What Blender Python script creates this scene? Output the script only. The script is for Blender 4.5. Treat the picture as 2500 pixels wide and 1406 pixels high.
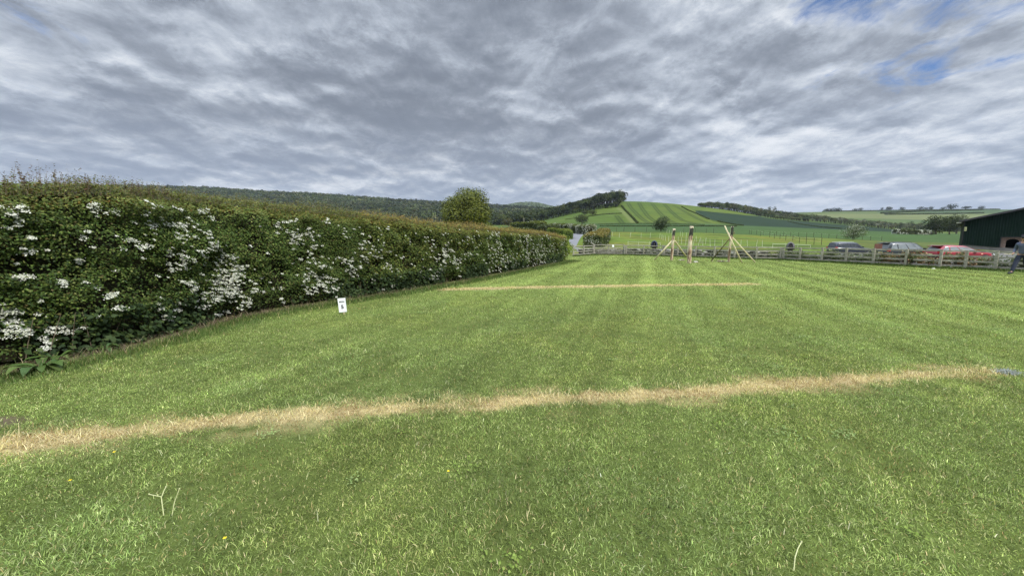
import bpy, bmesh, math, random
import numpy as np
from mathutils import Vector, Matrix

for _o in list(bpy.data.objects):
    bpy.data.objects.remove(_o, do_unlink=True)
scene = bpy.context.scene
COL = scene.collection
rng = np.random.default_rng(7)
random.seed(7)
R = math.radians

# ------------------------------------------------------------------ camera
EYE = 1.6
PITCH = R(7.1)
FPX = 939.0                      # focal length in pixels of the 2500 px wide photo
CX, CY = 1250.0, 703.0
cam_d = bpy.data.cameras.new('camera')
cam_d.sensor_fit = 'HORIZONTAL'
cam_d.sensor_width = 36.0
cam_d.lens = FPX / 2500.0 * 36.0
cam_d.clip_start = 0.05
cam_d.clip_end = 20000.0
cam = bpy.data.objects.new('camera', cam_d)
COL.objects.link(cam)
cam.location = (0, 0, EYE)
cam.rotation_euler = (R(90) - PITCH, 0, 0)
scene.camera = cam

# ------------------------------------------------------------------ light, sky, exposure
SUN_EL, SUN_AZ = 50.0, 150.0     # azimuth clockwise from the viewing direction: behind right
SKY = 0.10
EXPO = 1.0
SUN_W = 2.2
scene.view_settings.view_transform = 'Standard'
scene.view_settings.look = 'None'
scene.view_settings.exposure = EXPO
scene.view_settings.gamma = 1.0
scene.view_settings.use_curve_mapping = False

sun_d = bpy.data.lights.new('sun', 'SUN')
sun_d.energy = SUN_W
sun_d.angle = R(11)
sun_d.color = (1.0, 0.955, 0.88)
sun = bpy.data.objects.new('sun', sun_d)
COL.objects.link(sun)
_az, _el = R(SUN_AZ), R(SUN_EL)
_toward = Vector((math.sin(_az) * math.cos(_el), math.cos(_az) * math.cos(_el), math.sin(_el)))
sun.rotation_euler = _toward.to_track_quat('Z', 'Y').to_euler()
sun.location = (30, -40, 60)


def px_dir(x, y):
    u = (x - CX) / FPX
    v = (CY - y) / FPX
    cp, sp = math.cos(PITCH), math.sin(PITCH)
    return np.array([u, cp + v * sp, -sp + v * cp])


class NT:
    """small helper to write node trees"""
    def __init__(self, tree):
        self.t = tree
        self.n = tree.nodes
        self.l = tree.links

    def new(self, typ, **kw):
        nd = self.n.new(typ)
        for k, v in kw.items():
            setattr(nd, k, v)
        return nd

    def put(self, sock, val):
        if isinstance(val, bpy.types.NodeSocket):
            self.l.new(val, sock)
        elif val is not None:
            if sock.type in ('RGBA',) and len(val) == 3:
                val = (*val, 1)
            sock.default_value = val

    def math(self, op, a, b=None, c=None, clamp=False):
        nd = self.new('ShaderNodeMath', operation=op, use_clamp=clamp)
        self.put(nd.inputs[0], a)
        if b is not None: self.put(nd.inputs[1], b)
        if c is not None: self.put(nd.inputs[2], c)
        return nd.outputs[0]

    def vmath(self, op, a, b=None):
        nd = self.new('ShaderNodeVectorMath', operation=op)
        self.put(nd.inputs[0], a)
        if b is not None: self.put(nd.inputs[1], b)
        return nd.outputs['Value'] if op in ('DOT_PRODUCT', 'LENGTH', 'DISTANCE') else nd.outputs[0]

    def noise(self, vec, scale, detail=4.0, rough=0.55, dist=0.0, lac=2.0):
        nd = self.new('ShaderNodeTexNoise')
        if vec is not None: self.l.new(vec, nd.inputs['Vector'])
        nd.inputs['Scale'].default_value = scale
        nd.inputs['Detail'].default_value = detail
        nd.inputs['Roughness'].default_value = rough
        nd.inputs['Lacunarity'].default_value = lac
        nd.inputs['Distortion'].default_value = dist
        return nd.outputs['Fac']

    def ramp(self, fac, stops, interp='LINEAR'):
        nd = self.new('ShaderNodeValToRGB')
        cr = nd.color_ramp
        cr.interpolation = interp
        while len(cr.elements) < len(stops):
            cr.elements.new(0.5)
        for e, (p, c) in zip(cr.elements, stops):
            e.position = p
            e.color = (c, c, c, 1) if isinstance(c, (int, float)) else (*c[:3], 1)
        self.put(nd.inputs[0], fac)
        return nd.outputs[0]

    def mix(self, fac, a, b, blend='MIX'):
        nd = self.new('ShaderNodeMix', data_type='RGBA', blend_type=blend)
        self.put(nd.inputs[0], fac)
        self.put(nd.inputs[6], a)
        self.put(nd.inputs[7], b)
        return nd.outputs[2]

    def smooth(self, val, lo, hi, a=0.0, b=1.0):
        nd = self.new('ShaderNodeMapRange', interpolation_type='SMOOTHSTEP')
        self.put(nd.inputs[0], val)
        nd.inputs[1].default_value = lo
        nd.inputs[2].default_value = hi
        nd.inputs[3].default_value = a
        nd.inputs[4].default_value = b
        return nd.outputs[0]


world = bpy.data.worlds.new('World')
scene.world = world
world.use_nodes = True
def build_sky():
    w = NT(world.node_tree)
    w.n.clear()
    out = w.new('ShaderNodeOutputWorld')
    bg = w.new('ShaderNodeBackground')
    w.l.new(bg.outputs[0], out.inputs[0])
    bg.inputs[1].default_value = SKY
    sky = w.new('ShaderNodeTexSky', sky_type='NISHITA')
    sky.sun_disc = False
    sky.sun_elevation = R(SUN_EL)
    sky.sun_rotation = R(SUN_AZ)
    sky.air_density = 1.0
    sky.dust_density = 0.4
    sky.ozone_density = 1.6
    blue = w.mix(1.0, sky.outputs[0], (0.36, 0.46, 0.62), 'MULTIPLY')
    tc = w.new('ShaderNodeTexCoord')
    d = tc.outputs['Generated']
    sep = w.new('ShaderNodeSeparateXYZ')
    w.l.new(d, sep.inputs[0])
    X, Y, Z = sep.outputs
    zz = w.math('ADD', w.math('MAXIMUM', Z, 0.0), 0.20)
    cmb = w.new('ShaderNodeCombineXYZ')           # the flat cloud layer seen from below
    w.l.new(w.math('DIVIDE', X, zz), cmb.inputs[0])
    w.l.new(w.math('DIVIDE', Y, zz), cmb.inputs[1])
    def layer(vec, loc, rot, scl):
        mp = w.new('ShaderNodeMapping')
        w.l.new(vec, mp.inputs[0])
        mp.inputs['Location'].default_value = loc
        mp.inputs['Rotation'].default_value = (0, 0, R(rot))
        mp.inputs['Scale'].default_value = scl
        return mp.outputs[0]
    near = w.vmath('SCALE', cmb.outputs[0], None); near.node.inputs['Scale'].default_value = 0.965
    A = ((2.3, 4.7, 0.0), -9, (1.05, 1.0, 1.0))
    B = ((5.3, 1.1, 3.0), -9, (3.3, 2.8, 1.0))
    pa, pan = layer(cmb.outputs[0], *A), layer(near, *A)
    pb, pbn = layer(cmb.outputs[0], *B), layer(near, *B)
    def warp(vec, amt, scl):
        nd = w.new('ShaderNodeTexNoise'); w.l.new(vec, nd.inputs['Vector'])
        nd.inputs['Scale'].default_value = scl; nd.inputs['Detail'].default_value = 9.0; nd.inputs['Roughness'].default_value = 0.66
        c = w.vmath('SUBTRACT', nd.outputs['Color'], (0.5, 0.5, 0.5))
        sc_ = w.vmath('SCALE', c, None); sc_.node.inputs['Scale'].default_value = amt
        return w.vmath('ADD', vec, sc_)
    def puffs(vec, scl, det):
        nd = w.new('ShaderNodeTexVoronoi', feature='SMOOTH_F1', voronoi_dimensions='2D')
        nd.normalize = True
        w.l.new(vec, nd.inputs['Vector'])
        nd.inputs['Scale'].default_value = scl; nd.inputs['Detail'].default_value = det
        nd.inputs['Roughness'].default_value = 0.5; nd.inputs['Lacunarity'].default_value = 2.3
        nd.inputs['Smoothness'].default_value = 0.35; nd.inputs['Randomness'].default_value = 1.0
        return w.math('SUBTRACT', 1.0, nd.outputs['Distance'])
    wa, wan = warp(pa, 0.75, 1.3), warp(pan, 0.75, 1.3)
    big = w.noise(pa, 0.55, 3, 0.5, 0.2)
    mid = puffs(wa, 1.15, 2.0)
    midn = puffs(wan, 1.15, 2.0)
    fine = w.noise(pb, 1.7, 9, 0.64, 0.4)
    finen = w.noise(pbn, 1.7, 9, 0.64, 0.4)
    # the side of each billow turned to the light is bright
    edge = w.math('SUBTRACT', mid, midn)
    edge2 = w.math('SUBTRACT', fine, finen)
    def spot(x, y, deg):
        v = Vector(px_dir(x, y)).normalized()
        dt = w.vmath('DOT_PRODUCT', d, tuple(v))
        return w.smooth(dt, math.cos(R(deg)), 1.0)
    # thick dark bank high ahead, thinner cloud to the right, gaps high right
    dark = w.math('MAXIMUM', spot(880, 120, 28), w.math('MULTIPLY', spot(1280, 190, 20), 0.6))
    dark = w.math('MAXIMUM', dark, w.math('MULTIPLY', spot(360, 180, 15), 0.9))
    thin = w.math('MAXIMUM', spot(1900, 120, 22), w.math('MULTIPLY', spot(2250, 280, 18), 0.7))
    thin = w.math('MAXIMUM', thin, w.math('MULTIPLY', spot(20, 190, 12), 0.8))
    thin = w.math('MAXIMUM', thin, w.math('MULTIPLY', spot(560, 35, 8), 0.6))
    t = w.math('ADD', w.math('MULTIPLY', mid, 0.60), w.math('MULTIPLY', big, 0.34))
    t = w.math('ADD', t, w.math('MULTIPLY', fine, 0.20))
    t = w.math('ADD', t, w.math('MULTIPLY', dark, 0.105))
    t = w.math('SUBTRACT', t, w.math('MULTIPLY', thin, 0.045))
    t = w.math('SUBTRACT', t, w.math('MULTIPLY', edge, 1.5))
    t = w.math('SUBTRACT', t, w.math('MULTIPLY', edge2, 0.42))
    t = w.math('SUBTRACT', t, 0.108)
    cloud = w.ramp(t, [(0.35, (0.88, 0.91, 0.95)), (0.45, (0.65, 0.70, 0.775)), (0.54, (0.465, 0.52, 0.60)),
                       (0.63, (0.310, 0.350, 0.415)), (0.76, (0.205, 0.236, 0.290))], 'B_SPLINE')
    # pale air low down
    low = w.smooth(Z, 0.04, 0.33, 0.90, 0.0)
    tb = w.math('ADD', w.math('MULTIPLY', mid, 0.62), w.math('MULTIPLY', fine, 0.40))
    tb = w.math('SUBTRACT', tb, w.math('MULTIPLY', edge2, 0.75))
    tb = w.math('SUBTRACT', w.math('SUBTRACT', tb, w.math('MULTIPLY', edge, 0.7)), 0.115)
    band = w.ramp(tb, [(0.34, (0.84, 0.87, 0.92)), (0.45, (0.60, 0.66, 0.75)), (0.54, (0.44, 0.51, 0.62)), (0.66, (0.34, 0.405, 0.52))], 'B_SPLINE')
    cloud = w.mix(low, cloud, band)
    cloud = w.mix(w.smooth(Z, 0.03, 0.13, 0.60, 0.0), cloud, (0.47, 0.545, 0.66))
    # openings
    gap = w.math('MAXIMUM', spot(2100, -105, 8.0), w.math('MULTIPLY', spot(2260, 70, 12), 0.50))
    gap = w.math('MAXIMUM', gap, w.math('MULTIPLY', spot(2268, 178, 2.6), 0.68))
    gap = w.math('MAXIMUM', gap, w.math('MULTIPLY', spot(10, 110, 7), 0.36))
    g = w.math('ADD', w.math('MULTIPLY', gap, 0.60), w.math('MULTIPLY', fine, 1.15))
    g = w.math('SUBTRACT', g, w.math('MULTIPLY', w.math('SUBTRACT', t, 0.5), 0.35))
    open_ = w.smooth(g, 0.82, 1.14)
    cl = w.vmath('SCALE', cloud, None)
    cl.node.inputs['Scale'].default_value = 1.0 / (SKY * 2 ** EXPO)
    # brighter overhead like any overcast, boosted further above the view to light the ground
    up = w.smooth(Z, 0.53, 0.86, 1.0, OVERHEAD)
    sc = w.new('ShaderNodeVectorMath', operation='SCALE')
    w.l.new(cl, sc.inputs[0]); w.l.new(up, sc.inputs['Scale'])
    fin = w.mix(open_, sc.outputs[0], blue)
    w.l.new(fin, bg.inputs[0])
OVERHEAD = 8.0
build_sky()
scene.cycles.use_denoising = True
scene.cycles.denoising_input_passes = 'RGB_ALBEDO_NORMAL'
scene.cycles.denoising_prefilter = 'NONE'
scene.cycles.max_bounces = 6
scene.cycles.diffuse_bounces = 3
scene.cycles.glossy_bounces = 3
scene.cycles.transmission_bounces = 4
scene.cycles.volume_bounces = 0
scene.cycles.transparent_max_bounces = 6

# ------------------------------------------------------------------ helpers
def tag(o, label=None, cat=None, group=None, kind=None):
    if label: o['label'] = label
    if cat: o['category'] = cat
    if group: o['group'] = group
    if kind: o['kind'] = kind
    return o


def empty(name, loc=(0, 0, 0), rz=0.0, label=None, cat=None, group=None):
    o = bpy.data.objects.new(name, None)
    o.empty_display_size = 0.2
    COL.objects.link(o)
    o.location = loc
    o.rotation_euler = (0, 0, rz)
    return tag(o, label, cat, group)


def make_mesh(name, verts, faces, mat=None, parent=None, cols=None, smooth=False):
    """faces: list of (n,k) int arrays; cols: per vertex rgb"""
    me = bpy.data.meshes.new(name)
    verts = np.asarray(verts, dtype=np.float32)
    if not isinstance(faces, list): faces = [faces]
    faces = [np.asarray(f, dtype=np.int32) for f in faces if len(f)]
    me.vertices.add(len(verts))
    me.vertices.foreach_set('co', verts.ravel())
    tot = np.concatenate([np.full(len(f), f.shape[1], dtype=np.int32) for f in faces])
    li = np.concatenate([f.ravel() for f in faces])
    me.loops.add(len(li))
    me.polygons.add(len(tot))
    me.loops.foreach_set('vertex_index', li)
    st = np.zeros(len(tot), dtype=np.int32)
    st[1:] = np.cumsum(tot)[:-1]
    me.polygons.foreach_set('loop_start', st)
    if smooth:
        me.polygons.foreach_set('use_smooth', np.ones(len(tot), dtype=bool))
    if cols is not None:
        at = me.color_attributes.new('Col', 'FLOAT_COLOR', 'POINT')
        c4 = np.ones((len(verts), 4), dtype=np.float32)
        c4[:, :3] = cols
        at.data.foreach_set('color', c4.ravel())
    me.update(calc_edges=True)
    me.validate()
    if mat: me.materials.append(mat)
    o = bpy.data.objects.new(name, me)
    COL.objects.link(o)
    if parent is not None: o.parent = parent
    return o


def bm_obj(name, bm, mat, parent=None, smooth=False, bevel=0.0, mats=None):
    if bevel > 0:
        bmesh.ops.bevel(bm, geom=[e for e in bm.edges], offset=bevel, segments=2, affect='EDGES', clamp_overlap=True)
    me = bpy.data.meshes.new(name)
    bm.to_mesh(me)
    bm.free()
    if smooth:
        for p in me.polygons: p.use_smooth = True
    me.materials.append(mat)
    o = bpy.data.objects.new(name, me)
    COL.objects.link(o)
    if parent is not None: o.parent = parent
    return o


def add_box(bm, c, s, rot=None):
    m = Matrix.Translation(c)
    if rot is not None: m = m @ rot
    m = m @ Matrix.Diagonal((s[0], s[1], s[2], 1))
    return bmesh.ops.create_cube(bm, size=1.0, matrix=m)


def add_tube(bm, pts, rads, seg=8, cap=True):
    """tapered tube along points"""
    pts = [Vector(p) for p in pts]
    rings = []
    ref = Vector((0.31, 0.17, 0.93))
    for i, p in enumerate(pts):
        a = pts[max(i - 1, 0)]; b = pts[min(i + 1, len(pts) - 1)]
        t = (b - a).normalized()
        rf = ref if abs(t.dot(ref.normalized())) < 0.95 else Vector((1, 0, 0))
        u = t.cross(rf).normalized(); v = t.cross(u)
        ring = [bm.verts.new(p + (u * math.cos(2 * math.pi * k / seg) + v * math.sin(2 * math.pi * k / seg)) * rads[i]) for k in range(seg)]
        rings.append(ring)
    for r0, r1 in zip(rings, rings[1:]):
        for k in range(seg):
            bm.faces.new((r0[k], r0[(k + 1) % seg], r1[(k + 1) % seg], r1[k]))
    if cap:
        bm.faces.new(list(reversed(rings[0])))
        bm.faces.new(rings[-1])
    bmesh.ops.recalc_face_normals(bm, faces=bm.faces[:])


def hash2(ix, iy, seed):
    h = (ix.astype(np.int64) * 374761393 + iy.astype(np.int64) * 668265263 + seed * 1442695041) & 0xFFFFFFFF
    h = ((h ^ (h >> 13)) * 1274126177) & 0xFFFFFFFF
    h = (h ^ (h >> 16)) & 0xFFFFFFFF
    return h / 4294967295.0


def vnoise(x, y, seed=0):
    x = np.asarray(x, float); y = np.asarray(y, float)
    ix = np.floor(x); iy = np.floor(y)
    fx = x - ix; fy = y - iy
    fx = fx * fx * (3 - 2 * fx); fy = fy * fy * (3 - 2 * fy)
    a = hash2(ix, iy, seed); b = hash2(ix + 1, iy, seed)
    c = hash2(ix, iy + 1, seed); d = hash2(ix + 1, iy + 1, seed)
    return (a * (1 - fx) + b * fx) * (1 - fy) + (c * (1 - fx) + d * fx) * fy


def fbm(x, y, seed=0, oct=4):
    s = 0; a = 0.5; n = 0
    for i in range(oct):
        s = s + a * vnoise(np.asarray(x) * 2 ** i, np.asarray(y) * 2 ** i, seed + i * 17)
        n += a; a *= 0.5
    return s / n


def sstep(x, a, b):
    t = np.clip((np.asarray(x, float) - a) / (b - a), 0, 1)
    return t * t * (3 - 2 * t)


def seg_dist(P, poly):
    """distance of points (n,2) to a polyline (m,2), and arc position"""
    best = np.full(len(P), 1e9); pos = np.zeros(len(P)); acc = 0
    for a, b in zip(poly[:-1], poly[1:]):
        d = b - a; L = np.hypot(*d)
        t = np.clip(((P - a) @ d) / (L * L + 1e-12), 0, 1)
        q = a + t[:, None] * d
        ds = np.hypot(P[:, 0] - q[:, 0], P[:, 1] - q[:, 1])
        m = ds < best
        best[m] = ds[m]; pos[m] = acc + t[m] * L
        acc += L
    return best, pos


# ------------------------------------------------------------------ materials
def new_mat(name):
    m = bpy.data.materials.new(name)
    m.use_nodes = True
    t = NT(m.node_tree)
    b = t.n.get('Principled BSDF')
    return m, t, b


def leaf_mat(name, rough=0.55, trans=0.25, spec=0.25, tint=(1.1, 1.15, 0.6)):
    """leaves and blades: their own colour from the mesh, part of the light passes through"""
    m, t, b = new_mat(name)
    at = t.new('ShaderNodeVertexColor', layer_name='Col')
    b.inputs['Roughness'].default_value = rough
    b.inputs['Specular IOR Level'].default_value = spec
    t.l.new(at.outputs[0], b.inputs['Base Color'])
    if trans > 0:
        tr = t.new('ShaderNodeBsdfTranslucent')
        t.l.new(t.mix(1.0, at.outputs[0], tint, 'MULTIPLY'), tr.inputs[0])
        mx = t.new('ShaderNodeMixShader')
        mx.inputs[0].default_value = trans
        t.l.new(b.outputs[0], mx.inputs[1]); t.l.new(tr.outputs[0], mx.inputs[2])
        t.l.new(mx.outputs[0], t.n['Material Output'].inputs[0])
    return m


def noise_mat(name, stops, scale=4.0, rough=0.8, detail=6, stretch=(1, 1, 1), bump=0.0, bump_scale=None, spec=0.3, metal=0.0, coat=0.0, lo=0.3, hi=0.7):
    m, t, b = new_mat(name)
    tc = t.new('ShaderNodeTexCoord')
    mp = t.new('ShaderNodeMapping')
    t.l.new(tc.outputs['Object'], mp.inputs[0])
    mp.inputs['Scale'].default_value = stretch
    f = t.noise(mp.outputs[0], scale, detail, 0.6, 0.2)
    n = len(stops)
    c = t.ramp(f, [(lo + (hi - lo) * i / max(n - 1, 1), s) for i, s in enumerate(stops)])
    t.l.new(c, b.inputs['Base Color'])
    b.inputs['Roughness'].default_value = rough
    b.inputs['Specular IOR Level'].default_value = spec
    b.inputs['Metallic'].default_value = metal
    b.inputs['Coat Weight'].default_value = coat
    b.inputs['Coat Roughness'].default_value = 0.06
    if bump > 0:
        bp = t.new('ShaderNodeBump')
        bp.inputs['Strength'].default_value = bump
        bp.inputs['Distance'].default_value = 0.02
        t.l.new(t.noise(mp.outputs[0], bump_scale or scale * 4, 6, 0.65), bp.inputs['Height'])
        t.l.new(bp.outputs[0], b.inputs['Normal'])
    return m


def attr_mat(name, rough=0.9, nscale=0.4, namp=0.25, spec=0.1, bump=0.0):
    """ground sheets: field colour from the mesh, broken up by noise"""
    m, t, b = new_mat(name)
    at = t.new('ShaderNodeVertexColor', layer_name='Col')
    tc = t.new('ShaderNodeTexCoord')
    f = t.noise(tc.outputs['Object'], nscale, 8, 0.65)
    k = t.ramp(f, [(0.3, 1 - namp), (0.7, 1 + namp * 0.8)])
    t.l.new(t.mix(1.0, at.outputs[0], k, 'MULTIPLY'), b.inputs['Base Color'])
    b.inputs['Roughness'].default_value = rough
    b.inputs['Specular IOR Level'].default_value = spec
    return m


M = {}
M['leaf'] = leaf_mat('leaf', 0.6, 0.18, 0.15)
M['grass'] = leaf_mat('grass_blade', 0.6, 0.28, 0.15)
M['far_leaf'] = leaf_mat('far_leaf', 0.8, 0.12, 0.08)
M['petal'] = leaf_mat('petal', 0.7, 0.25, 0.1, (1, 1, 1))
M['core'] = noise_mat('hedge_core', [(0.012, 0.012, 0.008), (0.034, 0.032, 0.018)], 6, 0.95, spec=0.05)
M['bark'] = noise_mat('bark', [(0.05, 0.04, 0.03), (0.14, 0.115, 0.085)], 5, 0.9, stretch=(4, 4, 1), bump=0.5)
M['twig'] = noise_mat('twig', [(0.08, 0.06, 0.04), (0.19, 0.15, 0.10)], 9, 0.85)
M['rail_wood'] = noise_mat('weathered_rail', [(0.15, 0.14, 0.11), (0.265, 0.25, 0.20), (0.40, 0.38, 0.31)], 5, 0.85, stretch=(1, 1, 3), bump=0.3)
M['gate_wood'] = noise_mat('pale_gate_wood', [(0.22, 0.21, 0.17), (0.33, 0.31, 0.26)], 5, 0.85, bump=0.3)
M['pole_wood'] = noise_mat('peeled_pole', [(0.44, 0.38, 0.23), (0.62, 0.55, 0.36)], 4, 0.75, stretch=(3, 3, 1))
M['dark_post'] = noise_mat('dark_post', [(0.03, 0.027, 0.02), (0.07, 0.06, 0.045)], 4, 0.9)
M['white_plastic'] = noise_mat('white_plastic', [(0.46, 0.47, 0.36), (0.56, 0.57, 0.46)], 8, 0.5)
M['white_board'] = noise_mat('white_board', [(0.74, 0.76, 0.78), (0.80, 0.82, 0.84)], 6, 0.45)
M['black_ink'] = noise_mat('black_ink', [(0.012, 0.012, 0.014), (0.02, 0.02, 0.024)], 6, 0.6)
M['stone'] = noise_mat('wall_stone', [(0.17, 0.165, 0.145), (0.30, 0.29, 0.26), (0.42, 0.41, 0.38)], 2.2, 0.9, bump=0.5)
M['soil'] = noise_mat('soil', [(0.06, 0.045, 0.032), (0.13, 0.10, 0.075), (0.21, 0.17, 0.13)], 7, 0.95, bump=0.6)
M['gravel'] = noise_mat('gravel', [(0.06, 0.059, 0.052), (0.095, 0.093, 0.083), (0.14, 0.136, 0.122)], 9, 0.95, bump=0.4)
M['asphalt'] = noise_mat('lane_asphalt', [(0.115, 0.118, 0.125), (0.155, 0.158, 0.165)], 0.6, 0.85)
M['rubber'] = noise_mat('tyre_rubber', [(0.012, 0.012, 0.013), (0.022, 0.022, 0.023)], 10, 0.85)
M['alloy'] = noise_mat('alloy', [(0.32, 0.33, 0.34), (0.42, 0.43, 0.44)], 6, 0.35, metal=0.8)
M['trim'] = noise_mat('black_trim', [(0.015, 0.015, 0.017), (0.03, 0.03, 0.032)], 8, 0.5)
M['red_lamp'] = noise_mat('red_lamp', [(0.42, 0.012, 0.02), (0.52, 0.02, 0.03)], 8, 0.15, spec=0.6)
M['head_lamp'] = noise_mat('head_lamp', [(0.55, 0.57, 0.6), (0.7, 0.72, 0.74)], 8, 0.1, spec=0.6)


def glass_mat(name, lo, hi):
    m, t, b = new_mat(name)
    tc = t.new('ShaderNodeTexCoord')
    f = t.noise(tc.outputs['Object'], 2.0, 3)
    t.l.new(t.ramp(f, [(0.3, lo), (0.7, hi)]), b.inputs['Base Color'])
    b.inputs['Roughness'].default_value = 0.05
    b.inputs['Specular IOR Level'].default_value = 0.9
    b.inputs['IOR'].default_value = 1.7
    return m
M['glass'] = glass_mat('dark_car_glass', (0.02, 0.024, 0.026), (0.06, 0.068, 0.07))
M['pale_glass'] = glass_mat('pale_car_glass', (0.13, 0.15, 0.15), (0.24, 0.265, 0.265))  # opaque: the pale view through the panes is put into the colour


def paint(name, c):
    return noise_mat(name, [tuple(x * 0.92 for x in c), tuple(min(1, x * 1.06) for x in c)], 3, 0.32, spec=0.5, metal=0.15, coat=0.7)


# ------------------------------------------------------------------ leaves
def leaf_quads(P, N, L, W, rng, jit=0.5, droop=0.0):
    """rhombic leaves at P with normals around N; returns verts (4n,3), faces (n,4)"""
    n = len(P)
    N = N + rng.normal(0, jit, (n, 3))
    N /= np.linalg.norm(N, axis=1)[:, None] + 1e-9
    t = rng.normal(0, 1, (n, 3)); t[:, 2] -= droop
    A = t - (t * N).sum(1)[:, None] * N
    A /= np.linalg.norm(A, axis=1)[:, None] + 1e-9
    B = np.cross(N, A)
    L = np.broadcast_to(np.asarray(L, float), (n,))[:, None]
    W = np.broadcast_to(np.asarray(W, float), (n,))[:, None]
    V = np.empty((n, 4, 3))
    V[:, 0] = P - A * L * 0.5
    V[:, 1] = P + B * W * 0.5 + N * W * 0.18 + A * L * 0.06
    V[:, 2] = P + A * L * 0.5
    V[:, 3] = P - B * W * 0.5 + N * W * 0.18 + A * L * 0.06
    F = np.arange(4 * n, dtype=np.int32).reshape(n, 4)
    return V.reshape(-1, 3), F


def pick_cols(n, pal, wts, rng, var=0.18):
    pal = np.asarray(pal, float); wts = np.asarray(wts, float)
    i = rng.choice(len(pal), n, p=wts / wts.sum())
    c = pal[i] * np.exp(rng.normal(0, var, (n, 1)))
    return np.clip(c, 0, 0.9)


def crown_points(lobes, n, rng, shell=0.35):
    """points and outward normals over a set of ellipsoid lobes (cx,cy,cz,rx,ry,rz)"""
    lobes = np.asarray(lobes, float)
    wt = lobes[:, 3] * lobes[:, 5]
    i = rng.choice(len(lobes), n, p=wt / wt.sum())
    d = rng.normal(0, 1, (n, 3)); d /= np.linalg.norm(d, axis=1)[:, None]
    r = 1 - shell * rng.random(n) ** 1.5
    r *= 1 + 0.12 * rng.normal(0, 1, n)
    P = lobes[i, :3] + d * lobes[i, 3:] * r[:, None]
    return P, d


def make_tree(name, base, h, w, label, cat='tree', group=None, n=900, leaf=0.5, pal=None, wts=None, trunk_h=0.25, trunk_r=None,
              lobes=9, flat=1.0, seed=0, gap=0.0, blossom=0.0, mat='far_leaf', crown_low=None, aspect=0.8):
    g = np.random.default_rng(seed + 100)
    rt = empty(name, base, 0, label, cat, group)
    tr = trunk_r or w * 0.035
    bm = bmesh.new()
    th = h * trunk_h
    cz0 = th if crown_low is None else h * crown_low
    ch = h - cz0
    add_tube(bm, [(0, 0, -0.3), (0.02 * w, 0, th * 0.6), (0, 0.01 * w, th), (0.01 * w, 0, cz0 + ch * 0.45), (0.0, 0, cz0 + ch * 0.8)],
             [tr * 1.35, tr, tr * 0.85, tr * 0.5, tr * 0.12], 8)
    lob = []
    for k in range(lobes):
        a = 2 * math.pi * k / lobes * 2.4 + g.random() * 0.8
        f = (k + 0.5) / lobes
        zz = cz0 + ch * (0.16 + 0.68 * f)
        prof = math.sqrt(max(0.05, 1 - (abs(f - 0.42) / 0.62) ** 2))
        rr = w * 0.5 * prof * (0.52 + 0.22 * g.random())
        sx = w * (0.17 + 0.09 * g.random()) * (0.7 + 0.5 * prof)
        lob.append((math.cos(a) * rr, math.sin(a) * rr, zz, sx, sx, sx * 0.8 * flat))
        st = (0, 0, th + (cz0 + ch * 0.4 - th) * f)
        add_tube(bm, [st, (math.cos(a) * rr * 0.5, math.sin(a) * rr * 0.5, (st[2] + zz) * 0.52), (math.cos(a) * rr * 0.95, math.sin(a) * rr * 0.95, zz)],
                 [tr * 0.45, tr * 0.28, tr * 0.08], 6)
    lob.append((0, 0, cz0 + ch * 0.5, w * 0.30, w * 0.30, ch * 0.40))
    bm_obj('trunk', bm, M['bark'], rt, True)
    P, D = crown_points(lob, n, g)
    if gap > 0:
        keep = vnoise(P[:, 0] / w * 9 + 31 * seed, P[:, 2] / w * 9 + P[:, 1] / w * 5, seed) > gap
        P, D = P[keep], D[keep]
    zmin = cz0 * 0.75
    ok = P[:, 2] > zmin * 0.9
    P, D = P[ok], D[ok]
    Nn = D + np.array([0, 0, 0.35])
    V, F = leaf_quads(P, Nn, leaf * (0.7 + 0.6 * g.random(len(P))), leaf * aspect * (0.7 + 0.6 * g.random(len(P))), g, 0.45)
    C = pick_cols(len(P), pal, wts, g, 0.16)
    cl = 0.78 + 0.5 * vnoise(P[:, 0] / w * 5 + seed * 7, P[:, 2] / w * 5 + P[:, 1] / w * 4, seed + 3)
    C = C * cl[:, None]
    if blossom > 0:
        bsel = (g.random(len(P)) < blossom * 2.2 * vnoise(P[:, 0] / w * 4 + 5, P[:, 2] / w * 4, seed + 9)) & (D[:, 2] > -0.5)
        C[bsel] = np.array([0.52, 0.54, 0.46]) * (0.8 + 0.3 * g.random((bsel.sum(), 1)))
    make_mesh('crown', V, F, M[mat], rt, np.repeat(C, 4, axis=0))
    return rt


def copy_tree(o, parent=None):
    c = o.copy()
    COL.objects.link(c)
    if parent is not None: c.parent = parent
    for ch in [x for x in o.children]:
        copy_tree(ch, c)
    return c


def path_points(poly, step):
    """resample a 2-d polyline; returns points, unit tangents, arc lengths"""
    poly = np.asarray(poly, float)
    seg = np.hypot(*(poly[1:] - poly[:-1]).T)
    cum = np.concatenate([[0], np.cumsum(seg)])
    n = max(2, int(cum[-1] / step) + 1)
    s = np.linspace(0, cum[-1], n)
    P = np.stack([np.interp(s, cum, poly[:, 0]), np.interp(s, cum, poly[:, 1])], 1)
    T = np.gradient(P, axis=0)
    T /= np.linalg.norm(T, axis=1)[:, None] + 1e-9
    return P, T, s


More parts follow.
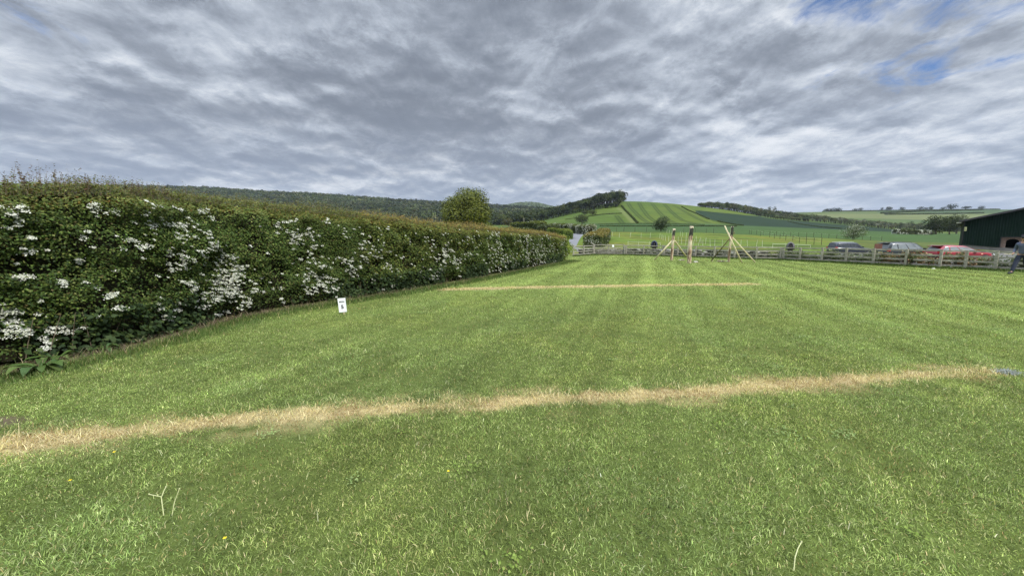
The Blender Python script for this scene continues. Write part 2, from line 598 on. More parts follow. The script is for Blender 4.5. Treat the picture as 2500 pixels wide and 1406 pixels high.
def strip_hedge(name, poly, height, width, label, zfun, leaf, dens, pal, wts, top_pal=None, blossom=0.0, seed=0, group=None, cat='hedge', rough=0.15, mat='far_leaf'):
    """a clipped hedge along a world polyline: woody core and a shell of leaves"""
    g = np.random.default_rng(seed + 500)
    poly = np.asarray(poly, float)
    P, T, s = path_points(poly, max(leaf * 1.5, 0.5))
    Nn = np.stack([-T[:, 1], T[:, 0]], 1)
    z0 = zfun(P[:, 0], P[:, 1])
    mid = P[len(P) // 2]
    base = np.array([mid[0], mid[1], z0[len(P) // 2]])
    rt = empty(name, tuple(base), 0, label, cat, group)
    hv = height * (0.92 + 0.16 * vnoise(s / (height * 2.5), s * 0 + seed, seed))
    # core
    k = 0.33
    prof = [(-k, -0.1), (-k, 0.7), (-k * 0.7, 0.84), (k * 0.7, 0.84), (k, 0.7), (k, -0.1)]
    ring = []
    for (a, b) in prof:
        ring.append(np.stack([P[:, 0] + Nn[:, 0] * a * width, P[:, 1] + Nn[:, 1] * a * width, z0 + hv * b], 1))
    Vc = np.stack(ring, 1)
    cut = min(0.25 * width, s[-1] * 0.2)
    Vc = Vc[(s > cut) & (s < s[-1] - cut)]
    n, m = Vc.shape[:2]
    idx = np.arange(n * m).reshape(n, m)
    F = np.stack([idx[:-1, :-1], idx[1:, :-1], idx[1:, 1:], idx[:-1, 1:]], -1).reshape(-1, 4)
    ends = [idx[0][::-1][None, :], idx[-1][None, :]]
    make_mesh('stems', Vc.reshape(-1, 3) - base, [F] + ends, M['core'], rt)
    # leaves
    L = s[-1]
    per = height * 2 + width
    dens = dens * 2.6
    cnt = int(L * per * dens)
    q = g.random(cnt) * per
    ss = g.random(cnt) * L
    px_ = np.interp(ss, s, P[:, 0]); py_ = np.interp(ss, s, P[:, 1])
    nx = np.interp(ss, s, Nn[:, 0]); ny = np.interp(ss, s, Nn[:, 1])
    zz = np.interp(ss, s, z0); hh = np.interp(ss, s, hv)
    side = np.where(q < height, -1, np.where(q > height + width, 1, 0))
    off = np.where(side == 0, (q - height) - width / 2, side * width * 0.5)
    hz = np.where(side == -1, q, np.where(side == 1, per - q, height)) / height
    lump = rough * height * (fbm(ss / height * 1.6 + 3 * side, hz * 1.5 + side * 9, seed + 5, 3) - 0.5) * 2
    inn = np.abs(g.normal(0, 0.07, cnt)) * width
    out = lump - inn
    rnd = np.where(np.abs(side) > 0, 1 - 0.35 * sstep(hz, 0.8, 1.0), 1)
    X = px_ + nx * (off * rnd + side * out)
    Y = py_ + ny * (off * rnd + side * out)
    Z = zz + hz * hh + np.where(side == 0, out - 0.35 * height * sstep(np.abs(off) / width, 0.3, 0.5) * 0.4, 0)
    D = np.stack([nx * side, ny * side, np.where(side == 0, 1.0, 0.45)], 1)
    # leaves over both ends
    ce = int(height * width * dens * 1.3)
    for e, sg in ((0, -1.0), (-1, 1.0)):
        u = (g.random(ce) - 0.5) * width; h_ = g.random(ce)
        o_ = sg * (0.05 * width + np.abs(g.normal(0, 0.08, ce)) * width)
        X = np.concatenate([X, P[e, 0] + Nn[e, 0] * u + T[e, 0] * o_]); Y = np.concatenate([Y, P[e, 1] + Nn[e, 1] * u + T[e, 1] * o_])
        Z = np.concatenate([Z, z0[e] + h_ * hv[e] * (1 - 0.25 * (2 * u / width) ** 4)])
        D = np.concatenate([D, np.tile([T[e, 0] * sg, T[e, 1] * sg, 0.45], (ce, 1))])
        hz = np.concatenate([hz, h_]); ss = np.concatenate([ss, np.full(ce, s[e]) + u]); side = np.concatenate([side, np.full(ce, 2)])
    cnt = len(X)
    V, F = leaf_quads(np.stack([X, Y, Z], 1) - base, D, leaf * (0.7 + 0.6 * g.random(cnt)), leaf * 0.8 * (0.7 + 0.6 * g.random(cnt)), g, 0.5)
    C = pick_cols(cnt, pal, wts, g, 0.18)
    C *= (0.75 + 0.5 * fbm(ss / height, hz * 2 + side, seed + 8, 3))[:, None]
    if top_pal is not None:
        tp = pick_cols(cnt, top_pal, np.ones(len(top_pal)), g, 0.15)
        f = (sstep(hz, 0.72, 0.98) * g.random(cnt) ** 0.3)[:, None]
        C = C * (1 - f) + tp * f
    if blossom > 0:
        pat = sstep(fbm(ss / height * 0.9, hz * 1.4 + side, seed + 11, 2), 0.48, 0.66)
        b = g.random(cnt) < blossom * pat * 3
        C[b] = np.array([0.5, 0.52, 0.45]) * (0.8 + 0.3 * g.random((b.sum(), 1)))
    make_mesh('foliage', V, F, M[mat], rt, np.repeat(C, 4, axis=0))
    return rt

# ------------------------------------------------------------------ the lie of the land
HOR = CY - FPX * math.tan(PITCH)     # 586: where flat ground meets the sky


def ray_ground(x, y, z=0.0):
    d = px_dir(x, y)
    t = (z - EYE) / d[2]
    return np.array([d[0] * t, d[1] * t, z])


def ray_depth(x, y, Yd):
    d = px_dir(x, y)
    t = Yd / d[1]
    return np.array([d[0] * t, Yd, EYE + d[2] * t])


# foot of the rail fence, left to right, and of the clipped hedge
FENCE_PX = [(1400, 625.5), (1425, 624.5), (1448, 622.5), (1486, 622.5), (1525, 623), (1571, 624.2), (1617, 625.8), (1654, 627), (1697, 628.6), (1743, 630.2), (1792, 632),
            (1846, 634), (1905, 635), (1952, 637.6), (2005, 640.2), (2064, 643), (2131, 647), (2210, 650.8), (2293, 655.2), (2355, 657.5), (2429, 661)]
FENCE = np.array([ray_ground(x, y)[:2] for x, y in FENCE_PX])
_fd = FENCE[-1] - FENCE[-4]
FENCE_EXT = np.vstack([FENCE, FENCE[-1] + _fd * 0.55, FENCE[-1] + _fd * 1.1, FENCE[-1] + _fd * 1.65])

HEDGE_PX = [(0, 905), (150, 876), (300, 846), (470, 800), (560, 776), (700, 752), (840, 731), (1000, 707), (1120, 687), (1250, 663), (1330, 647), (1385, 637)]
HEDGE = np.array([ray_ground(x, y)[:2] for x, y in HEDGE_PX])
_hd = HEDGE[0] - HEDGE[2]
HEDGE = np.vstack([HEDGE[0] + _hd * 3.2, HEDGE[0] + _hd * 1.6, HEDGE])

ROWS = [  # depth, [(photo x, photo y)]
    (52, [(-900, 608), (1300, 607), (1400, 604), (1460, 603), (1600, 608), (1750, 611), (1850, 613), (1930, 616), (1990, 621), (2100, 622), (2500, 622), (3200, 622)]),
    (60, [(-900, 604), (1300, 603), (1400, 599), (1460, 598.5), (1600, 602), (1750, 603.5), (1850, 603), (1950, 603), (2050, 606), (2338, 607), (2500, 609), (3200, 612)]),
    (85, [(-900, 585), (1190, 583), (1300, 580), (1380, 581), (1460, 577), (1700, 582), (1850, 587), (2055, 594), (2200, 598), (2500, 601), (3200, 604)]),
    (120, [(-900, 572), (1100, 570), (1300, 566), (1400, 566), (1460, 565.5), (1700, 567), (1850, 573), (2055, 582), (2180, 589), (2350, 593), (2500, 595), (3200, 597)]),
    (280, [(-900, 560), (1100, 559), (1300, 556), (1400, 555), (1460, 554), (1800, 554), (2055, 562), (2180, 568), (2330, 573), (2500, 577), (3200, 580)]),
    (380, [(-900, 556), (1100, 556), (1200, 555), (1300, 548.5), (1380, 547), (1460, 545.5), (1700, 546), (1800, 549.5), (1900, 554), (2055, 561), (2180, 566.5), (2500, 575), (3200, 578)]),
    (510, [(-900, 554), (1180, 553), (1283, 547.5), (1330, 541), (1400, 529.5), (1460, 519), (1520, 514), (1580, 515), (1640, 518), (1700, 522), (1780, 530), (1880, 542), (1976, 551), (2055, 556), (2180, 563), (2500, 572), (3200, 576)]),
    (650, [(-900, 553), (1180, 551), (1283, 541), (1330, 533), (1370, 523), (1416, 511), (1460, 501.5), (1500, 495), (1520, 491.8), (1550, 491.8), (1580, 493.5), (1640, 498.5), (1700, 504.5), (1780, 514), (1820, 521), (1880, 531.5), (1976, 541), (2055, 549), (2180, 560), (2330, 567), (2500, 570), (3200, 572)]),
    (760, [(-900, 545), (1180, 543), (1283, 534), (1370, 525), (1416, 514), (1460, 506), (1520, 496), (1580, 496), (1640, 500), (1700, 506), (1780, 515), (1820, 521.5), (1880, 531), (1976, 538), (2055, 543), (2180, 550), (2330, 555), (2500, 560), (3200, 564)]),
    (900, [(-900, 525), (300, 525), (700, 528), (1000, 531), (1194, 535), (1290, 536), (1370, 536), (1460, 535), (1520, 533), (1640, 533), (1780, 532), (1976, 533), (2055, 534), (2180, 538), (2330, 543), (2500, 546), (3200, 550)]),
    (1300, [(-900, 474), (0, 472), (300, 473), (500, 477), (680, 488), (780, 493), (900, 501), (1000, 507), (1092, 513), (1194, 518), (1290, 521), (1400, 524), (1900, 520), (2010, 517.5), (2140, 515.6), (2254, 514), (2434, 512), (3200, 510)]),
    (1500, [(-900, 466), (0, 463), (300, 463), (500, 467), (680, 478.5), (780, 482.5), (900, 491.5), (1000, 497.5), (1092, 503.5), (1194, 508.5), (1290, 514), (1400, 524), (1900, 523), (2010, 521), (2140, 519), (2254, 518), (2434, 516), (3200, 514)]),
    (1900, [(-900, 486), (0, 485), (500, 489), (900, 505), (1194, 520), (1290, 523), (1900, 535), (2500, 530), (3200, 530)]),
    (2700, [(-900, 515), (1000, 515), (1194, 510), (1240, 505), (1270, 499.5), (1295, 498.5), (1320, 502), (1345, 509), (1400, 520), (1900, 545), (3200, 550)]),
    (3600, [(-900, 555), (1240, 540), (1400, 545), (3200, 560)]),
]
_AG = np.linspace(-2.6, 2.6, 2601)
def _row_z(Yd, pts):
    q = [ray_depth(x, y, Yd) for x, y in pts]
    a = np.array([v[0] / Yd for v in q]); z = np.array([v[2] for v in q])
    zz = np.interp(_AG, a, z)
    k = 21                                            # round the joints of the row
    ker = np.hanning(k + 2)[1:-1]; ker /= ker.sum()
    return np.convolve(np.pad(zz, k // 2, mode='edge'), ker, 'valid')
_RY = np.array([r[0] for r in ROWS], float)
_RZ = np.array([_row_z(*r) for r in ROWS])

_fa = FENCE_EXT[:, 0] / FENCE_EXT[:, 1]
def lawn_end(a):
    """how far ahead the mown ground reaches in the direction a = x/y"""
    return np.interp(a, _fa, FENCE_EXT[:, 1], left=42.0, right=FENCE_EXT[-1, 1])


def height(x, y):
    x = np.asarray(x, float); y = np.asarray(y, float)
    shp = np.broadcast(x, y).shape
    x = np.broadcast_to(x, shp).ravel(); y = np.broadcast_to(y, shp).ravel()
    yy = np.maximum(y, 0.5)
    a = np.clip(x / yy, -2.59, 2.59)
    y0 = lawn_end(a)
    n = len(x)
    K = len(ROWS) + 2
    kn = np.empty((K, n)); zv = np.empty((K, n))
    kn[0] = y0 + 0.3; zv[0] = 0
    kn[1] = y0 + 4.5; zv[1] = np.interp(a, [-2.6, 0.1, 0.4, 0.75, 0.85, 2.6], [0.0, 0.1, 0.0, -0.1, -0.27, -0.27])
    for i in range(len(ROWS)):
        kn[i + 2] = _RY[i]
        zv[i + 2] = np.interp(a, _AG, _RZ[i])
    d = (zv[1:] - zv[:-1]) / (kn[1:] - kn[:-1])
    m = np.zeros((K, n))
    same = d[:-1] * d[1:] > 0
    h0 = kn[1:-1] - kn[:-2]; h1 = kn[2:] - kn[1:-1]
    w1 = 2 * h1 + h0; w2 = h1 + 2 * h0
    with np.errstate(divide='ignore', invalid='ignore'):
        hm = (w1 + w2) / (w1 / d[:-1] + w2 / d[1:])
    m[1:-1] = np.where(same, hm, 0)
    m[-1] = d[-1]
    out = np.zeros(n)
    for i in range(K - 1):
        s = (yy >= kn[i]) & (yy <= kn[i + 1])
        if not s.any(): continue
        h = kn[i + 1][s] - kn[i][s]
        t = (yy[s] - kn[i][s]) / h
        out[s] = ((2 * t ** 3 - 3 * t ** 2 + 1) * zv[i][s] + (t ** 3 - 2 * t ** 2 + t) * h * m[i][s]
                  + (-2 * t ** 3 + 3 * t ** 2) * zv[i + 1][s] + (t ** 3 - t ** 2) * h * m[i + 1][s])
    far = yy > kn[-1]
    out[far] = zv[-1][far]
    return out.reshape(shp)


def hz(x, y):
    return float(height(np.array([x]), np.array([y]))[0])


def hit(px, py, lo=20.0, hi=3500.0):
    """where the line of sight through a photo point first meets the land"""
    d = px_dir(px, py)
    Y = lo * (hi / lo) ** np.linspace(0, 1, 4000)
    t = Y / d[1]
    gap = EYE + d[2] * t - height(d[0] * t, Y)
    k = np.where(gap <= 0)[0]
    i = k[0] if len(k) else int(np.argmin(gap))
    if 0 < i and len(k):
        f = gap[i - 1] / (gap[i - 1] - gap[i] + 1e-12)
        Yh = Y[i - 1] + f * (Y[i] - Y[i - 1])
    else:
        Yh = Y[i]
    X = d[0] / d[1] * Yh
    return np.array([X, Yh, hz(X, Yh)])


def hits(pts, lo=20.0):
    return np.array([hit(x, y, lo)[:2] for x, y in pts])


# ---- colours of the fields
def grid_mesh(name, A, Yf, colfn, mat, dz=0.0):
    """sheet over directions A and depths given by Yf(A) -> (rows, len(A))"""
    Yg = Yf(A)
    Xg = A[None, :] * Yg
    Z = height(Xg, Yg) + dz
    V = np.stack([Xg, Yg, Z], -1).reshape(-1, 3)
    r, c = Yg.shape
    idx = np.arange(r * c).reshape(r, c)
    F = np.stack([idx[:-1, :-1], idx[:-1, 1:], idx[1:, 1:], idx[1:, :-1]], -1).reshape(-1, 4)
    C = colfn(Xg.ravel(), Yg.ravel())
    o = make_mesh(name, V, F, mat, None, C, True)
    return tag(o, kind='structure')


def blend(c, f, new):
    f = np.clip(f, 0, 1)[:, None]
    return c * (1 - f) + np.asarray(new, float) * f


A_fine = np.unique(np.concatenate([np.arange(-2.4, 0.02, 0.012), np.arange(0.02, 1.36, 0.0016), np.arange(1.36, 2.41, 0.02)]))
A_mid = np.unique(np.concatenate([np.arange(-2.4, 0.02, 0.012), np.arange(0.02, 1.36, 0.005), np.arange(1.36, 2.41, 0.02)]))
M['field'] = attr_mat('field_ground', 0.95, 0.09, 0.16)
M['meadow'] = attr_mat('meadow_ground', 0.95, 0.7, 0.35)
M['far_field'] = attr_mat('far_field_ground', 0.95, 0.02, 0.15)


def rows_between(y0, y1, n, geo=True):
    t = np.linspace(0, 1, n)[:, None]
    def f(A):
        a0 = y0(A)[None, :] if callable(y0) else np.full((1, len(A)), float(y0))
        a1 = y1(A)[None, :] if callable(y1) else np.full((1, len(A)), float(y1))
        return a0 * (a1 / a0) ** t if geo else a0 + (a1 - a0) * t
    return f


def col_paddock(x, y):
    n = fbm(x * 0.12, y * 0.12, 3, 4); n2 = fbm(x * 0.6, y * 0.6, 9, 3)
    c = np.tile(np.array([0.077, 0.115, 0.018]), (len(x), 1))
    c = blend(c, sstep(n, 0.40, 0.66) * 0.55, (0.121, 0.110, 0.019))
    c = blend(c, sstep(fbm(x * 0.09, y * 0.22, 23, 3), 0.60, 0.70) * 0.8, (0.033, 0.050, 0.010))
    c = c * (0.8 + 0.4 * n2)[:, None]
    # rough strip behind the car park
    a = x / y
    c = blend(c, sstep(a, 0.78, 0.95) * 0.6, (0.062, 0.074, 0.023))
    # dark uncut verge at the far boundary
    c = blend(c, sstep(y, 114, 117) * 0.85, (0.025, 0.038, 0.009))
    return c


def col_near_field(x, y):
    n = fbm(x * 0.03, y * 0.03, 5, 4)
    c = np.tile(np.array([0.035, 0.064, 0.018]), (len(x), 1))
    c = blend(c, sstep(n, 0.4, 0.65) * 0.6, (0.042, 0.077, 0.019))
    c = blend(c, sstep(y, 255, 268) * sstep(-x / y, -0.62, -0.55), (0.030, 0.060, 0.015))
    return c


H1 = lambda pts: [(1380 + x / 5.0, 460 + y / 5.0) for x, y in pts]
H2 = lambda pts: [(1820 + x / 6.392, 460 + y / 6.392) for x, y in pts]
TRAM = [hits(H1(p), 300) for p in (
    [(762, 175), (800, 235), (870, 310), (925, 362), (1010, 415), (1060, 432)],
    [(900, 180), (945, 255), (1000, 330), (1085, 398), (1170, 432)],
    [(1058, 185), (1110, 250), (1170, 318), (1260, 385), (1400, 435)],
    [(1205, 192), (1275, 265), (1360, 345), (1450, 395), (1570, 428)],
    [(1320, 208), (1420, 258), (1520, 318), (1620, 372), (1760, 425)],
    [(1700, 345), (1800, 385), (1900, 420), (2050, 450)],
    [(625, 335), (660, 375), (700, 425)],
    [(1740, 300), (1850, 340), (1990, 380), (2180, 430)],
    [(1900, 310), (2050, 350), (2250, 400), (2450, 440)])]
TRACK = hits(H1([(650, 240), (680, 262), (725, 310), (770, 355), (805, 390), (840, 425)]), 300)
DARK_TOP = hits(H1([(1590, 272), (1640, 272), (1800, 290), (2000, 308), (2200, 328), (2380, 345), (2500, 352)]), 300)
DIVIDE = hits(H1([(1420, 225), (1500, 270), (1600, 308), (1680, 345), (1755, 378), (1860, 402), (2000, 432), (2170, 456)]), 300)


def inside(P, poly):
    x, y = P[:, 0], P[:, 1]
    r = np.zeros(len(P), bool)
    n = len(poly)
    for i in range(n):
        x0, y0 = poly[i]; x1, y1 = poly[(i + 1) % n]
        c = ((y0 > y) != (y1 > y)) & (x < (x1 - x0) * (y - y0) / (y1 - y0 + 1e-12) + x0)
        r ^= c
    return r

DARKPOLY = np.vstack([DIVIDE[2:], hits([(1880, 554), (1935, 557.5), (2000, 559.5), (2055, 561.5), (2120, 564), (2180, 567), (2260, 571)], 250),
                      hits(H2([(2300, 640), (1900, 600), (1500, 568), (1000, 522), (500, 487), (200, 437)]), 300), DARK_TOP[::-1]])


def col_hill(x, y):
    P = np.stack([x, y], 1)
    n = fbm(x * 0.012, y * 0.012, 8, 4)
    c = np.tile(np.array([0.049, 0.079, 0.012]), (len(x), 1))
    c = blend(c, sstep(n, 0.38, 0.62) * 0.8, (0.071, 0.096, 0.014))
    # rows drilled up and down the slope
    c *= (0.93 + 0.14 * vnoise(x * 0.22 + y * 0.05, y * 0.012, 4))[:, None]
    a = x / y
    c = blend(c, (y < 395).astype(float) * 0.85, (0.049, 0.076, 0.019))
    dk = inside(P, DARKPOLY)
    c[dk] = np.array([0.0115, 0.0245, 0.0105]) * (0.9 + 0.2 * n[dk])[:, None]
    for i, tr in enumerate(TRAM):
        d, _ = seg_dist(P, tr)
        c = blend(c, np.exp(-((np.abs(d - 1.7) / 1.1) ** 2)) * (0.88 if i < 7 else 0.6), (0.017, 0.031, 0.005))
    d, _ = seg_dist(P, TRACK)
    c = blend(c, np.exp(-(d / 3.0) ** 4) * 0.85, (0.096, 0.116, 0.034))
    return c


def col_far(x, y):
    a = x / y
    n = fbm(x * 0.006, y * 0.006, 12, 4)
    c = np.tile(np.array([0.041, 0.065, 0.020]), (len(x), 1))
    c = blend(c, sstep(n, 0.4, 0.6), (0.058, 0.084, 0.024))
    right = sstep(a, 0.70, 0.78)
    # upper fields on the right hand ridge in strips
    c = blend(c, right * sstep(y, 1090, 1100), (0.065, 0.087, 0.028))
    c = blend(c, right * sstep(a, 0.93, 0.935) * sstep(y, 1150 - 150 * (a - 0.93), 1155 - 150 * (a - 0.93)), (0.043, 0.068, 0.025))
    c = blend(c, right * sstep(y, 930, 940) * (1 - sstep(y, 1085, 1095)), (0.097, 0.112, 0.042))
    left = 1 - sstep(a, 0.08, 0.16)
    c = blend(c, left * sstep(y, 700, 760), (0.017, 0.026, 0.010))
    c = blend(c, (y > 2000) * 1.0, (0.039, 0.053, 0.028))
    return c


paddock = grid_mesh('paddock', A_mid, rows_between(lambda A: lawn_end(A) + 0.0, 118.0, 90), col_paddock, M['meadow'])
near_field = grid_mesh('near_field', A_mid, rows_between(118.0, 372.0, 50), col_near_field, M['field'])
hillside = grid_mesh('hillside', A_fine, rows_between(372.0, 762.0, 170), col_hill, M['field'])
far_hills = grid_mesh('far_hills', A_mid, rows_between(762.0, 3600.0, 110), col_far, M['far_field'])

# country far to the sides and behind
def far_ground():
    r = np.array([0, 30, 60, 150, 400, 1200, 3600, 9000.0]); th = np.linspace(0, 2 * math.pi, 97)[:-1]
    V = [(0, 0, -0.45)]; F3 = []; F4 = []
    for i, rr in enumerate(r[1:]):
        for t in th: V.append((rr * math.sin(t), rr * math.cos(t), -0.45 - (0.9 if rr > 30 else 0)))
    n = len(th)
    for k in range(n): F3.append((0, 1 + k, 1 + (k + 1) % n))
    for i in range(len(r) - 2):
        for k in range(n):
            a = 1 + i * n + k; b = 1 + i * n + (k + 1) % n
            F4.append((a, a + n, b + n, b))
    V = np.array(V)
    C = np.tile(np.array([0.085, 0.14, 0.045]), (len(V), 1))
    o = make_mesh('ground', V, [np.array(F3), np.array(F4)], M['far_field'], None, C, True)
    tag(o, kind='structure')
far_ground()

# ------------------------------------------------------------------ the mown ground
LINE1 = np.array([ray_ground(x, y)[:2] for x, y in [(-400, 1135), (0, 1088), (200, 1068), (400, 1044), (600, 1024), (800, 1007), (1000, 996), (1200, 985), (1400, 971), (1700, 956), (1900, 941), (2050, 930), (2200, 917), (2330, 908), (2425, 906)]])
LINE2 = np.array([ray_ground(x, y)[:2] for x, y in [(1085, 707), (1200, 704), (1400, 700), (1600, 697), (1740, 694.5), (1835, 693.5)]])
PATCHES = [(ray_ground(5, 1030)[:2], 0.26, 0.12)]
PAINT = ray_ground(2462, 912)[:2]


def lawn_fields(x, y):
    """what grows where: dry line strength, bare soil, stripe tone, rough strip"""
    P = np.stack([x, y], 1)
    d1, s1 = seg_dist(P, LINE1)
    n1 = fbm(x * 2.2, y * 2.2, 41, 3); n2 = fbm(x * 6, y * 6, 43, 2)
    w1 = 0.135 + 0.11 * (n1 - 0.5) * 2 + 0.03 * sstep(-x, 1.0, 4.0)
    dry = 1 - sstep(d1 + 0.20 * (n2 - 0.5) + 0.14 * (n1 - 0.5), w1 - 0.08, w1 + 0.07)
    # the lower side of the line has a faint brownish margin
    dry = np.maximum(dry, 0.55 * (1 - sstep(d1, 0.15, 0.48)) * sstep(n1, 0.44, 0.60))
    dry *= 0.58 + 0.42 * sstep(fbm(s1 * 1.6, s1 * 0 + d1 * 2.5, 47, 3), 0.30, 0.50)
    d2, s2 = seg_dist(P, LINE2)
    dry = np.maximum(dry, (1 - sstep(d2 + 0.25 * (n1 - 0.5), 0.18, 0.40)) * (0.85 + 0.18 * n2))
    dh, _ = seg_dist(P, HEDGE)
    soil = (1 - sstep(dh + 0.45 * (n1 - 0.5), 0.14, 0.50)) * (0.35 + 0.65 * sstep(fbm(x * 0.7, y * 0.7, 49, 2), 0.40, 0.56))
    for c, rx, ry in PATCHES:
        q = np.hypot((x - c[0]) / rx, (y - c[1]) / ry)
        soil = np.maximum(soil, (1 - sstep(q + 1.3 * (n1 - 0.5) + 0.5 * (n2 - 0.5), 0.55, 1.25)) * 0.85)
    c = x - 0.345 * y + 0.16 * (fbm(x * 0.25, y * 0.12, 51, 2) - 0.5)
    stripe = np.sin(2 * math.pi * c / 1.55 + 0.9)
    streak = fbm(c * 3.2, (y + 0.345 * x) * 0.22, 53, 3) - 0.5
    fine = fbm(c * 9.5, (y + 0.345 * x) * 0.30, 57, 2) - 0.5
    stripe = 1.05 * stripe * sstep(fbm(x * 0.2, y * 0.1, 61, 2), 0.25, 0.6) + 2.6 * streak + 1.5 * fine
    # one run of the mower shows pale all the way to the posts
    stripe += 0.9 * np.exp(-((c - 0.18) / 0.24) ** 2) * sstep(y, 2.8, 4.5)
    df, _ = seg_dist(P, FENCE_EXT)
    rough = np.maximum(1 - sstep(df + 0.3 * (n1 - 0.5), 0.25, 0.75), (1 - sstep(np.abs(dh - 0.55) + 0.3 * (n1 - 0.5), 0.1, 0.45)) * 0.8)
    return dry, np.clip(soil, 0, 1), stripe, rough, dh


def col_lawn(x, y):
    dry, soil, stripe, rough, dh = lawn_fields(x, y)
    n = fbm(x * 0.5, y * 0.5, 71, 4)
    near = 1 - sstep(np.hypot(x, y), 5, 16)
    c = np.tile(np.array([0.172, 0.226, 0.052]), (len(x), 1)) * (1 - 0.62 * near)[:, None]  # darkened near the eye, for the shade between the blades
    c *= (0.85 + 0.3 * n)[:, None] * (1 - 0.14 * sstep(np.hypot(x, y), 7, 14))[:, None]  # darkened farther out too, for shade the coarse tufts lack
    c *= (1 + 0.13 * np.clip(stripe, -1.6, 1.6))[:, None]  # mown stripes: light off leaning blades, tinted into the ground
    c = blend(c, dry, (0.29, 0.235, 0.118))
    c = blend(c, rough * 0.6, (0.045, 0.085, 0.02))
    c = blend(c, soil, (0.085, 0.062, 0.042))
    return c

def lawn_sheet():
    th = np.concatenate([np.linspace(-1.0, 1.0, 420), np.linspace(1.0, 2 * math.pi - 1.0, 80)[1:-1]])
    r = np.concatenate([np.linspace(0, 1, 8)[1:] * 1.0, 1.0 * (1.0 / 1.0) * np.exp(np.linspace(0, 1, 150)[1:] * math.log(60))])
    TH, RR = np.meshgrid(th, r)
    # reach: up to the fence ahead, sixty metres elsewhere
    a = np.tan(np.clip(TH, -1.19, 1.19))
    lim = np.where((TH > -1.19) & (TH < 1.19), (lawn_end(a) + 0.06) / np.maximum(np.cos(TH), 0.3), 38.0)
    RR = np.minimum(RR, lim * np.linspace(0.985, 1.0, len(r))[:, None])
    X = RR * np.sin(TH); Y = RR * np.cos(TH)
    V = np.vstack([[[0, 0, 0]], np.stack([X, Y, X * 0], -1).reshape(-1, 3)])
    n = len(th); m = len(r)
    idx = 1 + np.arange(m * n).reshape(m, n)
    nx = np.roll(idx, -1, 1)
    F = np.stack([idx[:-1], nx[:-1], nx[1:], idx[1:]], -1).reshape(-1, 4)[:, ::-1]
    F3 = np.stack([np.zeros(n, int), idx[0], nx[0]], -1)[:, ::-1]
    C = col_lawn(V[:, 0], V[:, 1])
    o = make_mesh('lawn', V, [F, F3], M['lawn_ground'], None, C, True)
    tag(o, kind='structure')
M['lawn_ground'] = attr_mat('lawn_ground', 0.95, 9.0, 0.30)
lawn_sheet()

# ------------------------------------------------------------------ grass, one blade at a time
def blades(X, Y, Z, L, W, az, lean, cols, g, curl=0.35):
    """5 vertices a blade: a quad and a tip"""
    n = len(X)
    dx, dy = np.cos(az), np.sin(az)
    sx, sy = -dy, dx
    tw = g.normal(0, 0.5, n)
    sx, sy = sx * np.cos(tw) - sy * np.sin(tw), sx * np.sin(tw) + sy * np.cos(tw)
    s1 = np.sin(lean * 0.6); c1 = np.cos(lean * 0.6)
    s2 = np.sin(np.minimum(lean * 1.25, 1.5)); c2 = np.cos(np.minimum(lean * 1.25, 1.5))
    V = np.empty((n, 5, 3), np.float32)
    h = W * 0.5
    V[:, 0] = np.stack([X - sx * h, Y - sy * h, Z], 1)
    V[:, 1] = np.stack([X + sx * h, Y + sy * h, Z], 1)
    mx = X + dx * L * 0.55 * s1; my = Y + dy * L * 0.55 * s1; mz = Z + L * 0.55 * c1
    V[:, 2] = np.stack([mx + sx * h * 0.8, my + sy * h * 0.8, mz], 1)
    V[:, 3] = np.stack([mx - sx * h * 0.8, my - sy * h * 0.8, mz], 1)
    V[:, 4] = np.stack([mx + dx * L * 0.45 * s2, my + dy * L * 0.45 * s2, mz + L * 0.45 * c2], 1)
    b = np.arange(n, dtype=np.int32)[:, None] * 5
    Q = b + np.array([[0, 1, 2, 3]], np.int32)
    T = b + np.array([[3, 2, 4]], np.int32)
    return V.reshape(-1, 3), Q, T, np.repeat(cols, 5, axis=0)


GREEN = [(0.168, 0.226, 0.057), (0.216, 0.272, 0.078), (0.098, 0.142, 0.036), (0.295, 0.330, 0.125), (0.37, 0.36, 0.18)]
GWT = [3.6, 3.2, 3.0, 1.7, 0.5]
STRAW = [(0.56, 0.455, 0.22), (0.43, 0.325, 0.145), (0.64, 0.545, 0.30), (0.25, 0.175, 0.085), (0.33, 0.30, 0.10)]


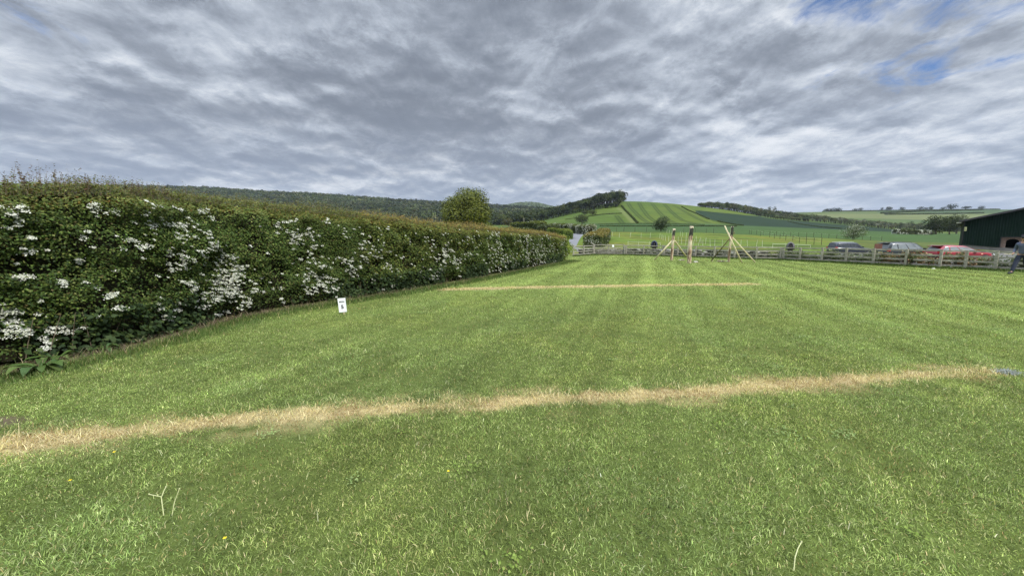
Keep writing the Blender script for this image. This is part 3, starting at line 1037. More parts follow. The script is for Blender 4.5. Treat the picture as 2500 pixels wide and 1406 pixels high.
def sow():
    g = np.random.default_rng(11)
    out = []
    bands = [(1.15, 2.6, 13000, 1.0), (2.6, 4.5, 11000, 1.0), (4.5, 7.5, 6200, 1.25), (7.5, 12, 2700, 1.8), (12, 19, 1000, 2.8), (19, 30, 390, 4.2), (30, 43, 170, 6.0)]
    for (r0, r1, dens, wk) in bands:
        amax = 1.55 if r0 < 12 else 1.42
        lo = -1.55
        area = 0.5 * (amax - lo) * (r1 ** 2 - r0 ** 2)
        n = int(area * dens)
        y = np.sqrt(r0 ** 2 + g.random(n) * (r1 ** 2 - r0 ** 2))
        x = (lo + g.random(n) * (amax - lo)) * y
        keep = y < lawn_end(x / y) - 0.05
        # nothing grows inside the hedge
        hx = np.interp(y, HEDGE[:, 1], HEDGE[:, 0])
        keep &= x > hx - 0.25
        x, y = x[keep], y[keep]
        dry, soil, stripe, rough, dh = lawn_fields(x, y)
        n = len(x)
        keep = g.random(n) > np.clip(soil * 0.85, 0, 0.9)
        # worn, thinner spots
        worn = sstep(fbm(x * 1.1, y * 1.1, 83, 3), 0.60, 0.72)
        keep &= g.random(n) > worn * 0.45
        x, y, dry, soil, stripe, rough, worn = [v[keep] for v in (x, y, dry, soil, stripe, rough, worn)]
        n = len(x)
        L = (0.017 + 0.024 * g.random(n) ** 1.4) * (1 + 0.45 * (fbm(x * 1.7, y * 1.7, 85, 3) - 0.5) * 2) * (1 + 1.7 * rough * g.random(n)) * (1 - 0.25 * dry)
        L *= 1 + 0.9 * (g.random(n) < 0.012)
        L *= min(1.6, wk ** 0.28)
        W = (0.0022 + 0.0022 * g.random(n)) * wk
        # lie of the blades: with the mower, swirling a little
        sw = fbm(x * 0.9, y * 0.9, 87, 3)
        az = R(71) + np.where(g.random(n) < 0.5 + 0.16 * np.clip(stripe, -1.5, 1.5), 0, math.pi) + (sw - 0.5) * 6.0 + g.normal(0, 1.25, n)
        lean = np.clip(np.abs(g.normal(1.05, 0.34, n)) * (1 - 0.45 * rough), 0.05, 1.42)
        c = pick_cols(n, GREEN, GWT, g, 0.36)
        tone = fbm(x * 0.55, y * 0.55, 91, 4)
        c = c * (0.80 + 0.40 * tone)[:, None]
        c = c * (0.70 + 0.60 * fbm(x * 4.5, y * 4.5, 101, 3))[:, None] * (0.78 + 0.44 * vnoise(x * 17, y * 17, 103))[:, None]
        yel = sstep(fbm(x * 0.8, y * 0.8, 93, 3), 0.50, 0.68)[:, None]
        c = c * (1 - 0.25 * yel) + c * np.array([1.35, 1.10, 0.9]) * 0.25 * yel
        blu = sstep(fbm(x * 1.0, y * 1.0, 95, 3), 0.54, 0.68)[:, None]
        c = c * (1 - 0.28 * blu) + c * np.array([0.76, 0.88, 1.1]) * 0.28 * blu
        c = c * (1 + 0.13 * np.clip(stripe, -1.6, 1.6))[:, None]  # stripe light tinted into the blades, besides their lean
        c = c * (1 - 0.30 * worn)[:, None]
        c = np.where((rough > 0.4)[:, None], c * np.array([0.62, 0.70, 0.62]), c)
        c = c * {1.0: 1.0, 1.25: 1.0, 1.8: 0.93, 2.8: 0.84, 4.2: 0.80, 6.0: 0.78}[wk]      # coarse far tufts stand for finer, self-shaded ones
        st = pick_cols(n, STRAW, [3, 3, 2, 1.6, 1], g, 0.18)
        brn = sstep(fbm(x * 2.6, y * 2.6, 97, 3), 0.46, 0.62)[:, None]
        st = st * (1 - brn * np.array([0.42, 0.50, 0.58]))
        isd = g.random(n) < np.clip(dry * 0.97 + 0.03 + 0.05 * worn, 0, 0.95)
        c[isd] = st[isd]
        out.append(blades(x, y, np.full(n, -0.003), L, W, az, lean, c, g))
    # long stems of the rough strips under the fence and by the hedge
    for poly, side, num, hh in ((FENCE_EXT, -1, 26000, 0.16), (HEDGE, 1, 16000, 0.13)):
        P, T, s = path_points(poly, 0.1)
        k = g.integers(0, len(P), num)
        off = np.abs(g.normal(0, 0.22, num)) if side < 0 else 0.30 + np.abs(g.normal(0, 0.28, num))
        nx, ny = -T[k, 1], T[k, 0]
        sg = -1.0
        # towards the lawn
        x = P[k, 0] + sg * nx * off * (1 if side < 0 else 1) ; y = P[k, 1] + sg * ny * off
        if side < 0:
            x = P[k, 0] - nx * (g.random(num) * 0.42 - 0.12) * 1.0; y = P[k, 1] - ny * (g.random(num) * 0.42 - 0.12)
        m = (y > 1) & (np.hypot(x, y) < 60) & (np.abs(x / np.maximum(y, .1)) < 1.7)
        x, y = x[m], y[m]
        n = len(x)
        far = np.clip(np.hypot(x, y) / 6.0, 0.8, 6)
        c = pick_cols(n, [(0.05, 0.095, 0.02), (0.09, 0.14, 0.032), (0.17, 0.165, 0.07), (0.30, 0.25, 0.13)], [4, 3, 1, 0.6 if side > 0 else 0.25], g, 0.2)
        out.append(blades(x, y, np.full(n, -0.005), hh * (0.4 + 0.8 * g.random(n)), 0.004 * far * (0.7 + 0.6 * g.random(n)), g.random(n) * 6.283, np.abs(g.normal(0.35, 0.28, n)), c, g))
    # cut stalks and clippings lying about
    n = 900
    y = np.sqrt(1.5 ** 2 + g.random(n) * (9 ** 2 - 1.5 ** 2)); x = (-1.45 + 2.9 * g.random(n)) * y
    m = x > np.interp(y, HEDGE[:, 1], HEDGE[:, 0]) + 0.3
    x, y = x[m], y[m]; n = len(x)
    c = pick_cols(n, [(0.42, 0.44, 0.24), (0.34, 0.36, 0.17), (0.5, 0.47, 0.3)], [1, 1, 0.6], g, 0.12)
    out.append(blades(x, y, 0.018 + 0.02 * g.random(n), 0.03 + 0.06 * g.random(n) ** 2, 0.0030 + 0.0012 * g.random(n), g.random(n) * 6.283, 1.05 + 0.3 * g.random(n), c, g))
    # loose straw lying and standing along the two dead lines
    for line, n, hw, lo, wd in ((LINE1, 6500, 0.11, 0.028, 0.0030), (LINE2, 2600, 0.10, 0.03, 0.0085)):
        P, T, s = path_points(line, 0.05)
        k = g.integers(0, len(P), n)
        off = g.normal(0, hw, n)
        x = P[k, 0] + T[k, 1] * off; y = P[k, 1] - T[k, 0] * off
        m = fbm(x * 2.4, y * 2.4, 131, 3) > 0.40
        x, y = x[m], y[m]; n = len(x)
        c = pick_cols(n, [(0.66, 0.56, 0.32), (0.55, 0.44, 0.21), (0.36, 0.26, 0.12), (0.46, 0.46, 0.18)], [4, 3, 1.4, 0.8], g, 0.14)
        out.append(blades(x, y, 0.004 + 0.012 * g.random(n), lo + 0.045 * g.random(n), wd * (0.8 + 0.5 * g.random(n)), g.random(n) * 6.283, np.clip(g.normal(1.0, 0.35, n), 0.2, 1.45), c, g))
    # straw and dead stalks along the foot of the hedge and on the bare spot
    P, T, s = path_points(HEDGE, 0.05)
    n = 5200
    k = g.integers(0, len(P), n)
    off = 0.06 + 0.46 * g.random(n)
    x = P[k, 0] + T[k, 1] * off; y = P[k, 1] - T[k, 0] * off
    m = (y > 2) & (y < 26); x, y = x[m], y[m]; n = len(x)
    c = pick_cols(n, [(0.22, 0.17, 0.11), (0.32, 0.26, 0.17), (0.10, 0.075, 0.05), (0.09, 0.11, 0.04)], [2.4, 1.4, 3, 2.5], g, 0.2)
    out.append(blades(x, y, 0.01 + 0.03 * g.random(n), 0.06 + 0.14 * g.random(n), 0.004 + 0.003 * g.random(n), g.random(n) * 6.283, 1.0 + 0.35 * g.random(n), c, g))
    V, Q, T, C = [], [], [], []
    o = 0
    for v, q, t, c in out:
        V.append(v); Q.append(q + o); T.append(t + o); C.append(c); o += len(v)
    ob = make_mesh('grass', np.concatenate(V), [np.concatenate(Q), np.concatenate(T)], M['grass'], None, np.concatenate(C))
    tag(ob, 'short mown green grass of the pitch with straw coloured dead lines', 'grass', kind='stuff')
sow()


def clover():
    """broad small leaves of clover, daisies and plantain mixed into the turf"""
    g = np.random.default_rng(19)
    P, S, C = [], [], []
    for _ in range(130):
        y0 = math.sqrt(1.4 ** 2 + g.random() * (8.5 ** 2 - 1.4 ** 2)); x0 = (-1.4 + 2.8 * g.random()) * y0
        if x0 < np.interp(y0, HEDGE[:, 1], HEDGE[:, 0]) + 0.5: continue
        d, _s = seg_dist(np.array([[x0, y0]]), LINE1)
        if d[0] < 0.25: continue
        r = 0.025 + 0.055 * g.random() ** 2; k = int(14 + 1500 * r * r * 4)
        q = g.normal(0, r, (k, 2))
        P.append(np.stack([x0 + q[:, 0], y0 + q[:, 1], 0.012 + 0.016 * g.random(k)], 1))
        S.append(np.full(k, 0.010 + 0.010 * g.random()))
        C.append(pick_cols(k, [[(0.10, 0.145, 0.030), (0.14, 0.19, 0.042)], [(0.17, 0.22, 0.08), (0.13, 0.19, 0.06)]][int(g.random() < 0.3)], [1, 1], g, 0.15))
    P = np.concatenate(P); S = np.concatenate(S); C = np.concatenate(C)
    V, F = leaf_quads(P, np.tile([0, -0.15, 1.0], (len(P), 1)), S * 1.3, S, g, 0.35)
    tag(make_mesh('clover', V, F, M['far_leaf'], None, np.repeat(C, 4, axis=0)), 'clover and small broad leaved weeds scattered through the near grass', 'weeds', kind='stuff')
clover()


def paint_spot():
    g = np.random.default_rng(5)
    n = 300
    x = PAINT[0] + g.normal(0, 0.06, n); y = PAINT[1] + g.normal(0, 0.045, n)
    c = pick_cols(n, [(0.26, 0.28, 0.28), (0.36, 0.38, 0.39)], [1, 1], g, 0.1)
    V, Q, T, C = blades(x, y, 0.004 + 0.01 * g.random(n), 0.035 + 0.02 * g.random(n), 0.005 + 0.002 * g.random(n), g.random(n) * 6.283, np.abs(g.normal(0.8, 0.3, n)), c, g)
    tag(make_mesh('painted_grass', V, [Q, T], M['grass'], None, C), 'small patch of grass sprayed pale grey at the right end of the near dry line', 'grass', kind='stuff')
paint_spot()


def weeds():
    """the few flowers and stalks one can pick out in the foreground"""
    g = np.random.default_rng(21)
    M['yellow'] = noise_mat('yellow_petal', [(0.62, 0.46, 0.01), (0.72, 0.56, 0.02)], 30, 0.6)
    M['stalk'] = noise_mat('pale_stalk', [(0.36, 0.38, 0.17), (0.46, 0.46, 0.26)], 12, 0.7)
    spots = [((1095, 1168), 'yellow buttercup in the middle of the near grass'), ((174, 1191), 'yellow buttercup low at the left below the dry line'),
             ((281, 1120), 'small yellow buttercup just under the dry line at left'), ((551, 1336), 'tiny yellow buttercup near the lower edge of the grass')]
    for (px, lab) in spots:
        p = ray_ground(*px)
        rt = empty('buttercup', (p[0], p[1], 0), 0, lab, 'flower')
        bm = bmesh.new()
        add_tube(bm, [(0, 0, 0), (0.004, 0.002, 0.03), (0.002, 0, 0.052)], [0.0012, 0.001, 0.001], 6)
        bm_obj('stem', bm, M['stalk'], rt)
        bm = bmesh.new()
        for k in range(5):
            a = 2 * math.pi * k / 5
            q = []
            for (rr, w, z) in ((0.001, 0.0, 0.052), (0.006, 0.0042, 0.055), (0.0098, 0.0, 0.059), (0.006, -0.0042, 0.055)):
                q.append(bm.verts.new((math.cos(a) * rr - math.sin(a) * w, math.sin(a) * rr + math.cos(a) * w, z)))
            bm.faces.new(q)
        bm_obj('petals', bm, M['yellow'], rt)
    # tall plantain stalks
    def stalk(lab, pts_list, cat='weed'):
        base = ray_ground(*pts_list[0][0])
        rt = empty('grass_stalk', (base[0], base[1], 0), 0, lab, cat)
        for pl in pts_list:
            b = ray_ground(*pl[0])
            pts = []
            for k, (x, y) in enumerate(pl):
                q = ray_depth(x, y, b[1] + 0.03 * k)
                pts.append((q[0] - base[0], q[1] - base[1], max(0.0, q[2])))
            bm = bmesh.new()
            add_tube(bm, pts, [0.0026 - 0.0006 * k / len(pts) for k in range(len(pts))], 6)
            e = Vector(pts[-1])
            bmesh.ops.create_icosphere(bm, subdivisions=1, radius=0.0045, matrix=Matrix.Translation(e) @ Matrix.Diagonal((1, 1, 1.6, 1)))
            bm_obj('stalk', bm, M['stalk'], rt)
    stalk('forked pale weed stalks standing up in the grass at lower left', [[(400, 1258), (396, 1230), (394, 1212), (364, 1206)], [(394, 1215), (399, 1200), (405, 1188)], [(420, 1258), (426, 1225), (438, 1193)]])
    stalk('single tall pale bent stalk at the lower right of the grass', [[(1938, 1392), (1941, 1360), (1948, 1338), (1957, 1322)]])
weeds()

# ------------------------------------------------------------------ the clipped hawthorn hedge
def proj(x, y, z):
    v = np.array([x, y, z - EYE])
    cp, sp = math.cos(PITCH), math.sin(PITCH)
    f = v[1] * cp - v[2] * sp
    u = v[1] * sp + v[2] * cp
    return CX + FPX * v[0] / f, CY - FPX * u / f

TOP_PX = np.array([(-200, 452), (0, 454), (120, 452), (250, 458), (375, 470), (500, 481), (625, 496), (750, 508), (875, 521), (1000, 538), (1100, 551), (1250, 563), (1330, 570), (1385, 582)], float)
HP, HT, HS = path_points(HEDGE, 0.15)
HN = np.stack([HT[:, 1], -HT[:, 0]], 1)            # towards the lawn
def _tops():
    z = []
    for (x, y) in HP - HN * 0.22:
        if y < 4.0:
            z.append(2.33); continue
        zz = 2.0
        for _ in range(4):
            px, _py = proj(x, y, zz)
            zz = ray_depth(px, np.interp(px, TOP_PX[:, 0], TOP_PX[:, 1]), y)[2]
        z.append(zz)
    z = np.array(z)
    ker = np.hanning(15); ker /= ker.sum()
    return np.convolve(np.pad(z, 7, mode='edge'), ker, 'valid')
HZ = _tops()
HLEN = HS[-1]
HW = 1.5                                            # thickness of the hedge


def hedge_at(s):
    i = lambda a: np.interp(s, HS, a)
    return i(HP[:, 0]), i(HP[:, 1]), i(HN[:, 0]), i(HN[:, 1]), i(HZ)


def hedge_lump(s, h):
    return 0.34 * (fbm(s * 0.75, h * 1.0, 201, 3) - 0.5) + 0.26 * (fbm(s * 2.8, h * 3.2, 205, 2) - 0.5)


def on_hedge(px, py, inn=0.0):
    """point of the hedge face seen at a photo position -> arc length, height"""
    d = px_dir(px, py)
    a = d[0] / d[1]
    f = (HP[:, 0] + HN[:, 0] * 0.0) - a * HP[:, 1]
    k = np.where(f[:-1] * f[1:] <= 0)[0]
    k = [i for i in k if HP[i, 1] > 0.5]
    if not k: return None
    i = k[0]
    t = f[i] / (f[i] - f[i + 1] + 1e-12)
    Y = HP[i, 1] + t * (HP[i + 1, 1] - HP[i, 1])
    return HS[i] + t * (HS[i + 1] - HS[i]), EYE + d[2] / d[1] * Y


def main_hedge():
    g = np.random.default_rng(31)
    k0 = int(np.argmin(np.abs(HP[:, 1] - 10)))
    base = np.array([HP[k0, 0] - HN[k0, 0] * HW * 0.5, HP[k0, 1] - HN[k0, 1] * HW * 0.5, 0.0])
    rt = empty('hawthorn_hedge', tuple(base), 0, 'long clipped dark green hawthorn hedge with white blossom along the left of the grass', 'hedge')
    # woody core
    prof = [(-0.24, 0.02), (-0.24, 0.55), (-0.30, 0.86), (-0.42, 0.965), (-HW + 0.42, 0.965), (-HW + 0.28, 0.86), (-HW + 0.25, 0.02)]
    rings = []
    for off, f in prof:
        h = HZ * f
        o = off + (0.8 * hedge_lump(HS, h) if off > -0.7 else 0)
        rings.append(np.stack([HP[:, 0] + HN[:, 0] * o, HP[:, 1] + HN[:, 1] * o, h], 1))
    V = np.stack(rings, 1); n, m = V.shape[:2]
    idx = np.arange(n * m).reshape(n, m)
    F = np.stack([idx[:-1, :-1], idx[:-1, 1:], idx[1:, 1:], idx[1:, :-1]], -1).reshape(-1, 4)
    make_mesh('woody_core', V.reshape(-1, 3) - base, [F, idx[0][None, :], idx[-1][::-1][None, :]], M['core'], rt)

    s_near = np.interp(2.0, HP[:, 1], HS); s_a = np.interp(11.0, HP[:, 1], HS); s_b = np.interp(18.0, HP[:, 1], HS)
    # hawthorn leaves
    PV, PF, PC = [], [], []
    o = 0
    for (s0, s1, dens, size) in ((0, s_near, 500, 0.09), (s_near, s_a, 5200, 0.036), (s_a, s_b, 2300, 0.052), (s_b, HLEN, 1000, 0.080)):
        cnt = int((s1 - s0) * 2.5 * dens)
        s = s0 + (s1 - s0) * g.random(cnt)
        x, y, nx, ny, zt = hedge_at(s)
        u = g.random(cnt)
        h = zt * (0.03 + 0.99 * u)
        # thin at the foot, holes where the wood shows
        hole = sstep(fbm(s * 2.2, h * 3.2, 211, 3), 0.56, 0.64) * (1 - 0.55 * sstep(h / zt, 0.55, 0.95))
        low = 1 - sstep(h, 0.08, 0.55 + 0.3 * (fbm(s * 0.9, s * 0, 213, 2) - 0.5))
        keep = (g.random(cnt) > hole * 0.78) & (g.random(cnt) > low * 0.78)
        s, x, y, nx, ny, zt, h = [v[keep] for v in (s, x, y, nx, ny, zt, h)]
        cnt = len(s)
        inn = np.abs(g.normal(0, 0.11, cnt)) - 0.05 * g.random(cnt) ** 3
        rnd = 0.30 * sstep(h / zt, 0.84, 1.0) ** 2 + 0.12 * (1 - sstep(h, 0.0, 0.5))
        off = hedge_lump(s, h) - inn - rnd
        P = np.stack([x + nx * off, y + ny * off, h], 1)
        up = 0.55 + 0.5 * sstep(h / zt, 0.8, 1)
        D = np.stack([nx * 0.75, ny * 0.75, up], 1)
        Vq, Fq = leaf_quads(P - base, D, size * (0.65 + 0.7 * g.random(cnt)), size * 0.72 * (0.65 + 0.7 * g.random(cnt)), g, 0.42)
        c = pick_cols(cnt, [(0.056, 0.092, 0.019), (0.086, 0.120, 0.025), (0.036, 0.062, 0.016), (0.138, 0.160, 0.044), (0.095, 0.080, 0.030)], [4, 3, 3.4, 1.6, 0.4], g, 0.30)
        reg = fbm(s * 0.45, h * 0.7, 217, 3)
        c = c * (0.70 + 0.6 * reg)[:, None]
        ol = sstep(fbm(s * 0.35 + 9, h * 0.6, 219, 3), 0.48, 0.64)[:, None]
        c = c * (1 - ol * 0.5) + c * np.array([1.30, 1.06, 0.85]) * 0.5 * ol
        # new growth: lighter, rusty towards the top
        top = sstep(h / zt, 0.80, 0.96) * (0.35 + 0.65 * g.random(cnt))
        farr = sstep(s, s_near + 2, s_b)
        nc = pick_cols(cnt, [(0.175, 0.172, 0.032), (0.220, 0.165, 0.040), (0.230, 0.130, 0.042), (0.120, 0.152, 0.027)], [3, 1.2 + 0, 0.8, 3], g, 0.15)
        tp = (top * (0.55 + 0.4 * farr))[:, None]
        c = c * (1 - tp) + nc * tp
        PV.append(Vq); PF.append(Fq + o); PC.append(np.repeat(c, 4, axis=0)); o += len(Vq)
    # the top side
    cnt = int(HLEN * 1.3 * 1100)
    s = HLEN * g.random(cnt); x, y, nx, ny, zt = hedge_at(s)
    q = g.random(cnt)
    off = -0.12 - (HW - 0.3) * q
    h = zt * 1.0 - 0.10 + 0.14 * (fbm(s * 1.8, q * 2.0, 223, 3) - 0.3) - 0.16 * (1 - sstep(q, 0, 0.25)) - np.abs(g.normal(0, 0.04, cnt))
    P = np.stack([x + nx * off, y + ny * off, h], 1)
    size = np.interp(s, [s_near, s_a, HLEN], [0.045, 0.055, 0.085])
    Vq, Fq = leaf_quads(P - base, np.tile([0.1, 0, 1.0], (cnt, 1)), size, size * 0.7, g, 0.6)
    c = pick_cols(cnt, [(0.20, 0.19, 0.038), (0.26, 0.18, 0.045), (0.27, 0.145, 0.05), (0.13, 0.165, 0.03)], [3, 1.6, 1, 2], g, 0.18)
    PV.append(Vq); PF.append(Fq + o); PC.append(np.repeat(c, 4, axis=0)); o += len(Vq)
    # the far side, seen only from elsewhere
    cnt = int(HLEN * 2.2 * 260)
    s = HLEN * g.random(cnt); x, y, nx, ny, zt = hedge_at(s); h = zt * g.random(cnt)
    off = -HW + 0.12 + np.abs(g.normal(0, 0.08, cnt)) + 0.25 * (fbm(s, h, 225, 3) - 0.5)
    Vq, Fq = leaf_quads(np.stack([x + nx * off, y + ny * off, h], 1) - base, np.stack([-nx, -ny, 0.5 + 0 * s], 1), 0.10, 0.075, g, 0.5)
    c = pick_cols(cnt, [(0.060, 0.098, 0.018), (0.092, 0.125, 0.022), (0.040, 0.075, 0.018)], [4, 3, 3], g, 0.2)
    PV.append(Vq); PF.append(Fq + o); PC.append(np.repeat(c, 4, axis=0)); o += len(Vq)
    make_mesh('foliage', np.concatenate(PV), np.concatenate(PF), M['leaf'], rt, np.concatenate(PC))

    # fringe of young shoots standing out of the top
    PV, PF, PC, TV, TF = [], [], [], [], []
    o = 0; to = 0
    def shoots(s, hgt, width_, leafs, lsize, cols, wts):
        nonlocal o, to
        cnt = len(s)
        x, y, nx, ny, zt = hedge_at(s)
        off = -0.10 - 0.75 * g.random(cnt) ** 1.3
        b = np.stack([x + nx * off, y + ny * off, zt - 0.12], 1)
        dirv = np.stack([g.normal(0, 0.16, cnt), g.normal(0, 0.16, cnt), np.ones(cnt)], 1)
        bend = g.normal(0, 0.10, (cnt, 2))
        tip = b + dirv * (hgt + 0.10)[:, None]; tip[:, :2] += bend * hgt[:, None]
        midp = (b + tip) / 2; midp[:, :2] -= bend * hgt[:, None] * 0.25
        w = np.broadcast_to(width_, (cnt,))
        ang = g.random(cnt) * 6.28
        e1 = np.stack([np.cos(ang), np.sin(ang), 0 * ang], 1) * w[:, None]
        e2 = np.stack([-np.sin(ang), np.cos(ang), 0 * ang], 1) * w[:, None]
        v = np.stack([b + e1, b - 0.5 * e1 + e2, b - 0.5 * e1 - e2, midp + e1 * .8, midp + (-0.5 * e1 + e2) * .8, midp + (-0.5 * e1 - e2) * .8, tip], 1).reshape(-1, 3)
        i0 = np.arange(cnt)[:, None] * 7 + to
        for a, bb in ((0, 1), (1, 2), (2, 0)):
            TF.append((i0 + np.array([[a, bb, bb + 3, a + 3]]), i0 + np.array([[a + 3, bb + 3, 6]])))
        TV.append(v); to += len(v)
        k = leafs
        t = np.sort(0.28 + 0.75 * g.random((cnt, k)), 1).clip(0, 1)
        P = np.where((t < 0.5)[..., None], b[:, None] + (midp - b)[:, None] * (t * 2)[..., None], midp[:, None] + (tip - midp)[:, None] * (t * 2 - 1)[..., None])
        sd = g.normal(0, 1, (cnt, k, 3)); sd[..., 2] = np.abs(sd[..., 2]) * 0.4
        sd /= np.linalg.norm(sd, axis=2)[..., None]
        ls = np.broadcast_to(np.asarray(lsize), (cnt,))[:, None] * (1.15 - 0.6 * t)
        P = P + sd * ls[..., None] * 0.5
        P = P.reshape(-1, 3); sd = sd.reshape(-1, 3); ls = ls.ravel()
        Nn = np.cross(sd, g.normal(0, 1, sd.shape)); Nn[:, 2] = np.abs(Nn[:, 2]) + 0.2
        Nn /= np.linalg.norm(Nn, axis=1)[:, None]
        A = sd - (sd * Nn).sum(1)[:, None] * Nn; A /= np.linalg.norm(A, axis=1)[:, None]
        B = np.cross(Nn, A)
        vv = np.stack([P - A * ls[:, None] * .5, P + B * ls[:, None] * .27, P + A * ls[:, None] * .5, P - B * ls[:, None] * .27], 1).reshape(-1, 3)
        PV.append(vv); PF.append(np.arange(len(vv)).reshape(-1, 4) + o); o += len(vv)
        PC.append(np.repeat(pick_cols(len(P), cols, wts, g, 0.2), 4, axis=0))
    def FR(s, n, rust, rw):
        wd = np.interp(s, [0, s_near, s_a, HLEN], [0.0012, 0.0012, 0.0016, 0.004])
        shoots(s, (0.08 + 0.17 * g.random(n)) * (0.4 + 1.2 * fbm(s * 1.4, s * 0, 231, 3) ** 1.3), wd, 9, np.interp(s, [s_near, s_a, HLEN], [0.032, 0.040, 0.060]), rust, rw)
    rust = [(0.27, 0.215, 0.052), (0.31, 0.175, 0.055), (0.20, 0.195, 0.045), (0.22, 0.105, 0.046)]
    for (s_lo, s_hi, n, rust, rw) in ((0, s_a, 1900, [(0.120, 0.138, 0.030), (0.165, 0.145, 0.040), (0.090, 0.115, 0.024), (0.14, 0.085, 0.036)], [3, 1.8, 3, 0.7]), (s_a, HLEN, 2900, rust, [3, 1.3, 3, 0.5])):
        s = s_lo + (s_hi - s_lo) * g.random(n)
        FR(s, n, rust, rw)
    # taller, darker ones over the left end
    s_l = np.interp(6.9, HP[:, 1], HS)
    n = 460
    s = s_near - 1.5 + (s_l - s_near + 1.5) * g.random(n)
    fall = 1 - sstep(s, s_l - 3.4, s_l)
    shoots(s, (0.16 + 0.32 * g.random(n) ** 1.2) * (0.30 + 0.70 * fall) + 0.04, np.full(n, 0.0022), 14, np.full(n, 0.034), [(0.075, 0.050, 0.034), (0.115, 0.060, 0.036), (0.07, 0.075, 0.025), (0.13, 0.10, 0.035)], [3, 2, 2, 1])
    n = 26
    s = np.concatenate([np.array([on_hedge(px, 470)[0] + g.normal(0, 0.12) for px in (370, 376, 400, 412, 455, 460, 470, 490, 495, 520)]), s_l + (s_a - s_l) * g.random(n - 10)])
    shoots(s, 0.13 + 0.17 * g.random(n), np.full(n, 0.0022), 9, np.full(n, 0.034), [(0.10, 0.075, 0.034), (0.12, 0.115, 0.03)], [1, 1])
    TVc = np.concatenate(TV)
    make_mesh('shoot_leaf', np.concatenate(PV) - base, np.concatenate(PF), M['leaf'], rt, np.concatenate(PC))['kind'] = 'stuff'
    make_mesh('shoot_stem', TVc - base, [np.concatenate([f[0] for f in TF]), np.concatenate([f[1] for f in TF])], M['twig'], rt)['kind'] = 'stuff'

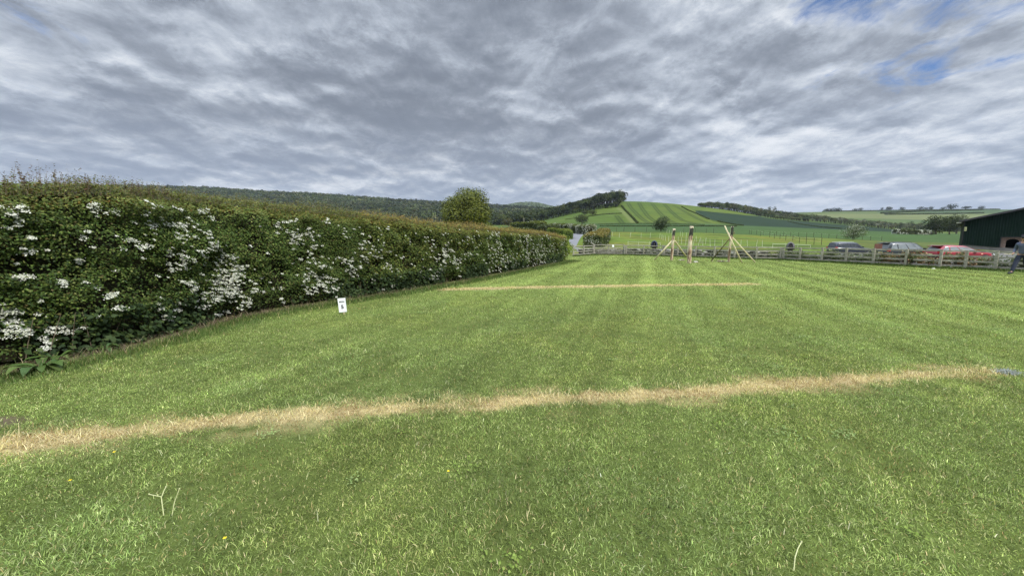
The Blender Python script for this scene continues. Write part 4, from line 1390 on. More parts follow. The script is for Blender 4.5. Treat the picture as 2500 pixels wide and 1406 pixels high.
    # may blossom in flat heads
    spots = [(30, 800, 40, 22, 22), (40, 765, 28, 8, 12), (62, 812, 24, 8, 12), (155, 808, 30, 9, 14), (48, 508, 12, 8, 5), (38, 528, 16, 8, 5), (46, 550, 20, 8, 4), (228, 502, 10, 6, 4), (240, 512, 8, 5, 3), (284, 520, 14, 6, 5),
             (205, 578, 8, 5, 2), (80, 580, 9, 4, 3), (88, 616, 12, 6, 3), (130, 612, 6, 4, 2), (208, 640, 9, 6, 4), (360, 500, 14, 14, 5), (330, 590, 14, 8, 6), (348, 602, 18, 10, 8), (375, 560, 12, 14, 5), (440, 514, 8, 6, 3),
             (405, 548, 20, 6, 7), (450, 552, 24, 7, 12), (500, 516, 12, 7, 5), (468, 536, 12, 4, 3), (516, 532, 10, 4, 3), (495, 570, 10, 8, 5), (430, 585, 14, 14, 8), (415, 618, 14, 12, 7), (440, 634, 12, 10, 6),
             (425, 655, 16, 10, 9), (520, 600, 28, 8, 12), (490, 612, 22, 8, 10), (532, 636, 10, 10, 7), (555, 625, 16, 10, 8), (575, 650, 16, 14, 14), (582, 668, 14, 14, 18), (550, 660, 18, 12, 9), (600, 655, 20, 7, 8),
             (545, 690, 26, 20, 22), (565, 680, 12, 10, 9), (530, 700, 20, 18, 14), (548, 718, 30, 14, 30), (520, 726, 22, 12, 16), (455, 690, 12, 10, 8), (470, 708, 10, 8, 6), (452, 740, 16, 8, 9), (500, 745, 14, 8, 5), (598, 742, 12, 14, 8),
             (610, 706, 14, 14, 6), (685, 735, 6, 5, 2), (545, 768, 14, 6, 5), (72, 678, 16, 6, 8), (158, 692, 7, 6, 5), (275, 718, 9, 6, 4), (290, 755, 9, 6, 4), (112, 850, 9, 6, 3), (300, 842, 6, 6, 3), (120, 835, 8, 4, 2), (390, 752, 12, 6, 5), (405, 775, 10, 6, 4), (430, 760, 14, 5, 5),
             (708, 540, 12, 6, 7), (686, 552, 5, 10, 4), (708, 568, 9, 6, 3), (728, 578, 16, 9, 14), (760, 568, 12, 9, 8), (716, 590, 12, 6, 5), (805, 540, 9, 8, 4), (762, 556, 5, 4, 2), (772, 600, 5, 9, 4), (760, 622, 8, 12, 5), (780, 648, 20, 8, 7),
             (752, 668, 18, 12, 8), (790, 680, 16, 14, 12), (812, 690, 14, 16, 10), (780, 700, 22, 9, 14), (740, 690, 12, 12, 6), (756, 710, 14, 6, 7), (815, 708, 10, 8, 5), (862, 660, 12, 12, 15), (884, 634, 6, 6, 4), (850, 640, 10, 12, 4), (828, 636, 8, 6, 3),
             (888, 570, 5, 4, 2), (880, 605, 14, 16, 6), (905, 612, 14, 14, 7), (925, 625, 14, 12, 6), (945, 650, 10, 10, 5), (910, 685, 6, 6, 3), (957, 700, 5, 6, 3), (960, 660, 8, 12, 4), (935, 705, 6, 4, 2),
             (1060, 600, 10, 12, 6), (1085, 612, 18, 14, 14), (1100, 620, 16, 16, 18), (1080, 630, 16, 12, 14), (1110, 640, 14, 14, 12), (1075, 650, 14, 10, 8), (1050, 680, 16, 6, 9), (1060, 670, 16, 8, 9), (1120, 672, 6, 5, 3), (1140, 625, 6, 12, 4), (1135, 584, 8, 8, 4), (1050, 580, 6, 6, 3),
             (1213, 572, 7, 6, 6), (1230, 567, 10, 3, 4), (1193, 585, 6, 6, 3), (1222, 590, 8, 12, 6), (1218, 602, 9, 9, 8), (1205, 612, 10, 12, 8), (1195, 625, 10, 14, 8), (1222, 622, 12, 14, 12), (1235, 628, 12, 9, 14), (1225, 645, 14, 10, 16), (1250, 640, 12, 14, 14), (1262, 648, 10, 8, 10),
             (1225, 655, 9, 6, 7), (1200, 660, 9, 5, 4), (1205, 668, 6, 5, 3), (1275, 580, 10, 8, 9), (1290, 586, 8, 10, 10), (1282, 602, 8, 14, 9), (1290, 618, 9, 12, 10), (1300, 630, 14, 14, 20), (1310, 612, 14, 14, 16), (1325, 622, 12, 16, 18), (1318, 640, 12, 8, 12), (1335, 606, 9, 18, 10), (1345, 625, 8, 16, 10),
             (1320, 590, 8, 12, 5), (1352, 640, 8, 8, 6), (1300, 650, 9, 6, 8)]
    S, Hh, sc = [], [], []
    for (px, py, rx, ry, k) in spots:
        for _ in range(int(k * 1.25 + 1)):
            q = on_hedge(px + g.normal(0, rx * 0.66), py + g.normal(0, ry * 0.66))
            if q: S.append(q[0]); Hh.append(q[1])
    n = 420
    S = np.concatenate([S, s_near + (HLEN - s_near) * g.random(n)]); Hh = np.concatenate([Hh, 0.4 + 1.6 * g.random(n)])
    x, y, nx, ny, zt = hedge_at(S)
    ok = (Hh > 0.05) & (Hh < zt * 0.97); S, Hh, x, y, nx, ny, zt = [v[ok] for v in (S, Hh, x, y, nx, ny, zt)]
    off = hedge_lump(S, Hh) + 0.02 - 0.05 * g.random(len(S)) - 0.30 * sstep(Hh / zt, 0.84, 1.0) ** 2
    c0 = np.stack([x + nx * off, y + ny * off, Hh], 1)
    k = 20
    fl = np.interp(S, [s_near, s_a, HLEN], [0.0155, 0.018, 0.027])
    rad = (0.016 + 0.028 * g.random(len(S))) * np.interp(S, [s_near, s_a, HLEN], [1.05, 1.1, 1.45])
    dd = g.normal(0, 1, (len(S), k, 3)); dd[..., 2] = dd[..., 2] * 0.5
    face = np.stack([nx * 0.7, ny * 0.7, 0.75 + 0 * nx], 1); face /= np.linalg.norm(face, axis=1)[:, None]
    dd = dd - (dd * face[:, None]).sum(2)[..., None] * face[:, None]
    P = c0[:, None] + dd * (rad * 0.62)[:, None, None] + face[:, None] * (rad * 0.35 * g.random(len(S)))[:, None, None]
    P = P.reshape(-1, 3)
    Nn = np.repeat(face, k, axis=0)
    fs = np.repeat(fl, k) * (0.75 + 0.5 * g.random(len(P)))
    Vq, Fq = leaf_quads(P - base, Nn, fs * 1.15, fs * 1.15, g, 0.35)
    c = pick_cols(len(P), [(0.66, 0.66, 0.58), (0.58, 0.59, 0.49), (0.44, 0.47, 0.32)], [3, 2.2, 1.0], g, 0.07)
    make_mesh('blossom', Vq, Fq, M['petal'], rt, np.repeat(c, 4, axis=0))['kind'] = 'stuff'

    # bare stems at the foot
    bm = bmesh.new()
    for _ in range(90):
        s = s_near + (s_b - s_near) * random.random()
        x, y, nx, ny, zt = [float(v) for v in hedge_at(np.array([s]))[:5]] if False else [float(v[0]) for v in hedge_at(np.array([s]))]
        o1 = -0.10 - 0.12 * random.random()
        l = random.uniform(-0.25, 0.25)
        p0 = Vector((x + nx * o1, y + ny * o1, -0.02)) - Vector(base)
        p1 = p0 + Vector((-ny * l * .4 + nx * 0.03, nx * l * .4 + ny * .03, 0.28))
        p2 = p0 + Vector((-ny * l + nx * 0.08, nx * l + ny * .08, 0.62))
        add_tube(bm, [p0, p1, p2], [0.007, 0.005, 0.003], 5, cap=False)
    bm_obj('bare_stems', bm, M['twig'], rt, True)['kind'] = 'stuff'

    # ivy and bramble leaves low down
    n = 13000
    s = s_near + (HLEN - s_near) * g.random(n)
    pat = sstep(fbm(s * 0.55, s * 0, 241, 3), 0.40, 0.56)
    kk = g.random(n) < pat
    s = s[kk]; n = len(s)
    x, y, nx, ny, zt = hedge_at(s)
    h = 0.04 + 0.55 * g.random(n) ** 1.3
    off = hedge_lump(s, h) + 0.05 - 0.16 * g.random(n)
    sz = (0.05 + 0.05 * g.random(n)) * np.interp(s, [s_a, HLEN], [1, 1.4])
    Vq, Fq = leaf_quads(np.stack([x + nx * off, y + ny * off, h], 1) - base, np.stack([nx * 0.8, ny * 0.8, 0.6 + 0 * nx], 1), sz, sz * 0.8, g, 0.3, 0.6)
    c = pick_cols(n, [(0.020, 0.036, 0.012), (0.030, 0.050, 0.015), (0.055, 0.080, 0.022)], [3, 3, 1], g, 0.18)
    make_mesh('ivy', Vq, Fq, M['leaf'], rt, np.repeat(c, 4, axis=0))
main_hedge()


def dock(px, py, label, size, seed, n=9):
    """broad leaved dock: long curved leaves from one crown"""
    g = np.random.default_rng(seed)
    b = ray_ground(px, py)
    rt = empty('dock_plant', (b[0], b[1], 0), g.random() * 6, label, 'plant', None)
    for k in range(n):
        az = 2 * math.pi * k / n + g.normal(0, 0.25)
        L = size * (0.7 + 0.5 * g.random()); Wd = L * (0.26 + 0.07 * g.random())
        el = 0.95 - 0.25 * g.random()
        V, F = [], []
        m = 9
        for i in range(m):
            t = i / (m - 1)
            r = L * (t - 0.12 * t * t); z = L * (el * t - 0.80 * t * t) + 0.02
            w = Wd * 0.5 * math.sin(math.pi * min(1, max(0.04, (t - 0.12) / 0.88))) ** 0.75 if t > 0.14 else 0.006
            for sgn, lift in ((-1, 0.22), (0, 0), (1, 0.22)):
                V.append((math.cos(az) * r - math.sin(az) * w * sgn, math.sin(az) * r + math.cos(az) * w * sgn, max(0.005, z + w * lift + (0.012 * math.sin(9 * t + k) if sgn else 0))))
        for i in range(m - 1):
            for j in range(2):
                a = i * 3 + j
                F.append((a, a + 1, a + 4, a + 3))
        c = np.array([(0.062, 0.105, 0.026), (0.085, 0.125, 0.035), (0.05, 0.09, 0.03)][k % 3]) * (0.8 + 0.4 * g.random())
        make_mesh('leaf', V, np.array(F), M['leaf'], rt, np.tile(c, (len(V), 1)), True)
dock(100, 905, 'large broad leaved dock plant at the left end under the hedge', 0.34, 3, 11)
dock(135, 880, 'smaller dock plant with upright leaves close against the hedge foot', 0.26, 4, 8)
dock(255, 858, 'dark leafy dock plant at the hedge foot right of the white blossom heads', 0.22, 5, 9)
dock(425, 812, 'low dark green dock plant at the hedge foot below the thickest blossom', 0.20, 6, 9)


def hedge_end():
    p = ray_ground(1372, 634)
    b = p + np.array([-0.75, -0.7, 0])
    make_tree('bright_bush', (b[0], b[1], 0), 2.0, 2.7, 'bright yellow green leafy bush closing the far end of the hawthorn hedge', 'bush', None, 9000, 0.10,
              [(0.155, 0.205, 0.030), (0.205, 0.245, 0.036), (0.085, 0.125, 0.020)], [3, 2, 2], 0.02, 0.05, 13, 1.1, 5, 0.0, 0.02, 'leaf', 0.02)
hedge_end()

# ------------------------------------------------------------------ woods, trees and field hedges
OAK = [(0.078, 0.094, 0.013), (0.112, 0.126, 0.018), (0.042, 0.055, 0.010), (0.150, 0.160, 0.034)]
DKG = [(0.020, 0.030, 0.0095), (0.031, 0.043, 0.012), (0.047, 0.057, 0.018), (0.014, 0.022, 0.008)]
MIX = [(0.040, 0.054, 0.020), (0.060, 0.076, 0.026), (0.078, 0.080, 0.036), (0.028, 0.040, 0.017)]


def wood(name, pts, hts, wid, quads, label, pal, wts, seed, leaf_f=0.17, mat='far_leaf', tone=None):
    """a far wood read as one mass: every tree is a trunk and a crown of leaf clumps"""
    g = np.random.default_rng(seed)
    n = len(pts)
    P, D, Lf, C = [], [], [], []
    nb = 5
    q = max(1, quads // nb)
    Vt, Ft = [], []
    # crown = five lobes
    lob = g.normal(0, 1, (n, nb, 3)); lob /= np.linalg.norm(lob, axis=2)[..., None]
    lob[..., 2] = np.abs(lob[..., 2]) * 0.9 - 0.15
    d = g.normal(0, 1, (n, nb, q, 3)); d /= np.linalg.norm(d, axis=3)[..., None]
    d[..., 2] = np.where(d[..., 2] < -0.3, -d[..., 2], d[..., 2])
    r = (0.52 + 0.12 * g.random((n, nb, 1, 1)))
    q3 = lob[:, :, None] * 0.5 + d * r * (1 - 0.18 * g.random((n, nb, q, 1)))
    sx = wid[:, None, None, None] * 0.56; sz = (hts * 0.50)[:, None, None]
    X = pts[:, 0][:, None, None] + q3[..., 0] * sx[..., 0]
    Y = pts[:, 1][:, None, None] + q3[..., 1] * sx[..., 0]
    Z = pts[:, 2][:, None, None] + (hts * 0.53)[:, None, None] + q3[..., 2] * sz
    PP = np.stack([X, Y, Z], -1).reshape(-1, 3)
    Dn = (q3 + np.array([0, 0, 0.25])).reshape(-1, 3)
    Dn /= np.linalg.norm(Dn, axis=1)[:, None]
    lf = np.repeat(wid * leaf_f, nb * q) * (0.7 + 0.6 * g.random(n * nb * q))
    V, F = leaf_quads(PP, Dn, lf, lf * 0.85, g, 0.35)
    pal = np.asarray(pal, float)
    tc = pal[g.choice(len(pal), n, p=np.array(wts) / np.sum(wts))] * np.exp(g.normal(0, 0.22, (n, 1)))
    if tone is not None: tc = tc * tone[:, None]
    c = np.repeat(tc, nb * q, axis=0) * np.exp(g.normal(0, 0.16, (n * nb * q, 1)))
    V2, F2, C2 = [], [], []
    a = np.linspace(0, 2 * math.pi, 6)[:-1]
    tr = wid * 0.035
    for zf, rf in ((-0.05, 1.2), (0.65, 0.6)):
        V2.append(np.stack([pts[:, 0][:, None] + np.cos(a) * tr[:, None] * rf, pts[:, 1][:, None] + np.sin(a) * tr[:, None] * rf, np.repeat((pts[:, 2] + hts * zf)[:, None], 5, 1)], -1))
    V2 = np.stack(V2, 1).reshape(-1, 3)
    i0 = np.arange(n)[:, None, None] * 10
    F2 = (i0 + np.array([[[k, (k + 1) % 5, 5 + (k + 1) % 5, 5 + k] for k in range(5)]])).reshape(-1, 4)
    cc = np.concatenate([np.repeat(c, 4, axis=0), np.tile([0.030, 0.027, 0.022], (len(V2), 1))])
    ctr = np.array([pts[:, 0].mean(), pts[:, 1].mean(), pts[:, 2].min()])
    o = make_mesh(name, np.concatenate([V, V2]) - ctr, np.concatenate([F, F2 + len(V)]), M[mat], None, cc)
    o.location = ctr
    return tag(o, label, 'wood', kind='stuff')


def scatter(xy, sp, g, jit=0.45):
    """jittered grid over bounds -> points"""
    x0, x1, y0, y1 = xy
    X, Y = np.meshgrid(np.arange(x0, x1, sp), np.arange(y0, y1, sp))
    P = np.stack([X.ravel(), Y.ravel()], 1)
    return P + (g.random(P.shape) - 0.5) * 2 * jit * sp


def all_woods():
    g = np.random.default_rng(77)
    # left-hand ridge
    P = scatter((-2700, 330, 700, 1560), 13.5, g)
    a = P[:, 0] / P[:, 1]
    lim = np.interp(a, [-2, -1.33, 0.0, 0.2], [760, 760, 760, 700])
    ok = (P[:, 1] > lim) & (a < 0.16) & (a > -1.75)
    near = P[:, 1] < 940
    P = P[ok]
    a = P[:, 0] / P[:, 1]
    z = height(P[:, 0], P[:, 1])
    h = 11 + 9 * g.random(len(P)); w = 11 + 9 * g.random(len(P))
    # dark conifers along the top of the nearer shoulder
    tone = 0.55 + 1.05 * fbm(P[:, 0] * 0.008, P[:, 1] * 0.008, 5, 3)
    top = (P[:, 1] > 1290) & (a > -0.32)
    tone[top] *= 0.62
    wood('ridge_woodland', np.stack([P[:, 0], P[:, 1], z], 1), h, w, 45, 'broadleaved woodland covering the long ridge on the left skyline', MIX, [3, 3, 2, 2], 301, 0.20, tone=tone)
    # hilltop wood with its tongue running down to the left
    base = hits([(1200, 551), (1240, 549.5), (1283, 547), (1330, 538), (1370, 529), (1416, 519), (1450, 513), (1480, 509.5), (1505, 506.5), (1514, 500), (1519, 493), (1524, 492)], 300)
    P = scatter((-60, 240, 380, 900), 9.5, g)
    bx = base[:, 0] / base[:, 1]
    a = P[:, 0] / P[:, 1]
    yb = np.interp(a, bx, base[:, 1], left=2000, right=1e5)
    ok = (P[:, 1] > yb) & (P[:, 1] < yb + 230) & (a < 0.312) & (a > -0.06)
    P = P[ok]; a = P[:, 0] / P[:, 1]
    z = height(P[:, 0], P[:, 1])
    f = sstep(a, 0.05, 0.2)
    h = (12 + 5 * g.random(len(P))) * (1 - 0.05 * (1 - f)) * (1 + 0.28 * sstep(a, 0.17, 0.24) - 0.42 * sstep(a, 0.285, 0.312)); w = 10 + 6 * g.random(len(P))
    tone = 1.0 + 0.25 * (1 - f)
    # bushes closing the edge of the wood down to the field
    Q, _t, _s = path_points(base, 4.5)
    Q = Q + np.stack([g.normal(-1.0, 1.2, len(Q)), 3.0 + 3.0 * g.random(len(Q))], 1)
    P = np.vstack([P, Q]); z = np.concatenate([z, height(Q[:, 0], Q[:, 1])])
    h = np.concatenate([h, 5 + 4 * g.random(len(Q))]); w = np.concatenate([w, 7 + 3 * g.random(len(Q))]); tone = np.concatenate([tone, np.full(len(Q), 1.1)])
    wood('hilltop_wood', np.stack([P[:, 0], P[:, 1], z], 1), h, w, 230, 'dark green wood crowning the hill and running down its left side', DKG + [(0.075, 0.085, 0.04)], [3, 3, 2, 2, 0.8], 302, 0.105, tone=tone)
    # wood behind the right shoulder of the hill
    P = scatter((290, 600, 640, 800), 8.5, g)
    a = P[:, 0] / P[:, 1]
    edge = hits(H1([(1640, 228), (1800, 243), (2000, 272), (2200, 308), (2400, 338)]) + H2([(200, 432), (500, 487), (1000, 520)]), 300)
    ea = edge[:, 0] / edge[:, 1]
    yb = np.interp(a, ea, edge[:, 1], left=1e5, right=1e5)
    ok = (P[:, 1] > np.maximum(yb, 640)) & (P[:, 1] < 775)
    P = P[ok]; a = P[:, 0] / P[:, 1]
    z = height(P[:, 0], P[:, 1])
    h = (9 + 5 * g.random(len(P))) * np.interp(a, [0.48, 0.52, 0.56, 0.70, 0.78], [0.55, 0.95, 1.05, 1.0, 0.75]); w = 7 + 4 * g.random(len(P))
    Q, _t, _s = path_points(edge, 4.5)
    Q = Q + np.stack([g.normal(0, 1.0, len(Q)), 3.0 + 4.0 * g.random(len(Q))], 1)
    P = np.vstack([P, Q]); z = np.concatenate([z, height(Q[:, 0], Q[:, 1])])
    h = np.concatenate([h, 4 + 4 * g.random(len(Q))]); w = np.concatenate([w, 6 + 3 * g.random(len(Q))])
    wood('shoulder_wood', np.stack([P[:, 0], P[:, 1], z], 1), h, w, 160, 'mixed wood behind the right shoulder of the striped hill', MIX + [(0.13, 0.14, 0.09)], [3, 3, 2, 2, 1], 303, 0.12)
    # belt of thorn and scrub below the right-hand ridge
    P = scatter((440, 860, 600, 760), 7.5, g)
    a = P[:, 0] / P[:, 1]
    ylo = np.interp(a, [0.76, 0.85, 0.95, 1.05, 1.2], [690, 660, 640, 640, 640])
    ok = (P[:, 1] > ylo) & (P[:, 1] < ylo + 70) & (a > 0.765) & (a < 1.18)
    P = P[ok]; a = P[:, 0] / P[:, 1]
    z = height(P[:, 0], P[:, 1])
    h = 6 + 6 * g.random(len(P)) * (0.5 + fbm(a * 40, a * 0, 9, 2)); w = 6 + 4 * g.random(len(P))
    wood('scrub_belt', np.stack([P[:, 0], P[:, 1], z], 1), h, w, 120, 'belt of scrub and thorn bushes below the right hand ridge', MIX + [(0.135, 0.145, 0.10)], [3, 3, 2.5, 1.5, 1.2], 304, 0.13)
    # distant rounded hill top
    P = scatter((-120, 420, 2300, 2790), 17, g)
    a = P[:, 0] / P[:, 1]
    ok = (a > -0.04) & (a < 0.13)
    P = P[ok]; z = height(P[:, 0], P[:, 1])
    h = 9 + 5 * g.random(len(P)); w = 15 + 8 * g.random(len(P))
    wood('distant_wood', np.stack([P[:, 0], P[:, 1], z], 1), h, w, 30, 'pale distant wooded hilltop seen in the gap of the valley', [(0.09, 0.12, 0.06), (0.11, 0.14, 0.07)], [1, 1], 305, 0.22)
all_woods()


def single_trees():
    # the big round tree behind the hedge
    b = ray_depth(1140, 556, 112)
    z = hz(b[0], b[1])
    top = ray_depth(1140, 462, 112)[2]
    make_tree('round_tree', (b[0], b[1], z), top - z, 13.4, 'large round yellow green tree standing alone behind the hedge', 'tree', None, 26000, 0.40, OAK, [3, 3, 2.4, 1.0], 0.12, 0.42, 18, 1.1, 2, 0.13, 0, 'leaf', 0.06)
    # the two bushes in the near field
    p = hit(1613, 565.5)
    make_tree('dark_bush', tuple(p), ray_depth(1613, 527, p[1])[2] - p[2], 40 / FPX * p[1], 'round dark green bush standing at the field edge left of the posts', 'bush', None, 5200, 0.20,
              [(0.030, 0.048, 0.022), (0.055, 0.075, 0.034), (0.10, 0.115, 0.06)], [3, 3, 1.2], 0.05, 0.12, 11, 1.1, 7, 0.22, 0, 'leaf', 0.03)
    p = hit(2082, 585.5)
    make_tree('hawthorn_bush', tuple(p), ray_depth(2082, 545, p[1])[2] - p[2], 49 / FPX * p[1], 'round hawthorn bush flecked with white blossom behind the dark car', 'bush', None, 5200, 0.17,
              [(0.048, 0.070, 0.026), (0.080, 0.105, 0.040), (0.12, 0.140, 0.06)], [3, 3, 1.5], 0.08, 0.10, 11, 1.0, 8, 0.2, 0.17, 'leaf', 0.03)
    # trees on the slope
    for (x, yb, yt, w, lab, sd) in ((1420.5, 549, 523, 34, 'dark round tree at the foot of the slope left of the hill', 11), (1427, 524, 512, 19, 'small tree on the slope just above the dark round tree', 12),
                                    (1447, 527, 512, 19, 'small grey green tree standing on the slope under the hilltop wood', 13), (1241, 555, 531, 28, 'brownish tree by the wooded valley right of the large round tree', 14)):
        p = hit(x, yb)
        pal = MIX if sd != 14 else [(0.095, 0.085, 0.04), (0.12, 0.105, 0.05), (0.06, 0.06, 0.03)]
        make_tree('field_tree', tuple(p), ray_depth(x, yt, p[1])[2] - p[2], w / FPX * p[1], lab, 'tree', 'trees on the slope', 1500, w / FPX * p[1] * 0.055, pal + [(0.03, 0.05, 0.018)], [2] * (len(pal) + 1), 0.16, None, 9, 1.0, sd, 0.15)
    # group by the barn
    for (x, yb, yt, w, lab, sd) in ((2284, 572, 524, 50, 'broad dark green tree left of the barn, front of its group', 21), (2317, 572.5, 526, 40, 'dark green tree next to the left wall of the barn', 22),
                                    (2334, 571, 520, 44, 'lighter olive tree rising behind the corner of the barn', 23)):
        p = hit(x, yb, 60)
        pal = DKG if sd < 23 else MIX
        make_tree('barn_tree', tuple(p), ray_depth(x, yt, p[1])[2] - p[2], w / FPX * p[1], lab, 'tree', 'trees by the barn', 2600, w / FPX * p[1] * 0.05, pal, [3, 3, 2, 2], 0.1, None, 11, 1.0, sd, 0.12, 0, 'far_leaf', 0.08)
    # along the skyline of the right-hand ridge
    sky = [(2153, 8, 9, 'small round tree, leftmost of the close pair on the ridge skyline'), (2170, 15, 10, 'wide low tree just right of the small round one on the ridge skyline'), (2202, 12, 9, 'compact dark tree alone on the ridge skyline left of the middle'),
           (2247, 13, 9.5, 'round tree on the ridge skyline, left of the faint thin one'), (2260, 8, 8, 'faint thin tree between two round ones on the ridge skyline'), (2272, 12, 9.5, 'domed tree right of the faint thin one on the ridge skyline'),
           (2302, 11, 7, 'small tree touching the left of the largest skyline tree'), (2321, 23, 13, 'largest tree on the ridge skyline, a wide dome'), (2358, 17, 8.5, 'flat topped spreading tree on the ridge skyline'),
           (2396, 13, 9, 'last small tree on the ridge skyline before the barn roof'), (2100, 10, 9, 'tall narrow tree on the left part of the ridge skyline'), (2087, 13, 6, 'low rounded tree left of the tall narrow one on the ridge'), (2040, 22, 6.5, 'long low clump of trees at the left end of the ridge skyline'), (2019, 17, 6.5, 'leftmost low clump of trees on the ridge skyline')]
    for i, (x, w, h, lab) in enumerate(sky):
        y0 = np.interp(x, [2010, 2140, 2254, 2434], [517.5, 515.6, 514, 512])
        p = ray_depth(x, y0, 1300); p[2] = hz(p[0], p[1])
        W = w / FPX * 1300; Hh = h / FPX * 1300
        flat = 0.55 if i == 8 else 1.0
        make_tree('skyline_tree', tuple(p), Hh, W, lab, 'tree', 'trees along the ridge skyline', 420, W * 0.085, DKG, [3, 3, 2, 2], 0.22, W * 0.045, 8, flat, 40 + i, 0.25, 0, 'far_leaf', 0.2 if i != 8 else 0.5)
    # bare crowned pair over the shoulder wood
    for (x, yb, yt, w, lab, sd) in ((1876, 514, 503, 11, 'thin crowned tree sticking out above the shoulder wood, left one', 61), (1889, 515, 503, 11, 'thin crowned tree sticking out above the shoulder wood, right one', 62)):
        p = ray_depth(x, 540, 735); p[2] = hz(p[0], p[1])
        make_tree('tall_tree', tuple(p), ray_depth(x, yt, 735)[2] - p[2], w / FPX * 735, lab, 'tree', 'thin trees over the shoulder wood', 260, 0.9, MIX, [3, 3, 2, 2], 0.6, 0.3, 7, 0.7, sd, 0.3, 0, 'far_leaf', 0.55)
single_trees()


def field_hedges():
    HG = [(0.046, 0.068, 0.020), (0.068, 0.090, 0.026), (0.095, 0.112, 0.035), (0.032, 0.047, 0.016)]
    RUST = [(0.24, 0.155, 0.04), (0.20, 0.165, 0.04), (0.15, 0.15, 0.035)]
    def along(pts, lo=40): return hits(pts, lo)
    W4 = [3, 3, 2, 2]
    # by the lane
    lane_r = np.array([hit(1441, 601, 44)[:2], hit(1446, 596, 44)[:2], hit(1447, 588, 44)[:2], hit(1441, 580, 44)[:2]])
    p0 = hit(1438, 604, 44); d0 = np.array([0.28, 1.0])
    strip_hedge('lane_hedge', np.array([[p0[0] + 0.5, p0[1]], [p0[0] + 2.6, p0[1] + 7], [p0[0] + 5.2, p0[1] + 16], [p0[0] + 8.5, p0[1] + 28]]), 1.9, 2.6, 'thick hedge with a rusty orange top on the right side of the lane', height, 0.13, 62, HG, W4, RUST, 0.05, 81, 'hedges along the lane', 'hedge', 0.18, 'leaf')
    q0 = hit(1398, 600, 44)
    strip_hedge('lane_hedge', along([(1388, 585), (1384, 579), (1364, 574.5), (1342, 573)], 50), 1.75, 1.6, 'bright green hedge on the left bank of the lane', height, 0.13, 62,
                [(0.085, 0.135, 0.022), (0.12, 0.165, 0.028), (0.06, 0.10, 0.02)], [3, 2, 2], [(0.15, 0.18, 0.035)], 0, 82, 'hedges along the lane', 'hedge', 0.2, 'leaf')
    strip_hedge('lane_hedge', along([(1342, 563), (1375, 566), (1410, 570.5), (1436, 572.5), (1446, 570)], 60), 2.4, 2.2, 'dark hedge with white flecks across the far bend of the lane', height, 0.22, 26, HG, W4, [(0.11, 0.13, 0.03)], 0.14, 83, 'hedges along the lane', 'hedge', 0.2, 'leaf')
    strip_hedge('lane_hedge', along([(1315, 566), (1345, 567), (1366, 566), (1378, 564)], 60), 1.9, 2.0, 'dark clipped hedge left of the lane, between two paler ones', height, 0.2, 28, HG, W4, None, 0.03, 84, 'hedges along the lane', 'hedge', 0.2, 'leaf')
    strip_hedge('lane_hedge', along([(1252, 561), (1285, 561), (1310, 562), (1325, 566)], 60), 3.0, 2.5, 'long green hedge running left from the lane towards the power pole', height, 0.3, 16, HG, W4, [(0.12, 0.14, 0.03)], 0.02, 85, 'hedges along the lane', 'hedge', 0.2)
    strip_hedge('field_hedge', along([(1235, 565), (1262, 565), (1290, 566)], 60), 1.3, 1.6, 'short low dark hedge just above the blossoming hedge top', height, 0.2, 24, HG, W4, None, 0.03, 86, None, 'hedge', 0.2)
    # on the hill
    def hill(pts, h, w, lab, sd, pal=HG):
        strip_hedge('field_hedge', along(pts, 300), h, w, lab, height, 0.5, 5.0, pal, W4, None, 0, sd, 'field hedges on the hill', 'hedge', 0.2)
    hill(H1([(688, 215), (735, 275), (800, 338), (840, 380), (885, 425)]), 1.5, 2.0, 'dark hedge beside the pale track down the hill', 91)
    hill(H1([(1420, 226), (1500, 271), (1600, 309), (1680, 346), (1752, 379)]), 1.0, 1.8, 'dark hedge between the striped field and the dark green field', 92)
    hill(H1([(1862, 402), (2000, 432), (2170, 457)]), 0.9, 1.6, 'low dark hedge along the lower edge of the dark green field', 93)
    hill(H1([(290, 343), (400, 328), (500, 317), (690, 308)]), 0.9, 1.6, 'dark hedge across the small field under the hilltop wood', 94)
    hill(H1([(0, 383), (100, 370), (170, 358)]), 0.7, 1.5, 'faint low hedge at the left foot of the hill', 95)
    hill(H1([(400, 441), (640, 434), (840, 431), (1080, 434), (1500, 441), (1700, 446)]), 0.45, 1.2, 'long low hedge along the foot of the hill', 96)
    hill(H1([(425, 472), (700, 470), (1060, 472), (1300, 474), (1700, 480), (2090, 483)]), 0.7, 1.4, 'long dark hedge across the flat fields below the hill', 97)
    hill(H2([(660, 520), (900, 568), (1240, 612), (1500, 630)]), 0.9, 1.6, 'dark hedge slanting down behind the hawthorn bush', 98)
    def ridge(pts, h, lab, sd):
        P = np.array([[ray_depth(x, y, Y)[0], Y] for x, y, Y in pts])
        strip_hedge('field_hedge', P, h, 4.0, lab, height, 1.5, 0.8, HG, W4, None, 0, sd, 'field hedges on the far ridge', 'hedge', 0.2)
    ridge([(2008, 517, 1296), (2140, 516, 1296), (2254, 514, 1296), (2440, 512, 1296)], 3.0, 'thin dark hedge along the skyline of the right ridge', 101)
    ridge([(2150, 531, 1100), (2200, 527, 1140), (2262, 523, 1190), (2400, 520, 1230)], 4.0, 'dark hedge climbing across the right ridge', 102)
    ridge([(2160, 533, 1060), (2255, 530, 1085), (2400, 525, 1120)], 3.0, 'dark hedge along the bottom of the ridge fields', 103)
    # may in flower by the far trees
    p = hits([(2185, 571), (2225, 572), (2272, 573)], 60)
    strip_hedge('flowering_hedge', p, 2.6, 3.0, 'hawthorn hedge white with blossom left of the barn trees', height, 0.55, 5.0, MIX, W4, None, 0.28, 104, None, 'hedge', 0.3)
field_hedges()

